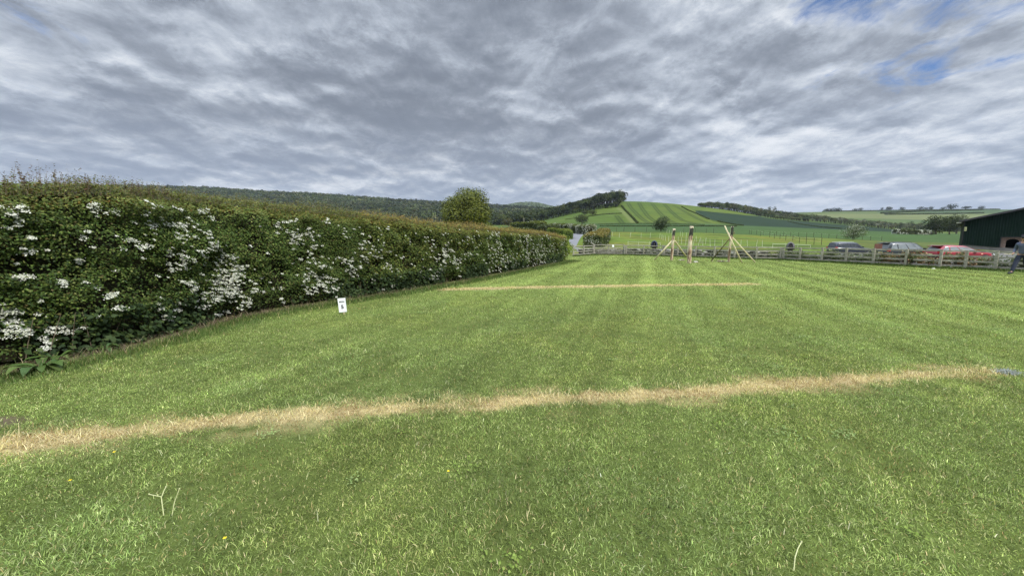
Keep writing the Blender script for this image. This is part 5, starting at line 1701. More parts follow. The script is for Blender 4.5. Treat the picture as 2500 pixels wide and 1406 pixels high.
# ------------------------------------------------------------------ lane, yard, wall
def lane():
    L = hits([(1399, 604), (1388, 590), (1391, 579), (1391, 572), (1389, 566.5)], 44)
    Rr = hits([(1404, 604), (1412, 590), (1418, 580), (1424, 574), (1423, 572)], 44)
    L = np.vstack([[L[0, 0] - 0.4, 44.5], L]); Rr = np.vstack([[Rr[0, 0] + 1.4, 44.5], Rr])
    # carry the far end on round the bend to the left
    L = np.vstack([L, L[-1] + np.array([-5, 1.0])]); Rr = np.vstack([Rr, Rr[-1] + np.array([-8, 2.5])])
    k = 60
    def res(P):
        t = np.linspace(0, 1, len(P)); u = np.linspace(0, 1, k)
        return np.stack([np.interp(u, t, P[:, 0]), np.interp(u, t, P[:, 1])], 1)
    a, b = res(L), res(Rr)
    cols = 7
    V = []
    for j in range(cols):
        f = j / (cols - 1)
        q = a * (1 - f) + b * f
        V.append(np.stack([q[:, 0], q[:, 1], height(q[:, 0], q[:, 1]) + 0.03 + 0.03 * math.sin(math.pi * f)], 1))
    V = np.stack(V, 1)
    idx = np.arange(k * cols).reshape(k, cols)
    F = np.stack([idx[:-1, :-1], idx[:-1, 1:], idx[1:, 1:], idx[1:, :-1]], -1).reshape(-1, 4)
    o = make_mesh('lane', V.reshape(-1, 3), F, M['asphalt'], None, None, True)
    tag(o, kind='structure')
lane()


def yard():
    """gravel car park behind the right half of the fence"""
    A = np.linspace(0.60, 1.75, 140)
    far = lambda a: np.interp(a, [0.60, 0.66, 0.75, 0.85, 1.05, 1.75], [36, 40, 47, 53, 55, 57])
    t = np.linspace(0, 1, 40)[:, None]
    y0 = lawn_end(A)[None, :] + 0.10; y1 = np.maximum(far(A)[None, :], y0 + 0.5)
    Yg = y0 + (y1 - y0) * t
    Xg = A[None, :] * Yg
    Z = height(Xg, Yg) + 0.035
    V = np.stack([Xg, Yg, Z], -1).reshape(-1, 3)
    idx = np.arange(Yg.size).reshape(Yg.shape)
    F = np.stack([idx[:-1, :-1], idx[:-1, 1:], idx[1:, 1:], idx[1:, :-1]], -1).reshape(-1, 4)
    tag(make_mesh('gravel_yard', V, F, M['gravel'], None, None, True), kind='structure')
yard()


def offset_path(P, d):
    T = np.gradient(P, axis=0); T /= np.linalg.norm(T, axis=1)[:, None]
    return P + np.stack([-T[:, 1], T[:, 0]], 1) * d      # left of the run of the fence = away from the lawn


def rubble_wall():
    """low dry stone wall just behind the fence, mortarless courses of rough stones"""
    g = np.random.default_rng(41)
    pth = offset_path(FENCE_EXT, 0.55)
    P, T, s = path_points(pth, 0.1)
    s0 = s[np.argmin(np.abs(P[:, 0] / P[:, 1] - 0.175))]; s1 = s[np.argmin(np.abs(P[:, 0] / P[:, 1] - 0.665))]
    mid = np.array([np.interp((s0 + s1) / 2, s, P[:, 0]), np.interp((s0 + s1) / 2, s, P[:, 1]), 0])
    rt = empty('stone_wall', tuple(mid), 0, 'low rough dry stone wall right behind the left half of the rail fence', 'wall')
    V, F, C = [], [], []
    o = 0
    cube = np.array([[x, y, z] for z in (-1, 1) for y in (-1, 1) for x in (-1, 1)], float)
    fc = np.array([[0, 2, 3, 1], [4, 5, 7, 6], [0, 1, 5, 4], [2, 6, 7, 3], [0, 4, 6, 2], [1, 3, 7, 5]])
    z = -0.02
    for course in range(6):
        h = 0.10 + 0.03 * g.random()
        q = s0 + g.random() * 0.2
        while q < s1:
            l = 0.16 + 0.34 * g.random() ** 1.5
            if g.random() < 0.93:
                c = q + l / 2
                x = np.interp(c, s, P[:, 0]); y = np.interp(c, s, P[:, 1]); tx = np.interp(c, s, T[:, 0]); ty = np.interp(c, s, T[:, 1])
                hv = cube * np.array([l * 0.48, 0.17, h * 0.47]) * (1 + g.normal(0, 0.09, (8, 3)))
                dpt = g.normal(0, 0.025)
                ax = hv[:, 0]; ay = hv[:, 1] + dpt
                V.append(np.stack([x + tx * ax - ty * ay, y + ty * ax + tx * ay, z + h / 2 + hv[:, 2]], 1)); F.append(fc + o); o += 8
                col = np.array([0.26, 0.25, 0.215]) * math.exp(g.normal(0, 0.62))
                if g.random() < 0.18: col = np.array([0.10, 0.105, 0.06]) * (0.6 + 0.8 * g.random())
                C.append(np.tile(np.clip(col, 0, 0.62), (8, 1)))
            q += l + 0.02
        z += h
    V = np.concatenate(V)
    V[:, 2] += 0.0
    make_mesh('stones', V - mid, np.concatenate(F), M['stones'], rt, np.concatenate(C))
    # earth packed in the middle of the wall
    ring = []
    for dx, hh in ((-0.10, -0.05), (-0.10, 0.56), (0.10, 0.56), (0.10, -0.05)):
        k = (s >= s0) & (s <= s1)
        ring.append(np.stack([P[k, 0] - T[k, 1] * dx, P[k, 1] + T[k, 0] * dx, 0 * P[k, 0] + hh], 1))
    Vc = np.stack(ring, 1); n, m = Vc.shape[:2]; idx = np.arange(n * m).reshape(n, m)
    make_mesh('earth_fill', Vc.reshape(-1, 3) - mid, [np.stack([idx[:-1, :-1], idx[:-1, 1:], idx[1:, 1:], idx[1:, :-1]], -1).reshape(-1, 4), idx[0][None], idx[-1][None, ::-1]], M['core'], rt)
M['stones'] = attr_mat('rough_stones', 0.95, 5.0, 0.35)
rubble_wall()


def young_hedge():
    """thin newly planted hedge seen through the rails"""
    g = np.random.default_rng(43)
    pth = offset_path(FENCE_EXT, 0.42)
    P, T, s = path_points(pth, 0.1)
    def run(a0, a1, name, label, hmax, dens, pal, wts, size, seed, up=0.0):
        g = np.random.default_rng(seed)
        aa = P[:, 0] / P[:, 1]
        s0 = s[np.argmin(np.abs(aa - a0))]; s1 = s[np.argmin(np.abs(aa - a1))]
        c = (s0 + s1) / 2
        mid = np.array([np.interp(c, s, P[:, 0]), np.interp(c, s, P[:, 1]), 0])
        rt = empty(name, tuple(mid), 0, label, 'hedge', 'young planting along the rail fence')
        bm = bmesh.new()
        LP, LN, LS = [], [], []
        q = s0
        while q < s1:
            q += 0.22 + 0.16 * g.random()
            x = np.interp(q, s, P[:, 0]) + g.normal(0, 0.06); y = np.interp(q, s, P[:, 1]) + g.normal(0, 0.06)
            h = hmax * (0.55 + 0.5 * g.random()) + up * g.random() ** 3
            base = Vector((x - mid[0], y - mid[1], -0.05))
            for st in range(3):
                d = Vector((g.normal(0, 0.16), g.normal(0, 0.16), h * (0.75 + 0.25 * g.random())))
                add_tube(bm, [base, base + d * 0.5 + Vector((g.normal(0, .03), g.normal(0, .03), 0)), base + d], [0.010, 0.007, 0.003], 4, cap=False)
                k = int(dens * h)
                t = 0.08 + 0.92 * g.random(k)
                b = np.array(base)[None] + np.array(d)[None] * t[:, None] + g.normal(0, 0.10, (k, 3))
                b[:, 2] = np.maximum(b[:, 2], 0.03)
                LP.append(b)
        bm_obj('stems', bm, M['twig'], rt, True)['kind'] = 'stuff'
        LP = np.concatenate(LP); n = len(LP)
        LN = g.normal(0, 1, (n, 3)) + np.array([-0.4, -0.8, 0.7])
        V, F = leaf_quads(LP, LN, size * (0.7 + 0.6 * g.random(n)), size * 0.5 * (0.7 + 0.6 * g.random(n)), g, 0.4)
        make_mesh('leaves', V, F, M['leaf'], rt, np.repeat(pick_cols(n, pal, wts, g, 0.22), 4, axis=0))
    PALE = [(0.135, 0.155, 0.075), (0.08, 0.11, 0.038), (0.22, 0.23, 0.14), (0.05, 0.075, 0.03)]
    run(0.18, 0.66, 'young_hedge', 'thin pale leaved young hedge between the fence and the stone wall', 0.80, 95, PALE, [3, 3, 1.5, 2.5], 0.085, 1)
    run(0.665, 0.955, 'young_hedge', 'low leafy young hedge behind the rails in front of the dark and silver cars', 0.92, 190, PALE, [3, 3.2, 1.2, 3], 0.10, 2)
    run(0.96, 1.20, 'young_hedge', 'red tipped young hedge behind the rails in front of the red car', 1.0, 200, [(0.25, 0.13, 0.075), (0.32, 0.22, 0.13), (0.11, 0.13, 0.045), (0.20, 0.20, 0.10), (0.05, 0.07, 0.03)], [2, 1.5, 2.5, 2, 2], 0.12, 3)
    run(1.205, 1.42, 'young_hedge', 'taller pale green young hedge behind the rails by the barn', 0.86, 110, [(0.11, 0.13, 0.06), (0.075, 0.105, 0.036), (0.17, 0.18, 0.10), (0.05, 0.075, 0.03)], [3.5, 3, 1.2, 2.5], 0.12, 4, 0.35)
young_hedge()


# ------------------------------------------------------------------ rail fence and gate
def plank(bm, a, b, w, t, jit=0.0):
    """board from a to b: w high, t thick"""
    a, b = Vector(a), Vector(b)
    d = b - a; L = d.length
    x = d.normalized(); z = Vector((0, 0, 1)); y = z.cross(x).normalized(); z = x.cross(y)
    m = Matrix((x, y, z)).transposed().to_4x4()
    m.translation = (a + b) / 2
    bmesh.ops.create_cube(bm, size=1.0, matrix=m @ Matrix.Diagonal((L, t, w, 1)))


def rail_fence():
    rt = empty('rail_fence', (FENCE[12][0], FENCE[12][1], 0), 0, 'long weathered grey post and rail fence along the far side of the grass', 'fence')
    off = Vector((FENCE[12][0], FENCE[12][1], 0))
    g = np.random.default_rng(3)
    n = len(FENCE_EXT)
    T = np.gradient(FENCE_EXT, axis=0); T /= np.linalg.norm(T, axis=1)[:, None]
    tops = []
    for i, (x, y) in enumerate(FENCE_EXT):
        h = 1.08 + 0.04 * g.normal() * 0.5
        bm = bmesh.new()
        w = 0.125 if i > 8 else 0.115
        rz = math.atan2(T[i][1], T[i][0])
        m = Matrix.Translation(Vector((x, y, 0)) - off) @ Matrix.Rotation(rz, 4, 'Z') @ Matrix.Rotation(g.normal(0, 0.012), 4, 'X') @ Matrix.Rotation(g.normal(0, 0.012), 4, 'Y')
        r = bmesh.ops.create_cube(bm, size=1.0, matrix=m @ Matrix.Translation((0, 0, h / 2 - 0.2)) @ Matrix.Diagonal((w, w * 0.8, h + 0.4, 1)))
        # weathered top: sloped
        for v in r['verts']:
            lv = m.inverted() @ v.co
            if lv.z > h * 0.8 and lv.y > 0: v.co.z -= 0.03
        bmesh.ops.bevel(bm, geom=bm.edges[:], offset=0.008, segments=1, affect='EDGES')
        # second post where two lengths meet
        if i in (2, 4, 6, 12):
            m2 = m @ Matrix.Translation((0.17, 0.0, 0))
            bmesh.ops.create_cube(bm, size=1.0, matrix=m2 @ Matrix.Translation((0, 0, h / 2 - 0.21)) @ Matrix.Diagonal((w, w * 0.8, h + 0.4, 1)))
        bm_obj('post', bm, M['gate_wood'] if i == 1 else M['rail_wood'], rt)
    for i in range(n - 1):
        if i in (2, 3): continue                         # the gate hangs here
        a, b = FENCE_EXT[i], FENCE_EXT[i + 1]
        nx, ny = -T[i][1] * 0.075, T[i][0] * 0.075
        d = (b - a) / np.linalg.norm(b - a)
        for k, z in enumerate((0.17, 0.44, 0.71, 0.99)):
            bm = bmesh.new()
            j = g.normal(0, 0.012, 2)
            plank(bm, (a[0] + nx - d[0] * 0.05 - off[0], a[1] + ny - d[1] * 0.05 - off[1], z + j[0]), (b[0] + nx + d[0] * 0.045 - off[0], b[1] + ny + d[1] * 0.045 - off[1], z + j[1]), 0.095, 0.035)
            bmesh.ops.bevel(bm, geom=bm.edges[:], offset=0.005, segments=1, affect='EDGES')
            bm_obj('rail', bm, M['gate_wood'] if i < 2 else M['rail_wood'], rt)
rail_fence()


def field_gate():
    a = Vector((*FENCE[2], 0)); b = Vector((*FENCE[4], 0))
    d = (b - a).normalized()
    nrm = Vector((-d.y, d.x, 0))
    a = a + nrm * 0.16 + d * 0.12; b = b + nrm * 0.16 - d * 0.10
    rt = empty('field_gate', tuple((a + b) / 2), 0, 'pale wooden five bar gate with a raised curved heel near the hedge end', 'gate')
    o = (a + b) / 2
    A, B = a - o, b - o
    up = Vector((0, 0, 1))
    for k, z in enumerate((0.18, 0.38, 0.58, 0.80, 1.08)):
        bm = bmesh.new(); plank(bm, A + up * z, B + up * z, 0.085, 0.03)
        bm_obj('bar', bm, M['gate_wood'], rt)
    bm = bmesh.new()                                    # heel with its curved head
    add_tube(bm, [A + up * 0.08, A + up * 1.0, A - d * 0.10 + up * 1.18, A - d * 0.42 + up * 1.30], [0.06, 0.06, 0.055, 0.04], 8)
    bm_obj('heel_stile', bm, M['gate_wood'], rt, True)
    bm = bmesh.new(); add_tube(bm, [B + up * 0.08, B + up * 1.16], [0.05, 0.045], 8); bm_obj('head_stile', bm, M['gate_wood'], rt)
    for p, q in (((A + B) / 2 + up * 0.12, (A + B) / 2 + up * 1.1), (A + up * 0.2 + nrm * 0.035, (A + B) / 2 + up * 1.06 + nrm * 0.035), (B + up * 0.2 + nrm * 0.035, (A + B) / 2 + up * 1.06 + nrm * 0.035)):
        bm = bmesh.new(); plank(bm, p, q, 0.07, 0.028) if abs((q - p).x) > 0.05 else add_tube(bm, [p, q], [0.035, 0.035], 6)
        bm_obj('brace', bm, M['gate_wood'], rt)
    # notice on the top bars
    c = ray_depth(1499.5, 601.2, 41.0)
    c = Vector((c[0], FENCE[3][1] + (FENCE[4][1] - FENCE[3][1]) * 0.35 - 0.02, 0.97))
    bm = bmesh.new(); add_box(bm, c, (0.19, 0.015, 0.25))
    nt = bm_obj('gate_notice', bm, M['white_board'])
    tag(nt, 'small plain white notice fixed to the top bars of the field gate', 'sign')
field_gate()


def stakes():
    """white electric fence stakes and dark posts of the paddocks"""
    def line(name, label, pts, h, mat, rad, tape=None, group=None, lean=True):
        P = [hit(x, yb, 22) for x, yb, *_ in pts]
        c = P[len(P) // 2]
        rt = empty(name, tuple(c), 0, label, 'fence', group)
        g = np.random.default_rng(len(pts))
        tops = []
        for p in P:
            hh = h * (0.92 + 0.16 * g.random())
            b = Vector(p) - Vector(c)
            t = b + Vector((g.normal(0, 0.09 if lean else 0.02) * hh, g.normal(0, 0.05 if lean else .02) * hh, hh))
            bm = bmesh.new()
            add_tube(bm, [b - Vector((0, 0, 0.15)), (b + t) / 2, t], [rad, rad, rad * 0.9], 6)
            bm_obj('post', bm, mat, rt)
            tops.append(t)
        if tape:
            bm = bmesh.new()
            for f in tape:
                for i in range(len(tops) - 1):
                    b0 = Vector(P[i]) - Vector(c); b1 = Vector(P[i + 1]) - Vector(c)
                    p0 = b0 + (tops[i] - b0) * f; p1 = b1 + (tops[i + 1] - b1) * f
                    m = (p0 + p1) / 2 - Vector((0, 0, 0.03))
                    add_tube(bm, [p0, m, p1], [0.006, 0.006, 0.006], 4, cap=False)
            bm_obj('tape', bm, M['white_plastic'], rt)
    WP = M['white_plastic']
    line('electric_fence', 'row of white electric fence stakes in the paddock left of the blue rugged horse', [(1481, 577), (1495, 577), (1512, 580), (1538, 580), (1565, 581), (1587, 581.5), (1610, 582.5), (1615, 584), (1619, 586.5), (1625, 588.5), (1632, 590)], 1.05, WP, 0.026, None, 'electric fences of the paddock')
    line('electric_fence', 'short row of white stakes leading away from the dark bush', [(1628, 569.5), (1634, 570.5), (1640, 572.5), (1661, 577), (1666, 578), (1675, 580.5), (1683, 582), (1700, 590.5), (1712, 594), (1722, 596)], 1.05, WP, 0.026, None, 'electric fences of the paddock')
    line('electric_fence', 'nearest row of white stakes behind the rail fence between the timber posts', [(1656, 594), (1664, 596), (1674, 598), (1691, 600), (1704, 601), (1716, 601.5), (1734, 601.5), (1745, 602), (1763, 602.5), (1784, 603), (1808, 603.5), (1825, 604), (1846, 604.5), (1861, 605)], 1.1, WP, 0.022, None, 'electric fences of the paddock')
    DP = M['dark_post']
    line('paddock_fence', 'line of thin dark posts along the left half of the far paddock edge', [(1468, 566), (1487, 566), (1505, 566), (1523, 566), (1550, 566.3), (1578, 566.6), (1669, 568), (1697, 568.2), (1724, 569), (1742, 569.4), (1786, 570.5)], 1.35, DP, 0.045, None, 'dark post fences of the paddock', False)
    line('paddock_fence', 'line of thin dark posts along the right half of the far paddock edge', [(1829, 571.5), (1834, 572), (1847, 572.8), (1863, 573.7), (1879, 574.7), (1895, 575.7), (1913, 576.7), (1930, 577.5), (1949, 578.4), (1969, 579.3), (1986, 580), (2005, 581), (2023, 582), (2042, 582.6), (2105, 585.5), (2125, 586.5), (2152, 588)], 1.35, DP, 0.045, (0.9,), 'dark post fences of the paddock', False)
    line('paddock_fence', 'line of dark posts slanting towards the dark car across the paddock', [(1857, 576.5), (1879, 580), (1890, 583), (1904, 584), (1918, 587), (1935, 588), (1951, 593.5), (1968, 596), (1987, 598), (2005, 598.5)], 1.25, DP, 0.045, (0.9, 0.5), 'dark post fences of the paddock', False)
    # white tape fences close behind the rails
    def tape(label, a, b, zs, nposts):
        P0, P1 = hit(*a, 22), hit(*b, 22)
        rt = empty('tape_fence', tuple(P0), 0, label, 'fence', 'white tape fences')
        for k in range(nposts):
            f = k / (nposts - 1); p = P0 * (1 - f) + P1 * f; p[2] = hz(p[0], p[1])
            bm = bmesh.new(); q = Vector(p) - Vector(P0)
            add_tube(bm, [q - Vector((0, 0, .1)), q + Vector((0, 0, max(zs) + 0.12))], [0.022, 0.02], 6)
            bm_obj('post', bm, M['white_plastic'], rt)
        for z in zs:
            bm = bmesh.new()
            pts = []
            for k in range(nposts):
                f = k / (nposts - 1); p = P0 * (1 - f) + P1 * f
                pts.append(Vector((p[0], p[1], hz(p[0], p[1]) + z)) - Vector(P0))
            for p, q in zip(pts, pts[1:]): plank(bm, p, q, 0.05, 0.012)
            bm_obj('tape', bm, M['white_plastic'], rt)
    tape('two white tapes on stakes in front of the blue rugged horse', (1533, 602), (1612, 606.5), (0.72, 0.36), 4)
    tape('white tape fence on stakes in front of the grey rugged horse', (1886, 606), (1978, 609), (0.62,), 4)
    # power pole at the edge of the valley
    p = hit(1279, 549, 60)
    rt = empty('power_pole', tuple(p), 0, 'pale power pole standing before the wooded valley', 'pole')
    hgt = ray_depth(1279, 532, p[1])[2] - p[2]
    bm = bmesh.new(); add_tube(bm, [(0, 0, -0.5), (0, 0, hgt)], [0.28, 0.22], 8); bm_obj('mast', bm, M['gate_wood'], rt)
    bm = bmesh.new(); add_box(bm, (0, 0, hgt - 0.5), (2.0, 0.16, 0.18)); bm_obj('cross_arm', bm, M['dark_post'], rt)
stakes()


# ------------------------------------------------------------------ tall timber posts with their props
def log_mat():
    m, t, b = new_mat('half_peeled_log')
    tc = t.new('ShaderNodeTexCoord')
    mp = t.new('ShaderNodeMapping'); t.l.new(tc.outputs['Object'], mp.inputs[0])
    mp.inputs['Scale'].default_value = (4.2, 4.2, 1.6)
    f = t.noise(mp.outputs[0], 1.0, 7, 0.62, 0.6)
    col = t.ramp(f, [(0.37, (0.12, 0.068, 0.045)), (0.44, (0.25, 0.155, 0.105)), (0.50, (0.44, 0.36, 0.24)), (0.60, (0.56, 0.50, 0.36))])
    sp = t.new('ShaderNodeSeparateXYZ'); t.l.new(tc.outputs['Object'], sp.inputs[0])
    f2 = t.noise(mp.outputs[0], 0.8, 4, 0.5)
    z = t.math('ADD', sp.outputs[2], t.math('MULTIPLY', f2, 0.45))
    t.l.new(t.mix(t.smooth(z, 2.58, 2.66), col, (0.42, 0.37, 0.26)), b.inputs['Base Color'])
    b.inputs['Roughness'].default_value = 0.8
    bp = t.new('ShaderNodeBump'); bp.inputs['Strength'].default_value = 0.6; bp.inputs['Distance'].default_value = 0.02
    t.l.new(f, bp.inputs['Height']); t.l.new(bp.outputs[0], b.inputs['Normal'])
    return m
M['log'] = log_mat()
M['char'] = noise_mat('dark_bark', [(0.014, 0.016, 0.012), (0.032, 0.036, 0.026), (0.055, 0.055, 0.04)], 7, 0.9, bump=0.6)


def timber_post(label, basepx, toppx, w0, w1, dark, props, seed):
    b = Vector(ray_ground(*basepx))
    t = Vector(ray_depth(*toppx, b[1]))
    g = np.random.default_rng(seed)
    rt = empty('timber_post', tuple(b), 0, label, 'post', 'braced timber posts')
    ax = t - b; H = ax.length
    pxm = FPX / b[1]
    def bent(f): return ax * f + Vector((0.025 * math.sin(5 * f + seed), 0.02 * math.cos(4 * f), 0))
    bm = bmesh.new()
    n = 14
    fs = [i / n for i in range(n + 1)]
    rr = [(w0 * (1 - f) + w1 * f) / pxm / 2 * (1 + 0.06 * g.normal()) for f in fs]
    add_tube(bm, [bent(f) - (Vector((0, 0, 0.2)) if f == 0 else Vector()) for f in fs], rr, 12)
    bm_obj('log', bm, M['log'], rt, True)
    d0, d1 = dark                                        # the length still in its dark bark
    bm = bmesh.new()
    k = 7
    ff = [d0 + (d1 - d0) * i / k for i in range(k + 1)]
    rows = []
    for f in ff:
        r = float(np.interp(f, fs, rr)) * 1.06 + 0.004
        rows.append((bent(f), r))
    seg = 14
    V = []
    for i, (c, r) in enumerate(rows):
        row = []
        for j in range(seg):
            a = -math.pi * 1.08 + 1.5 * math.pi * j / (seg - 1) + 0.5
            jag = 0
            if i == 0: jag = 0.10 * math.sin(j * 2.1 + seed) - 0.03
            if i == k: jag = 0.05 * math.sin(j * 1.7 + seed)
            row.append(bm.verts.new(c + Vector((math.cos(a) * r, math.sin(a) * r, jag))))
        V.append(row)
    for i in range(k):
        for j in range(seg - 1):
            bm.faces.new((V[i][j], V[i][j + 1], V[i + 1][j + 1], V[i + 1][j]))
    bm_obj('bark', bm, M['char'], rt, True)
    for (p0, p1, dd0, dd1, w, mt) in props:
        q0 = Vector(ray_ground(*p0)) if dd0 is None else Vector(ray_depth(*p0, b[1] + dd0))
        q1 = Vector(ray_depth(*p1, b[1] + dd1))
        bm = bmesh.new()
        q0 = q0 - b; q1 = q1 - b
        r = w / pxm / 2
        add_tube(bm, [q0, q0 * 0.5 + q1 * 0.5 + Vector((0, 0, -0.02)), q1], [r * 1.1, r, r * 0.9], 8)
        bm_obj('prop', bm, M[mt], rt, True)
timber_post('thinner timber post with two short props, left of the three', (1638.5, 636), (1646, 558.5), 6.2, 6.6, (0.80, 0.95), [((1597, 635), (1640.5, 588), None, 0.0, 3.4, 'pole_wood'), ((1677, 628), (1648, 589), None, 0.1, 4.0, 'pole_wood')], 1)
timber_post('thickest timber post with peeling pink and cream bark, free standing in the middle', (1682, 643), (1688, 552.5), 10, 8.6, (0.76, 0.95), [], 2)
timber_post('dark topped timber post held by three long crossed poles, right of the three', (1779.5, 640), (1787, 553), 5.2, 6.4, (0.76, 0.995), [((1811, 641), (1769, 551), None, -0.12, 3.1, 'pole_wood'), ((1844, 641), (1778, 568), None, 0.12, 2.9, 'pole_wood'), ((1736, 637), (1793.5, 567), None, 0.05, 2.8, 'dark_pole'), ], 3) if M.setdefault('dark_pole', noise_mat('dark_pole', [(0.11, 0.095, 0.045), (0.19, 0.165, 0.08)], 5, 0.85)) else None


def rubble(px, py, n, spread, label, seed):
    g = np.random.default_rng(seed)
    c = ray_ground(px, py)
    rt = empty('turf_spoil', tuple(c), 0, label, 'spoil heap', 'heaps by the timber posts')
    for k in range(n):
        bm = bmesh.new()
        s = 0.05 + 0.07 * g.random()
        p = Vector((g.normal(0, spread), g.normal(0, 0.12), s * 0.3))
        bmesh.ops.create_icosphere(bm, subdivisions=2, radius=s, matrix=Matrix.Translation(p) @ Matrix.Rotation(g.random() * 3, 4, 'Z') @ Matrix.Diagonal((1.3, 1, 0.6, 1)))
        for v in bm.verts: v.co += Vector(g.normal(0, 0.12 * s, 3))
        bm_obj('stone' if k % 2 else 'clod', bm, M['pale_stone'] if k % 2 else M['soil'], rt, True)
M['pale_stone'] = noise_mat('pale_stone', [(0.24, 0.24, 0.18), (0.36, 0.35, 0.28)], 8, 0.85)
rubble(1661, 636, 7, 0.14, 'small heap of pale stones and clods right of the thinner timber post', 1)
rubble(1697, 641.5, 9, 0.22, 'small heap of stones and dark clods right of the thickest timber post', 2)
rubble(1762, 639, 10, 0.26, 'small heap of stones and dark clods left of the dark topped timber post', 3)


def loose_stone():
    bm = bmesh.new()
    p = ray_ground(2279, 657)
    bmesh.ops.create_icosphere(bm, subdivisions=2, radius=0.06, matrix=Matrix.Diagonal((1.5, 1, 0.6, 1)))
    g = np.random.default_rng(9)
    for v in bm.verts: v.co += Vector(g.normal(0, 0.004, 3))
    o = bm_obj('stone', bm, M['white_plastic'], None, True)
    o.location = (p[0], p[1], 0.02)
    tag(o, 'single white stone on the grass at the foot of the fence below the red car', 'stone')
loose_stone()


# ------------------------------------------------------------------ pitch sign
def text_mesh(name, body, size, mat, parent, loc, rot, bold=0.0, depth=0.0015):
    cu = bpy.data.curves.new(name, 'FONT')
    cu.body = body; cu.size = size; cu.align_x = 'CENTER'; cu.align_y = 'CENTER'
    cu.offset = bold; cu.extrude = depth
    o = bpy.data.objects.new(name, cu); COL.objects.link(o)
    bpy.context.view_layer.update()
    me = bpy.data.meshes.new_from_object(o.evaluated_get(bpy.context.evaluated_depsgraph_get()))
    bpy.data.objects.remove(o, do_unlink=True)
    me.name = name
    me.materials.clear(); me.materials.append(mat)
    ob = bpy.data.objects.new(name, me); COL.objects.link(ob)
    ob.parent = parent; ob.location = loc; ob.rotation_euler = rot
    return ob


def pitch_sign():
    b = ray_ground(838.5, 768)
    k = b[1] / FPX
    rt = empty('pitch_sign', tuple(b), R(9), 'small white pitch number 5 sign on a short stake in front of the hedge', 'sign')
    W, Hh = 17.5 * k * 1.05, 34 * k * 1.03
    zc = 0.055 + Hh / 2
    bm = bmesh.new(); add_box(bm, (0.0, 0, zc), (W, 0.008, Hh)); bm_obj('board', bm, M['white_board'], rt, False, 0.0015)
    bm = bmesh.new(); add_box(bm, (0.012, 0.022, 0.12), (0.036, 0.02, 0.36)); bm_obj('stake', bm, M['pole_wood'], rt, False, 0.002)
    text_mesh('lettering', 'PITCH', W * 0.235, M['black_ink'], rt, (0, -0.0055, zc + Hh * 0.235), (R(90), 0, 0), 0.0022)
    text_mesh('numeral', '5', Hh * 0.36, M['black_ink'], rt, (0, -0.0055, zc - Hh * 0.13), (R(90), 0, 0), 0.004)
    rt.rotation_euler = (0, R(-4.0), R(9))
pitch_sign()


def yard_sign():
    """brown board by the parked cars"""
    p = ray_depth(2144, 606, 27.6)
    rt = empty('brown_board', (p[0], p[1], -0.25), R(-12), 'plain reddish brown board on a post between the dark and the silver car', 'board')
    bm = bmesh.new(); add_box(bm, (0, 0, 1.38), (0.46, 0.05, 0.40)); bm_obj('panel', bm, M['brown'], rt, False, 0.006)
    bm = bmesh.new(); add_box(bm, (0, 0.05, 0.6), (0.08, 0.05, 1.4)); bm_obj('leg', bm, M['dark_post'], rt, False, 0.004)
M['brown'] = noise_mat('brown_paint', [(0.10, 0.045, 0.032), (0.15, 0.07, 0.05)], 5, 0.6)
yard_sign()

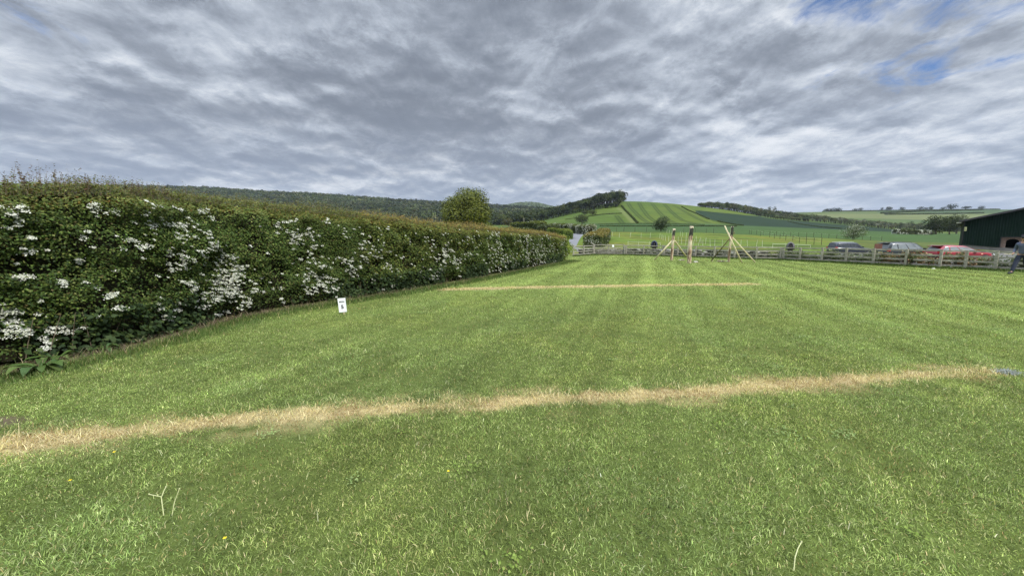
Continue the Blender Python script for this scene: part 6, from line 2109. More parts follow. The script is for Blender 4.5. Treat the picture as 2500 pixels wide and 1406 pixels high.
# ------------------------------------------------------------------ barn
def barn():
    o = Vector((69.6, 60.0, 0.0))
    ex = Vector((0.66, -0.75, 0)).normalized()
    nrm = Vector((ex.y, -ex.x, 0)).normalized()
    if nrm.dot(-o) < 0: nrm = -nrm
    rt = empty('barn', tuple(o), 0, 'large dark green sheet clad barn with grey roof at the right edge', 'barn')
    W, D = 24.0, 28.0
    gz = -0.5
    def eave(t): return 4.45 + (0.275 * t if t < W / 2 else 0.275 * (W - t))
    def foot(t): return max(0.30, 0.92 - 0.11 * t)
    def at(px, py):
        d = Vector(px_dir(px, py)); e = Vector((0, 0, EYE))
        k = (o - e).dot(nrm) / d.dot(nrm)
        q = e + d * k
        return (q - o).dot(ex), q.z
    t0, zt = at(2444, 579.6)
    t1 = t0 + 3.1; zb = foot(t0)
    P = lambda t, z, out=0.0: ex * t + Vector((0, 0, z)) + nrm * out
    # ribbed sheets of the gable
    bm = bmesh.new()
    t = 0.0
    prof = [(0.0, 0.0), (0.16, 0.0), (0.19, 0.035), (0.23, 0.035), (0.26, 0.0)]
    cols = []
    while t < W:
        for dt, out in prof[:-1]:
            if t + dt < W: cols.append((t + dt, out))
        t += 0.26
    cols += [(t0, 0), (t1, 0), (W, 0)]; cols.sort()
    for (a, oa), (b, ob) in zip(cols, cols[1:]):
        if b - a < 1e-4: continue
        lo = (zt, zt) if (a >= t0 - 1e-6 and b <= t1 + 1e-6) else (foot(a), foot(b))
        q = [bm.verts.new(P(a, lo[0], oa)), bm.verts.new(P(b, lo[1], ob)), bm.verts.new(P(b, eave(b), ob)), bm.verts.new(P(a, eave(a), oa))]
        bm.faces.new(q)
    bm_obj('cladding', bm, M['barn_green'], rt)
    # plinth, side and rear walls
    bm = bmesh.new()
    def quad(*p): bm.faces.new([bm.verts.new(x) for x in p])
    n = 24
    for i in range(n):
        a, b = W * i / n, W * (i + 1) / n
        quad(P(a, gz, -0.05), P(b, gz, -0.05), P(b, foot(b) + 0.02, -0.05), P(a, foot(a) + 0.02, -0.05))
    bm_obj('plinth', bm, M['block'], rt)
    bm = bmesh.new()
    for tt in (0.0, W):
        quad(P(tt, gz, 0), P(tt, eave(tt), 0), P(tt, eave(tt), -D), P(tt, gz, -D))
    quad(P(0, gz, -D), P(W, gz, -D), P(W, eave(W), -D), P(W / 2, eave(W / 2), -D), P(0, eave(0), -D))
    bm_obj('wall', bm, M['barn_green'], rt)
    # roof
    bm = bmesh.new()
    for s in (0, 1):
        f = (lambda x: x) if s == 0 else (lambda x: W - x)
        a, b = f(-0.55), f(W / 2)
        za, zb_ = eave(0) - 0.275 * 0.55 + 0.03, eave(W / 2) + 0.03
        top = [P(a, za + 0.10, 0.45), P(b, zb_ + 0.10, 0.45), P(b, zb_ + 0.10, -D - 0.3), P(a, za + 0.10, -D - 0.3)]
        bot = [p - Vector((0, 0, 0.13)) for p in top]
        quad(*top); quad(*bot[::-1])
        for i in range(4): quad(top[i], bot[i], bot[(i + 1) % 4], top[(i + 1) % 4])
    bm_obj('roof', bm, M['barn_roof'], rt)
    bm = bmesh.new()                                    # barge board along the visible slope
    add = [P(-0.55, eave(0) - 0.275 * 0.55 + 0.14, 0.47), P(W / 2, eave(W / 2) + 0.14, 0.47)]
    plank(bm, add[0], add[1], 0.24, 0.04)
    bm_obj('barge_board', bm, M['barge'], rt)
    # opening: brick reveal with a dark arch
    bm = bmesh.new()
    ax0 = at(2455, 600)[0]; ax1 = at(2488, 600)[0]; az0 = at(2470, 607)[1]; az1 = at(2470, 583.5)[1]
    R_ = -0.30
    rise = 0.45
    def arch(t):
        u = (t - (ax0 + ax1) / 2) / ((ax1 - ax0) / 2)
        return az1 - rise * (1 - math.sqrt(max(0, 1 - u * u * 0.92)))
    ts = sorted([t0 - 0.05, t1 + 0.05] + [ax0 + (ax1 - ax0) * i / 16 for i in range(17)])
    for a, b in zip(ts, ts[1:]):
        m = (a + b) / 2
        if ax0 < m < ax1:
            quad(P(a, arch(a), R_), P(b, arch(b), R_), P(b, zt + 0.05, R_), P(a, zt + 0.05, R_))
            quad(P(a, foot(a) - 0.1, R_), P(b, foot(b) - 0.1, R_), P(b, az0, R_), P(a, az0, R_))
            quad(P(a, arch(a), R_), P(b, arch(b), R_), P(b, arch(b), R_ - 0.35), P(a, arch(a), R_ - 0.35))
        else:
            quad(P(a, foot(a) - 0.1, R_), P(b, foot(b) - 0.1, R_), P(b, zt + 0.05, R_), P(a, zt + 0.05, R_))
    for tt in (ax0, ax1): quad(P(tt, az0, R_), P(tt, arch(tt), R_), P(tt, arch(tt), R_ - 0.35), P(tt, az0, R_ - 0.35))
    bm_obj('brick_reveal', bm, M['brick'], rt)
    bm = bmesh.new()
    for (p, q) in ((P(t0, zt + 0.04, 0.05), P(t1, zt + 0.04, 0.05)),): plank(bm, p, q, 0.09, 0.05)
    add_tube(bm, [P(t0, foot(t0), 0.05), P(t0, zt + 0.08, 0.05)], [0.05, 0.05], 4)
    add_tube(bm, [P(t1, foot(t1), 0.05), P(t1, zt + 0.08, 0.05)], [0.05, 0.05], 4)
    bm_obj('opening_frame', bm, M['trim'], rt)
    # corner flashing and downpipe
    bm = bmesh.new(); add_tube(bm, [P(0.05, gz, 0.08), P(0.05, eave(0) - 0.1, 0.08)], [0.06, 0.06], 8)
    bm_obj('downpipe', bm, M['trim'], rt)
    # floodlight at the corner
    ft, fz = at(2341, 544.5)
    lp = empty('floodlight', tuple(o + P(ft, fz, 0.30)), math.atan2(ex.y, ex.x), 'white floodlight on the upper left corner of the barn', 'lamp')
    bm = bmesh.new(); add_box(bm, (0, 0, 0), (0.50, 0.16, 0.15)); bm_obj('housing', bm, M['white_plastic'], lp, False, 0.02)
    bm = bmesh.new(); add_tube(bm, [(0.05, 0, 0.02), (0.05, 0.32, 0.06)], [0.03, 0.03], 6); bm_obj('bracket', bm, M['trim'], lp)
    # yellow notice
    st, sz = at(2356, 559.3)
    w_, h_ = (at(2360, 559)[0] - at(2352, 559)[0]), (at(2356, 554.6)[1] - at(2356, 564.2)[1])
    sg = empty('warning_sign', tuple(o + P(st, sz, 0.06)), math.atan2(ex.y, ex.x), 'pale yellow rectangular notice on the green wall of the barn', 'sign')
    bm = bmesh.new(); add_box(bm, (0, 0, 0), (w_, 0.02, h_)); bm_obj('plate', bm, M['notice_yellow'], sg, False, 0.004)
    bm = bmesh.new()
    v = [bm.verts.new((x * w_, -0.014, z * h_)) for x, z in ((-0.25, -0.02), (0.25, -0.02), (0.0, 0.36))]
    bm.faces.new(v)
    add_box(bm, (0, -0.012, -0.22 * h_), (0.62 * w_, 0.004, 0.10 * h_)); add_box(bm, (0, -0.012, -0.36 * h_), (0.5 * w_, 0.004, 0.07 * h_))
    bm_obj('pictogram', bm, M['notice_ink'], sg)


def brick_mat():
    m, t, b = new_mat('old_brick')
    tc = t.new('ShaderNodeTexCoord')
    br = t.new('ShaderNodeTexBrick')
    mp = t.new('ShaderNodeMapping'); t.l.new(tc.outputs['Object'], mp.inputs[0])
    mp.inputs['Rotation'].default_value = (R(90), 0, R(40))
    t.l.new(mp.outputs[0], br.inputs['Vector'])
    br.inputs['Color1'].default_value = (0.20, 0.115, 0.085, 1); br.inputs['Color2'].default_value = (0.28, 0.18, 0.14, 1); br.inputs['Mortar'].default_value = (0.33, 0.30, 0.27, 1)
    br.inputs['Scale'].default_value = 3.2
    t.l.new(br.outputs[0], b.inputs['Base Color']); b.inputs['Roughness'].default_value = 0.9
    return m
M['brick'] = brick_mat()
M['barn_green'] = noise_mat('green_sheeting', [(0.005, 0.014, 0.010), (0.008, 0.019, 0.0135)], 1.2, 0.7, spec=0.08)
M['barn_roof'] = noise_mat('fibre_cement_roof', [(0.06, 0.058, 0.058), (0.095, 0.093, 0.09)], 0.8, 0.85)
M['barge'] = noise_mat('barge_board', [(0.04, 0.04, 0.043), (0.065, 0.065, 0.068)], 2, 0.6)
M['block'] = noise_mat('concrete_block', [(0.13, 0.122, 0.118), (0.19, 0.18, 0.172)], 2.5, 0.9)
M['notice_yellow'] = noise_mat('notice_yellow', [(0.58, 0.60, 0.28), (0.66, 0.67, 0.36)], 6, 0.6)
M['notice_ink'] = noise_mat('notice_ink', [(0.16, 0.15, 0.05), (0.2, 0.19, 0.07)], 6, 0.6)
barn()


# ------------------------------------------------------------------ parked cars
def lerp(a, b, t): return a + (b - a) * t


def car(label, pos, yaw, paintm, roofm, L=4.55, W=1.84, H=1.70, belt=1.02, nose=0.90, boot=0.0, rails=True, spoiler=0.22, ws=1.30, wst=2.05, rk=0.16, glass='pale_glass'):
    """pos = rear middle on the ground; the car points along its local +x"""
    rt = empty('parked_car', pos, yaw, label, 'car', 'cars parked behind the rail fence')
    hw = W / 2
    # lower body by stations: x, half width, underside, shoulder
    xw = L - ws                                          # foot of the windscreen
    st = [(0.00, 0.80, 0.42, belt - 0.30), (0.06, 0.90, 0.32, belt - 0.06), (0.25, 0.97, 0.27, belt), (0.9, 1.0, 0.24, belt), (2.2, 1.0, 0.22, belt - 0.02), (xw, 1.0, 0.24, belt - 0.05),
          (xw + 0.10, 0.99, 0.24, belt - 0.06), (L - 0.60, 0.95, 0.25, nose + 0.02), (L - 0.22, 0.87, 0.27, nose - 0.08), (L - 0.05, 0.74, 0.33, nose - 0.28), (L, 0.66, 0.40, nose - 0.42)]
    V, F = [], []
    prof = 9
    for (x, f, zl, zs) in st:
        w = hw * f
        half = [(0.0, zl), (w * 0.80, zl), (w * 0.97, zl + 0.10), (w, zl + 0.30 * (zs - zl) + 0.06), (w * 0.995, lerp(zl, zs, 0.75)), (w * 0.96, zs - 0.025), (w * 0.90, zs + 0.005), (w * 0.55, zs + 0.035), (0.0, zs + 0.05)]
        for y, z in half: V.append((x, -y, z))
        for y, z in reversed(half[1:-1]): V.append((x, y, z))
    m = 2 * prof - 2
    for i in range(len(st) - 1):
        for j in range(m):
            a = i * m + j; b = i * m + (j + 1) % m
            F.append((a, a + m, b + m, b))
    ob = make_mesh('body', V, [np.array(F), np.array([list(range(m))]), np.array([[(len(st) - 1) * m + j for j in reversed(range(m))]])], paintm, rt, None, True)
    # cabin
    xr0, xr1 = 0.10, 0.10 + rk
    xf0, xf1 = xw, L - wst
    wb, wt = hw * 0.93, hw * 0.76
    zb, zt = belt - 0.04, H - 0.06
    def cab(x_u, side, v):                               # u along the side 0 rear..1 front, v 0 belt..1 roof
        xb = lerp(xr0, xf0, x_u); xt = lerp(xr1, xf1, x_u)
        y = lerp(wb, wt, v ** 1.15) * (1 - 0.05 * abs(2 * x_u - 1) ** 3)
        return Vector((lerp(xb, xt, v), side * y, lerp(zb, zt - 0.05 * (2 * x_u - 1) ** 2 * 0.9, v)))
    V, F = [], []
    nu, nv = 9, 4
    cols = []
    for i in range(nu):
        u = i / (nu - 1)
        ring = [cab(u, -1, v / nv) for v in range(nv + 1)]
        top = ring[-1]
        ring += [Vector((top.x, -wt * 0.62 * (1 - 0.05 * abs(2 * u - 1) ** 3), top.z + 0.05)), Vector((top.x, 0, top.z + 0.065)), Vector((top.x, wt * 0.62 * (1 - 0.05 * abs(2 * u - 1) ** 3), top.z + 0.05))]
        ring += [cab(u, 1, v / nv) for v in range(nv, -1, -1)]
        V += [tuple(p) for p in ring]
    m = len(ring)
    for i in range(nu - 1):
        for j in range(m - 1):
            a = i * m + j
            F.append((a, a + m, a + m + 1, a + 1))
    ends = [np.array([list(range(m))]), np.array([[(nu - 1) * m + j for j in reversed(range(m))]])]
    make_mesh('cabin', V, [np.array(F)] + ends, roofm, rt, None, False)
    # glass
    def pane(name, pts, out):
        bm = bmesh.new()
        c = sum(pts, Vector()) / len(pts)
        a = [bm.verts.new(p + out * 0.010) for p in pts]; b = [bm.verts.new(p - out * 0.004) for p in pts]
        bm.faces.new(a); bm.faces.new(b[::-1])
        for i in range(len(pts)): bm.faces.new((a[i], b[i], b[(i + 1) % len(pts)], a[(i + 1) % len(pts)]))
        bmesh.ops.recalc_face_normals(bm, faces=bm.faces[:])
        bm_obj(name, bm, M[glass], rt)
    for sd in (-1, 1):
        out = Vector((0, sd, 0.22)).normalized()
        for (u0, u1, cut) in ((0.035, 0.24, 'r'), (0.275, 0.535, ''), (0.565, 0.80, ''), (0.815, 0.955, 'f')):
            q = [cab(u0, sd, 0.12), cab(u1, sd, 0.12), cab(u1, sd, 0.86), cab(u0, sd, 0.86)]
            if cut == 'f': q = [cab(u0, sd, 0.12), cab(0.975, sd, 0.12), cab(0.93, sd, 0.84), cab(u0, sd, 0.86)]
            if cut == 'r': q = [cab(0.06, sd, 0.16), cab(u1, sd, 0.12), cab(u1, sd, 0.86), cab(0.09, sd, 0.80)]
            pane('side_window', q, out)
    q = [cab(1, -1, 0.08), cab(1, 1, 0.08), cab(1, 1, 0.92), cab(1, -1, 0.92)]
    for p in q: p.y *= 0.90
    pane('windscreen', q, Vector((0.8, 0, 0.6)))
    q = [cab(0, -1, 0.20), cab(0, 1, 0.20), cab(0, 1, 0.84), cab(0, -1, 0.84)]
    for p in q: p.y *= 0.90
    pane('rear_window', q, Vector((-1, 0, 0.15)).normalized())
    if spoiler:
        bm = bmesh.new()
        z = zt + 0.035
        pts = [(xr1 - spoiler, z - 0.045), (xr1 + 0.12, z - 0.02), (xr1 + 0.12, z + 0.012), (xr1 - spoiler + 0.02, z - 0.012)]
        for y in (-wt * 0.92, wt * 0.92):
            pass
        a = [bm.verts.new((x, -wt * 0.92, zz)) for x, zz in pts]; b = [bm.verts.new((x, wt * 0.92, zz)) for x, zz in pts]
        bm.faces.new(a); bm.faces.new(b[::-1])
        for i in range(4): bm.faces.new((a[i], b[i], b[(i + 1) % 4], a[(i + 1) % 4]))
        bmesh.ops.recalc_face_normals(bm, faces=bm.faces[:])
        bm_obj('spoiler', bm, roofm, rt)
    if rails:
        for sd in (-1, 1):
            bm = bmesh.new()
            y = sd * wt * 0.90
            add_tube(bm, [(xr1 + 0.25, y, zt + 0.02), (xr1 + 0.33, y, zt + 0.085), (xf1 - 0.45, y, zt + 0.085), (xf1 - 0.35, y, zt + 0.02)], [0.018] * 4, 6)
            bm_obj('roof_rail', bm, M['alloy'] if rails == 1 else M['trim'], rt)
    # lamps, mirrors, handles, plates, bumpers
    for sd in (-1, 1):
        bm = bmesh.new(); add_box(bm, (0.13, sd * hw * 0.87, belt - 0.06), (0.20, 0.26, 0.24)); bm_obj('tail_lamp', bm, M['red_lamp'], rt, False, 0.02)
        bm = bmesh.new(); add_box(bm, (L - 0.26, sd * hw * 0.72, nose - 0.17), (0.34, 0.34, 0.14)); bm_obj('headlight', bm, M['head_lamp'], rt, False, 0.03)
        bm = bmesh.new(); add_box(bm, (xw - 0.28, sd * (hw + 0.10), belt + 0.07), (0.16, 0.22, 0.15)); bm_obj('mirror', bm, M['trim'] if roofm is not paintm else paintm, rt, False, 0.03)
        for xx in (1.55, 2.55):
            bm = bmesh.new(); add_box(bm, (xx, sd * hw * 1.0, belt - 0.15), (0.18, 0.03, 0.035)); bm_obj('door_handle', bm, M['trim'], rt, False, 0.006)
    bm = bmesh.new(); add_box(bm, (0.06, 0, 0.48), (0.16, hw * 1.70, 0.22)); bm_obj('bumper', bm, M['trim'], rt, False, 0.03)
    bm = bmesh.new(); add_box(bm, (L - 0.06, 0, 0.44), (0.14, hw * 1.30, 0.20)); bm_obj('bumper', bm, M['trim'], rt, False, 0.03)
    bm = bmesh.new(); add_box(bm, (-0.01, 0, belt - 0.30), (0.02, 0.52, 0.11)); bm_obj('number_plate', bm, M['notice_yellow'], rt)
    # wheels
    for xx in (0.82, L - 0.88):
        for sd in (-1, 1):
            c = Vector((xx, sd * (hw - 0.11), 0.335))
            bm = bmesh.new()
            pr = [(0.22, -0.10), (0.31, -0.11), (0.335, -0.07), (0.335, 0.07), (0.31, 0.11), (0.22, 0.10)]
            seg = 24
            rows = [[bm.verts.new(c + Vector((math.cos(2 * math.pi * k / seg) * r, o_, math.sin(2 * math.pi * k / seg) * r))) for k in range(seg)] for r, o_ in pr]
            for r0, r1 in zip(rows, rows[1:]):
                for k in range(seg): bm.faces.new((r0[k], r0[(k + 1) % seg], r1[(k + 1) % seg], r1[k]))
            bmesh.ops.recalc_face_normals(bm, faces=bm.faces[:])
            wh = bm_obj('wheel', bm, M['rubber'], rt, True)
            bm = bmesh.new()
            bmesh.ops.create_cone(bm, cap_ends=True, segments=20, radius1=0.225, radius2=0.225, depth=0.15, matrix=Matrix.Translation(c) @ Matrix.Rotation(R(90), 4, 'X'))
            for k in range(5):
                a = 2 * math.pi * k / 5
                add_box(bm, c + Vector((math.cos(a) * 0.12, sd * 0.08, math.sin(a) * 0.12)), (0.20, 0.03, 0.045), Matrix.Rotation(-a, 4, 'Y'))
            bm_obj('rim', bm, M['alloy'], wh)
    return rt


def park(label, px, depth, ground, yaw, *a, **k):
    """px = where the near rear corner of the car is seen"""
    W = k.get('W', 1.84)
    X = ray_depth(px, 605, depth)[0]
    c, s = math.cos(yaw), math.sin(yaw)
    pos = (X - s * W * 0.46, depth + c * W * 0.46, ground)      # step to the middle of the tail
    return car(label, pos, yaw, *a, **k)


M['navy'] = paint('navy_paint', (0.016, 0.021, 0.035))
M['graphite'] = paint('graphite_green_paint', (0.018, 0.025, 0.026))
M['red'] = paint('red_paint', (0.25, 0.010, 0.018))
park('dark blue estate car with roof rails and red tail lamps behind the fence', 2040, 49.5, -0.40, R(-5), M['navy'], M['navy'], L=4.7, H=1.72, rails=1, spoiler=0.0, belt=1.04, glass='glass')
park('grey green off road car with black roof rails, middle of the three cars', 2168, 37.0, -0.32, R(-9), M['graphite'], M['graphite'], L=4.5, H=1.70, rails=2, spoiler=0.26)
park('bright red hatchback beside the barn', 2292, 34.5, -0.32, R(-12), M['red'], M['red'], L=4.3, H=1.46, belt=0.93, nose=0.80, rails=0, spoiler=0.30, ws=1.25, wst=2.15, rk=0.34)


# ------------------------------------------------------------------ bodies grown over a skeleton
def skin_mesh(name, pts, edges, rad, mat, parent=None, sub=2, smooth=True):
    me = bpy.data.meshes.new(name + '_skeleton')
    me.from_pydata([tuple(p) for p in pts], edges, [])
    ob = bpy.data.objects.new(name, me); COL.objects.link(ob)
    ob.modifiers.new('Skin', 'SKIN')
    lay = me.skin_vertices[0] if me.skin_vertices else None
    if lay is None:
        bpy.context.view_layer.update()
        lay = me.skin_vertices[0]
    for i, r in enumerate(rad):
        lay.data[i].radius = (r, r) if not isinstance(r, tuple) else r
        lay.data[i].use_root = (i == 0)
    sm = ob.modifiers.new('Sub', 'SUBSURF'); sm.levels = sub; sm.render_levels = sub
    bpy.context.view_layer.update()
    nm = bpy.data.meshes.new_from_object(ob.evaluated_get(bpy.context.evaluated_depsgraph_get()))
    bpy.data.objects.remove(ob, do_unlink=True)
    nm.name = name
    nm.materials.clear(); nm.materials.append(mat)
    if smooth:
        for p in nm.polygons: p.use_smooth = True
    o = bpy.data.objects.new(name, nm); COL.objects.link(o)
    if parent is not None: o.parent = parent
    return o


def join_into(dst, others):
    bm = bmesh.new(); bm.from_mesh(dst.data)
    for o in others:
        bm.from_mesh(o.data); bpy.data.objects.remove(o, do_unlink=True)
    bm.to_mesh(dst.data); bm.free()
    for p in dst.data.polygons: p.use_smooth = True


def horse(px, depth, z, yaw, label, coat, rugm, scale=1.0):
    X = ray_depth(px, 600, depth)[0]
    rt = empty('horse', (X, depth, z), yaw, label, 'horse', 'rugged horses grazing in the paddock')
    rt.scale = (scale,) * 3
    P = [(-0.45, 0, 1.22), (-0.78, 0, 1.22), (0.0, 0, 1.20), (0.45, 0, 1.22), (0.72, 0, 1.26), (1.00, 0, 1.02), (1.26, 0, 0.66), (1.36, 0, 0.42), (1.40, 0, 0.20), (1.40, 0, 0.08)]
    rd = [0.30, 0.20, 0.32, 0.30, 0.24, 0.17, 0.135, 0.13, 0.085, 0.065]
    E = [(1, 0), (0, 2), (2, 3), (3, 4), (4, 5), (5, 6), (6, 7), (7, 8), (8, 9)]
    for sd in (-1, 1):
        b = len(P)
        P += [(-0.58, sd * 0.20, 1.02), (-0.50, sd * 0.19, 0.80), (-0.76, sd * 0.16, 0.52), (-0.70, sd * 0.15, 0.14), (-0.64, sd * 0.15, 0.02)]
        rd += [0.19, 0.12, 0.062, 0.042, 0.06]
        E += [(0, b), (b, b + 1), (b + 1, b + 2), (b + 2, b + 3), (b + 3, b + 4)]
        b = len(P)
        P += [(0.52, sd * 0.17, 0.98), (0.50, sd * 0.16, 0.72), (0.52, sd * 0.15, 0.44), (0.50, sd * 0.15, 0.12), (0.55, sd * 0.15, 0.02)]
        rd += [0.14, 0.085, 0.055, 0.04, 0.058]
        E += [(3, b), (b, b + 1), (b + 1, b + 2), (b + 2, b + 3), (b + 3, b + 4)]
    for sd in (-1, 1):                                    # ears
        b = len(P)
        P += [(1.20, sd * 0.075, 0.80), (1.19, sd * 0.09, 0.92)]; rd += [0.035, 0.012]
        E += [(6, b), (b, b + 1)]
    skin_mesh('body', P, E, rd, coat, rt)
    skin_mesh('tail', [(-0.95, 0, 1.30), (-1.06, 0, 1.10), (-1.07, 0, 0.72), (-1.05, 0, 0.40)], [(0, 1), (1, 2), (2, 3)], [0.05, 0.075, 0.08, 0.03], M['horse_hair'], rt)
    skin_mesh('mane', [(0.78, 0, 1.46), (1.02, 0, 1.20), (1.22, 0, 0.92)], [(0, 1), (1, 2)], [0.04, 0.05, 0.03], M['horse_hair'], rt)
    # rug
    V, F = [], []
    xs = np.linspace(-0.98, 0.80, 12); m = 15
    for x in xs:
        u = (x + 0.98) / 1.78
        top = 1.50 + 0.06 * math.cos(2 * math.pi * u) - 0.10 * max(0, 0.12 - u) / 0.12
        hwid = 0.405 * (1 - 0.42 * max(0, 0.14 - u) / 0.14) * (1 - 0.2 * max(0, u - 0.86) / 0.14)
        low = 0.66 + 0.03 * math.sin(9 * u)
        for j in range(m):
            a = math.pi * j / (m - 1)
            y = -math.cos(a) * hwid * (1 if 0.2 < a / math.pi < 0.8 else 1)
            s = math.sin(a)
            z = low + (top - low) * s ** 0.55
            V.append((x, y, z))
    for i in range(len(xs) - 1):
        for j in range(m - 1):
            a = i * m + j
            F.append((a, a + 1, a + m + 1, a + m))
    ends = [np.array([list(range(m))])]
    rug = make_mesh('rug', V, [np.array(F)] + ends, rugm, rt, None, True)
    sol = rug.modifiers.new('thick', 'SOLIDIFY'); sol.thickness = 0.015
    return rt
M['horse_coat'] = noise_mat('bay_coat', [(0.035, 0.022, 0.014), (0.06, 0.038, 0.022)], 4, 0.6)
M['horse_hair'] = noise_mat('horse_hair', [(0.012, 0.010, 0.009), (0.03, 0.025, 0.02)], 12, 0.7)
M['rug_blue'] = noise_mat('blue_rug', [(0.022, 0.028, 0.060), (0.045, 0.052, 0.095)], 3, 0.8)
M['rug_grey'] = noise_mat('grey_rug', [(0.085, 0.08, 0.085), (0.14, 0.13, 0.135)], 3, 0.8)
horse(1597, 46.0, hz(ray_depth(1597, 600, 46.0)[0], 46.0), R(70), 'horse in a dark blue rug grazing, seen from behind at the paddock edge', M['horse_coat'], M['rug_blue'], 0.93)
horse(1930, 43.0, hz(ray_depth(1930, 600, 43.0)[0], 43.0), R(55), 'horse in a grey rug grazing with its tail towards the grass, left of the cars', M['horse_coat'], M['rug_grey'], 0.93)


def person():
    b = ray_ground(2490, 669)
    rt = empty('person', (b[0], b[1], 0), R(196), 'person in grey blue jacket, dark trousers and cap walking at the right edge', 'person')
    body = [(0, 0, 0.96), (0.01, 0, 1.12), (0.03, 0, 1.32), (0.05, 0, 1.46), (0.075, 0, 1.54), (0.10, 0, 1.62), (0.105, 0, 1.70), (0.085, 0, 1.76)]
    rb = [0.135, 0.125, 0.145, 0.085, 0.055, 0.075, 0.092, 0.062]
    E = [(0, 1), (1, 2), (2, 3), (3, 4), (4, 5), (5, 6), (6, 7)]
    legs = {}
    def chain(start, pts, rads, P, Rr, Ed):
        prev = start
        for p, r in zip(pts, rads):
            P.append(p); Rr.append(r); Ed.append((prev, len(P) - 1)); prev = len(P) - 1
        return prev
    leg_f = [(0.03, -0.095, 0.86), (0.24, -0.10, 0.50), (0.43, -0.10, 0.10), (0.62, -0.11, 0.045)]
    leg_b = [(0.00, 0.095, 0.86), (-0.06, 0.10, 0.50), (-0.36, 0.10, 0.14), (-0.22, 0.10, 0.03)]
    rl = [0.095, 0.062, 0.042, 0.032]
    arm_r = [(0.04, -0.19, 1.42), (-0.02, -0.27, 1.15), (0.20, -0.22, 0.99)]
    arm_l = [(0.04, 0.19, 1.42), (-0.01, 0.26, 1.15), (0.24, 0.19, 1.01)]
    ra = [0.058, 0.045, 0.032]
    P, Rr, Ed = list(body), list(rb), list(E)
    chain(0, leg_f, rl, P, Rr, Ed); chain(0, leg_b, rl, P, Rr, Ed)
    ends = []
    for arm in (arm_r, arm_l):
        e = chain(3, arm, ra, P, Rr, Ed)
        w = Vector(arm[2]); d = Vector((0.92, 0.1, -0.22)).normalized()
        e = chain(e, [tuple(w + d * 0.05), tuple(w + d * 0.09)], [0.034, 0.034], P, Rr, Ed)
        ends.append((w, d))
    chain(5, [(0.185, 0, 1.655), (0.205, 0, 1.645)], [0.022, 0.014], P, Rr, Ed)           # nose
    for sd in (-1, 1): chain(6, [(0.085, sd * 0.092, 1.665)], [0.022], P, Rr, Ed)          # ears
    bo = skin_mesh('body', P, Ed, Rr, M['skin'], rt)
    extra = []
    for (w, d) in ends:                                    # fingers closed round the stick, thumb against them
        side = Vector((0, 1, 0)); up = side.cross(d).normalized() * -1
        for k, ln in enumerate((0.034, 0.040, 0.038, 0.030)):
            base = w + d * (0.055 + 0.018 * k) + Vector((0, 0, -0.008))
            a1 = base + Vector((0.012, 0.012, -0.030)); a2 = a1 + Vector((0.002, -0.022, -0.016)); a3 = a2 + Vector((-0.004, -0.016, 0.014))
            extra.append(skin_mesh('finger', [tuple(base), tuple(a1), tuple(a2), tuple(a3)], [(0, 1), (1, 2), (2, 3)], [0.011, 0.0095, 0.009, 0.008], M['skin'], None, 1))
        base = w + d * 0.04
        extra.append(skin_mesh('thumb', [tuple(base), tuple(base + Vector((0.03, -0.030, -0.018))), tuple(base + Vector((0.055, -0.026, -0.030)))], [(0, 1), (1, 2)], [0.013, 0.011, 0.009], M['skin'], None, 1))
    for e in extra: e.parent = None
    join_into(bo, extra)
    # clothes
    P, Rr, Ed = [(0, 0, 0.90), (0.0, 0, 1.02), (0.01, 0, 1.14), (0.03, 0, 1.33), (0.05, 0, 1.455), (0.07, 0, 1.51)], [0.165, 0.165, 0.158, 0.172, 0.115, 0.078], [(0, 1), (1, 2), (2, 3), (3, 4), (4, 5)]
    for arm in (arm_r, arm_l): chain(4, arm, [0.085, 0.066, 0.046], P, Rr, Ed)
    skin_mesh('jacket', P, Ed, Rr, M['jacket'], rt)
    P, Rr, Ed = [(0, 0, 0.98), (0, 0, 0.90)], [0.145, 0.15], [(0, 1)]
    chain(1, leg_f[:3], [0.115, 0.085, 0.068], P, Rr, Ed); chain(1, leg_b[:3], [0.115, 0.085, 0.068], P, Rr, Ed)
    skin_mesh('trousers', P, Ed, Rr, M['trousers'], rt)
    for lg, nm in ((leg_f, 'boot'), (leg_b, 'boot')):
        a, t = Vector(lg[2]), Vector(lg[3])
        dr = (t - a); dr.normalize()
        skin_mesh(nm, [tuple(a + Vector((-0.01, 0, 0.06))), tuple(a + Vector((-0.02, 0, -0.03))), tuple(a * 0.4 + t * 0.6), tuple(t + dr * 0.05)], [(0, 1), (1, 2), (2, 3)], [0.058, 0.060, 0.052, 0.040], M['boot'], rt)
    skin_mesh('hair', [(0.055, 0, 1.735), (0.035, 0, 1.66), (0.045, 0, 1.60)], [(0, 1), (1, 2)], [0.082, 0.078, 0.05], M['hair'], rt)
    skin_mesh('beard', [(0.165, 0, 1.60), (0.13, 0, 1.575), (0.09, 0.03, 1.585)], [(0, 1), (1, 2)], [0.03, 0.04, 0.03], M['hair'], rt)
    skin_mesh('cap', [(0.095, 0, 1.755), (0.085, 0, 1.80), (0.20, 0, 1.735), (0.255, 0, 1.722)], [(0, 1), (0, 2), (2, 3)], [0.098, 0.06, 0.05, 0.022], M['cap'], rt)
    for sd in (-1, 1):
        bm = bmesh.new(); bmesh.ops.create_uvsphere(bm, u_segments=10, v_segments=8, radius=0.012, matrix=Matrix.Translation((0.182, sd * 0.034, 1.678)))
        bm_obj('eye', bm, M['black_ink'], rt, True)
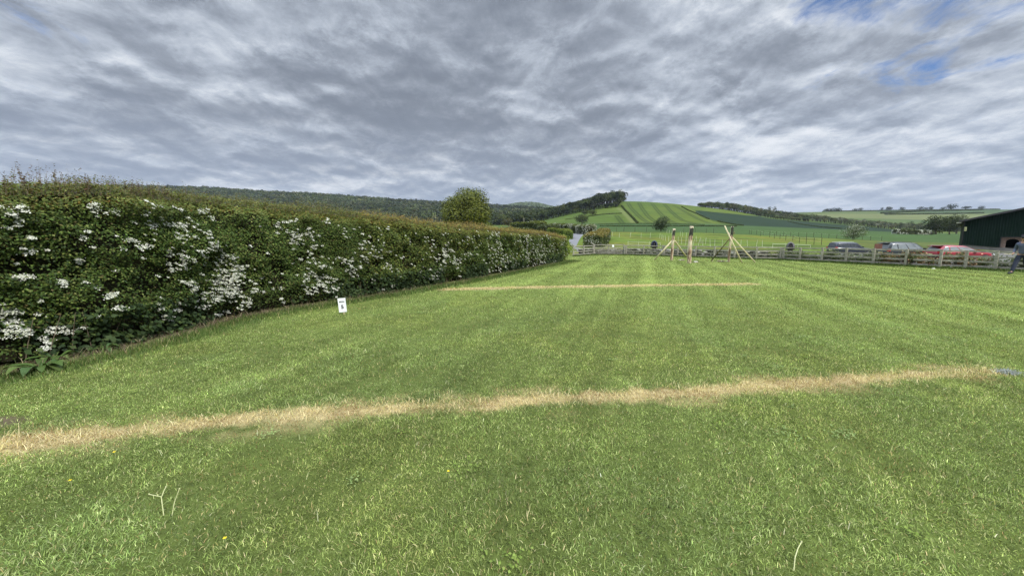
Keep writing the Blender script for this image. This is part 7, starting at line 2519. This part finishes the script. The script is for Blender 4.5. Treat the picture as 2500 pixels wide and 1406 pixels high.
    # thin pale stick held level in the hands
    mw = Matrix.Translation(Vector(b)) @ Matrix.Rotation(R(196), 4, 'Z')
    p0 = mw @ Vector((0.315, -0.212, 0.945)); p1 = mw @ Vector((0.345, 0.205, 0.965))
    d = (mw.to_3x3() @ Vector((1.0, 0.05, 0.02))).normalized()
    bm = bmesh.new()
    add_tube(bm, [p0 - d * 0.65, p0, p0 + d * 0.75], [0.010, 0.011, 0.008], 6)
    st = bm_obj('walking_stick', bm, M['pole_wood'])
    tag(st, 'thin pale stick held level by the person at the right edge', 'stick')
M['skin'] = noise_mat('skin', [(0.36, 0.20, 0.14), (0.46, 0.27, 0.20)], 12, 0.55)
M['jacket'] = noise_mat('jacket_cloth', [(0.060, 0.072, 0.110), (0.095, 0.11, 0.155)], 6, 0.85, bump=0.3)
M['trousers'] = noise_mat('trouser_cloth', [(0.012, 0.016, 0.030), (0.024, 0.030, 0.048)], 7, 0.85, bump=0.3)
M['boot'] = noise_mat('boot_leather', [(0.010, 0.012, 0.018), (0.022, 0.024, 0.03)], 9, 0.6)
M['hair'] = noise_mat('dark_hair', [(0.016, 0.012, 0.010), (0.04, 0.03, 0.024)], 22, 0.7)
M['cap'] = noise_mat('cap_cloth', [(0.014, 0.014, 0.018), (0.03, 0.03, 0.036)], 12, 0.85)
person()


# ------------------------------------------------------------------ air
def air():
    bm = bmesh.new()
    bmesh.ops.create_cube(bm, size=1.0, matrix=Matrix.Translation((0, 1500, 150)) @ Matrix.Diagonal((9000, 6000, 310, 1)))
    m = bpy.data.materials.new('haze')
    m.use_nodes = True
    t = m.node_tree
    t.nodes.clear()
    out = t.nodes.new('ShaderNodeOutputMaterial')
    v = t.nodes.new('ShaderNodeVolumePrincipled')
    v.inputs['Color'].default_value = (0.72, 0.82, 1.0, 1)
    v.inputs['Density'].default_value = HAZE
    v.inputs['Anisotropy'].default_value = 0.3
    t.links.new(v.outputs[0], out.inputs['Volume'])
    o = bm_obj('haze', bm, m)
    tag(o, kind='stuff')
HAZE = 0.000055
if HAZE > 0: air()
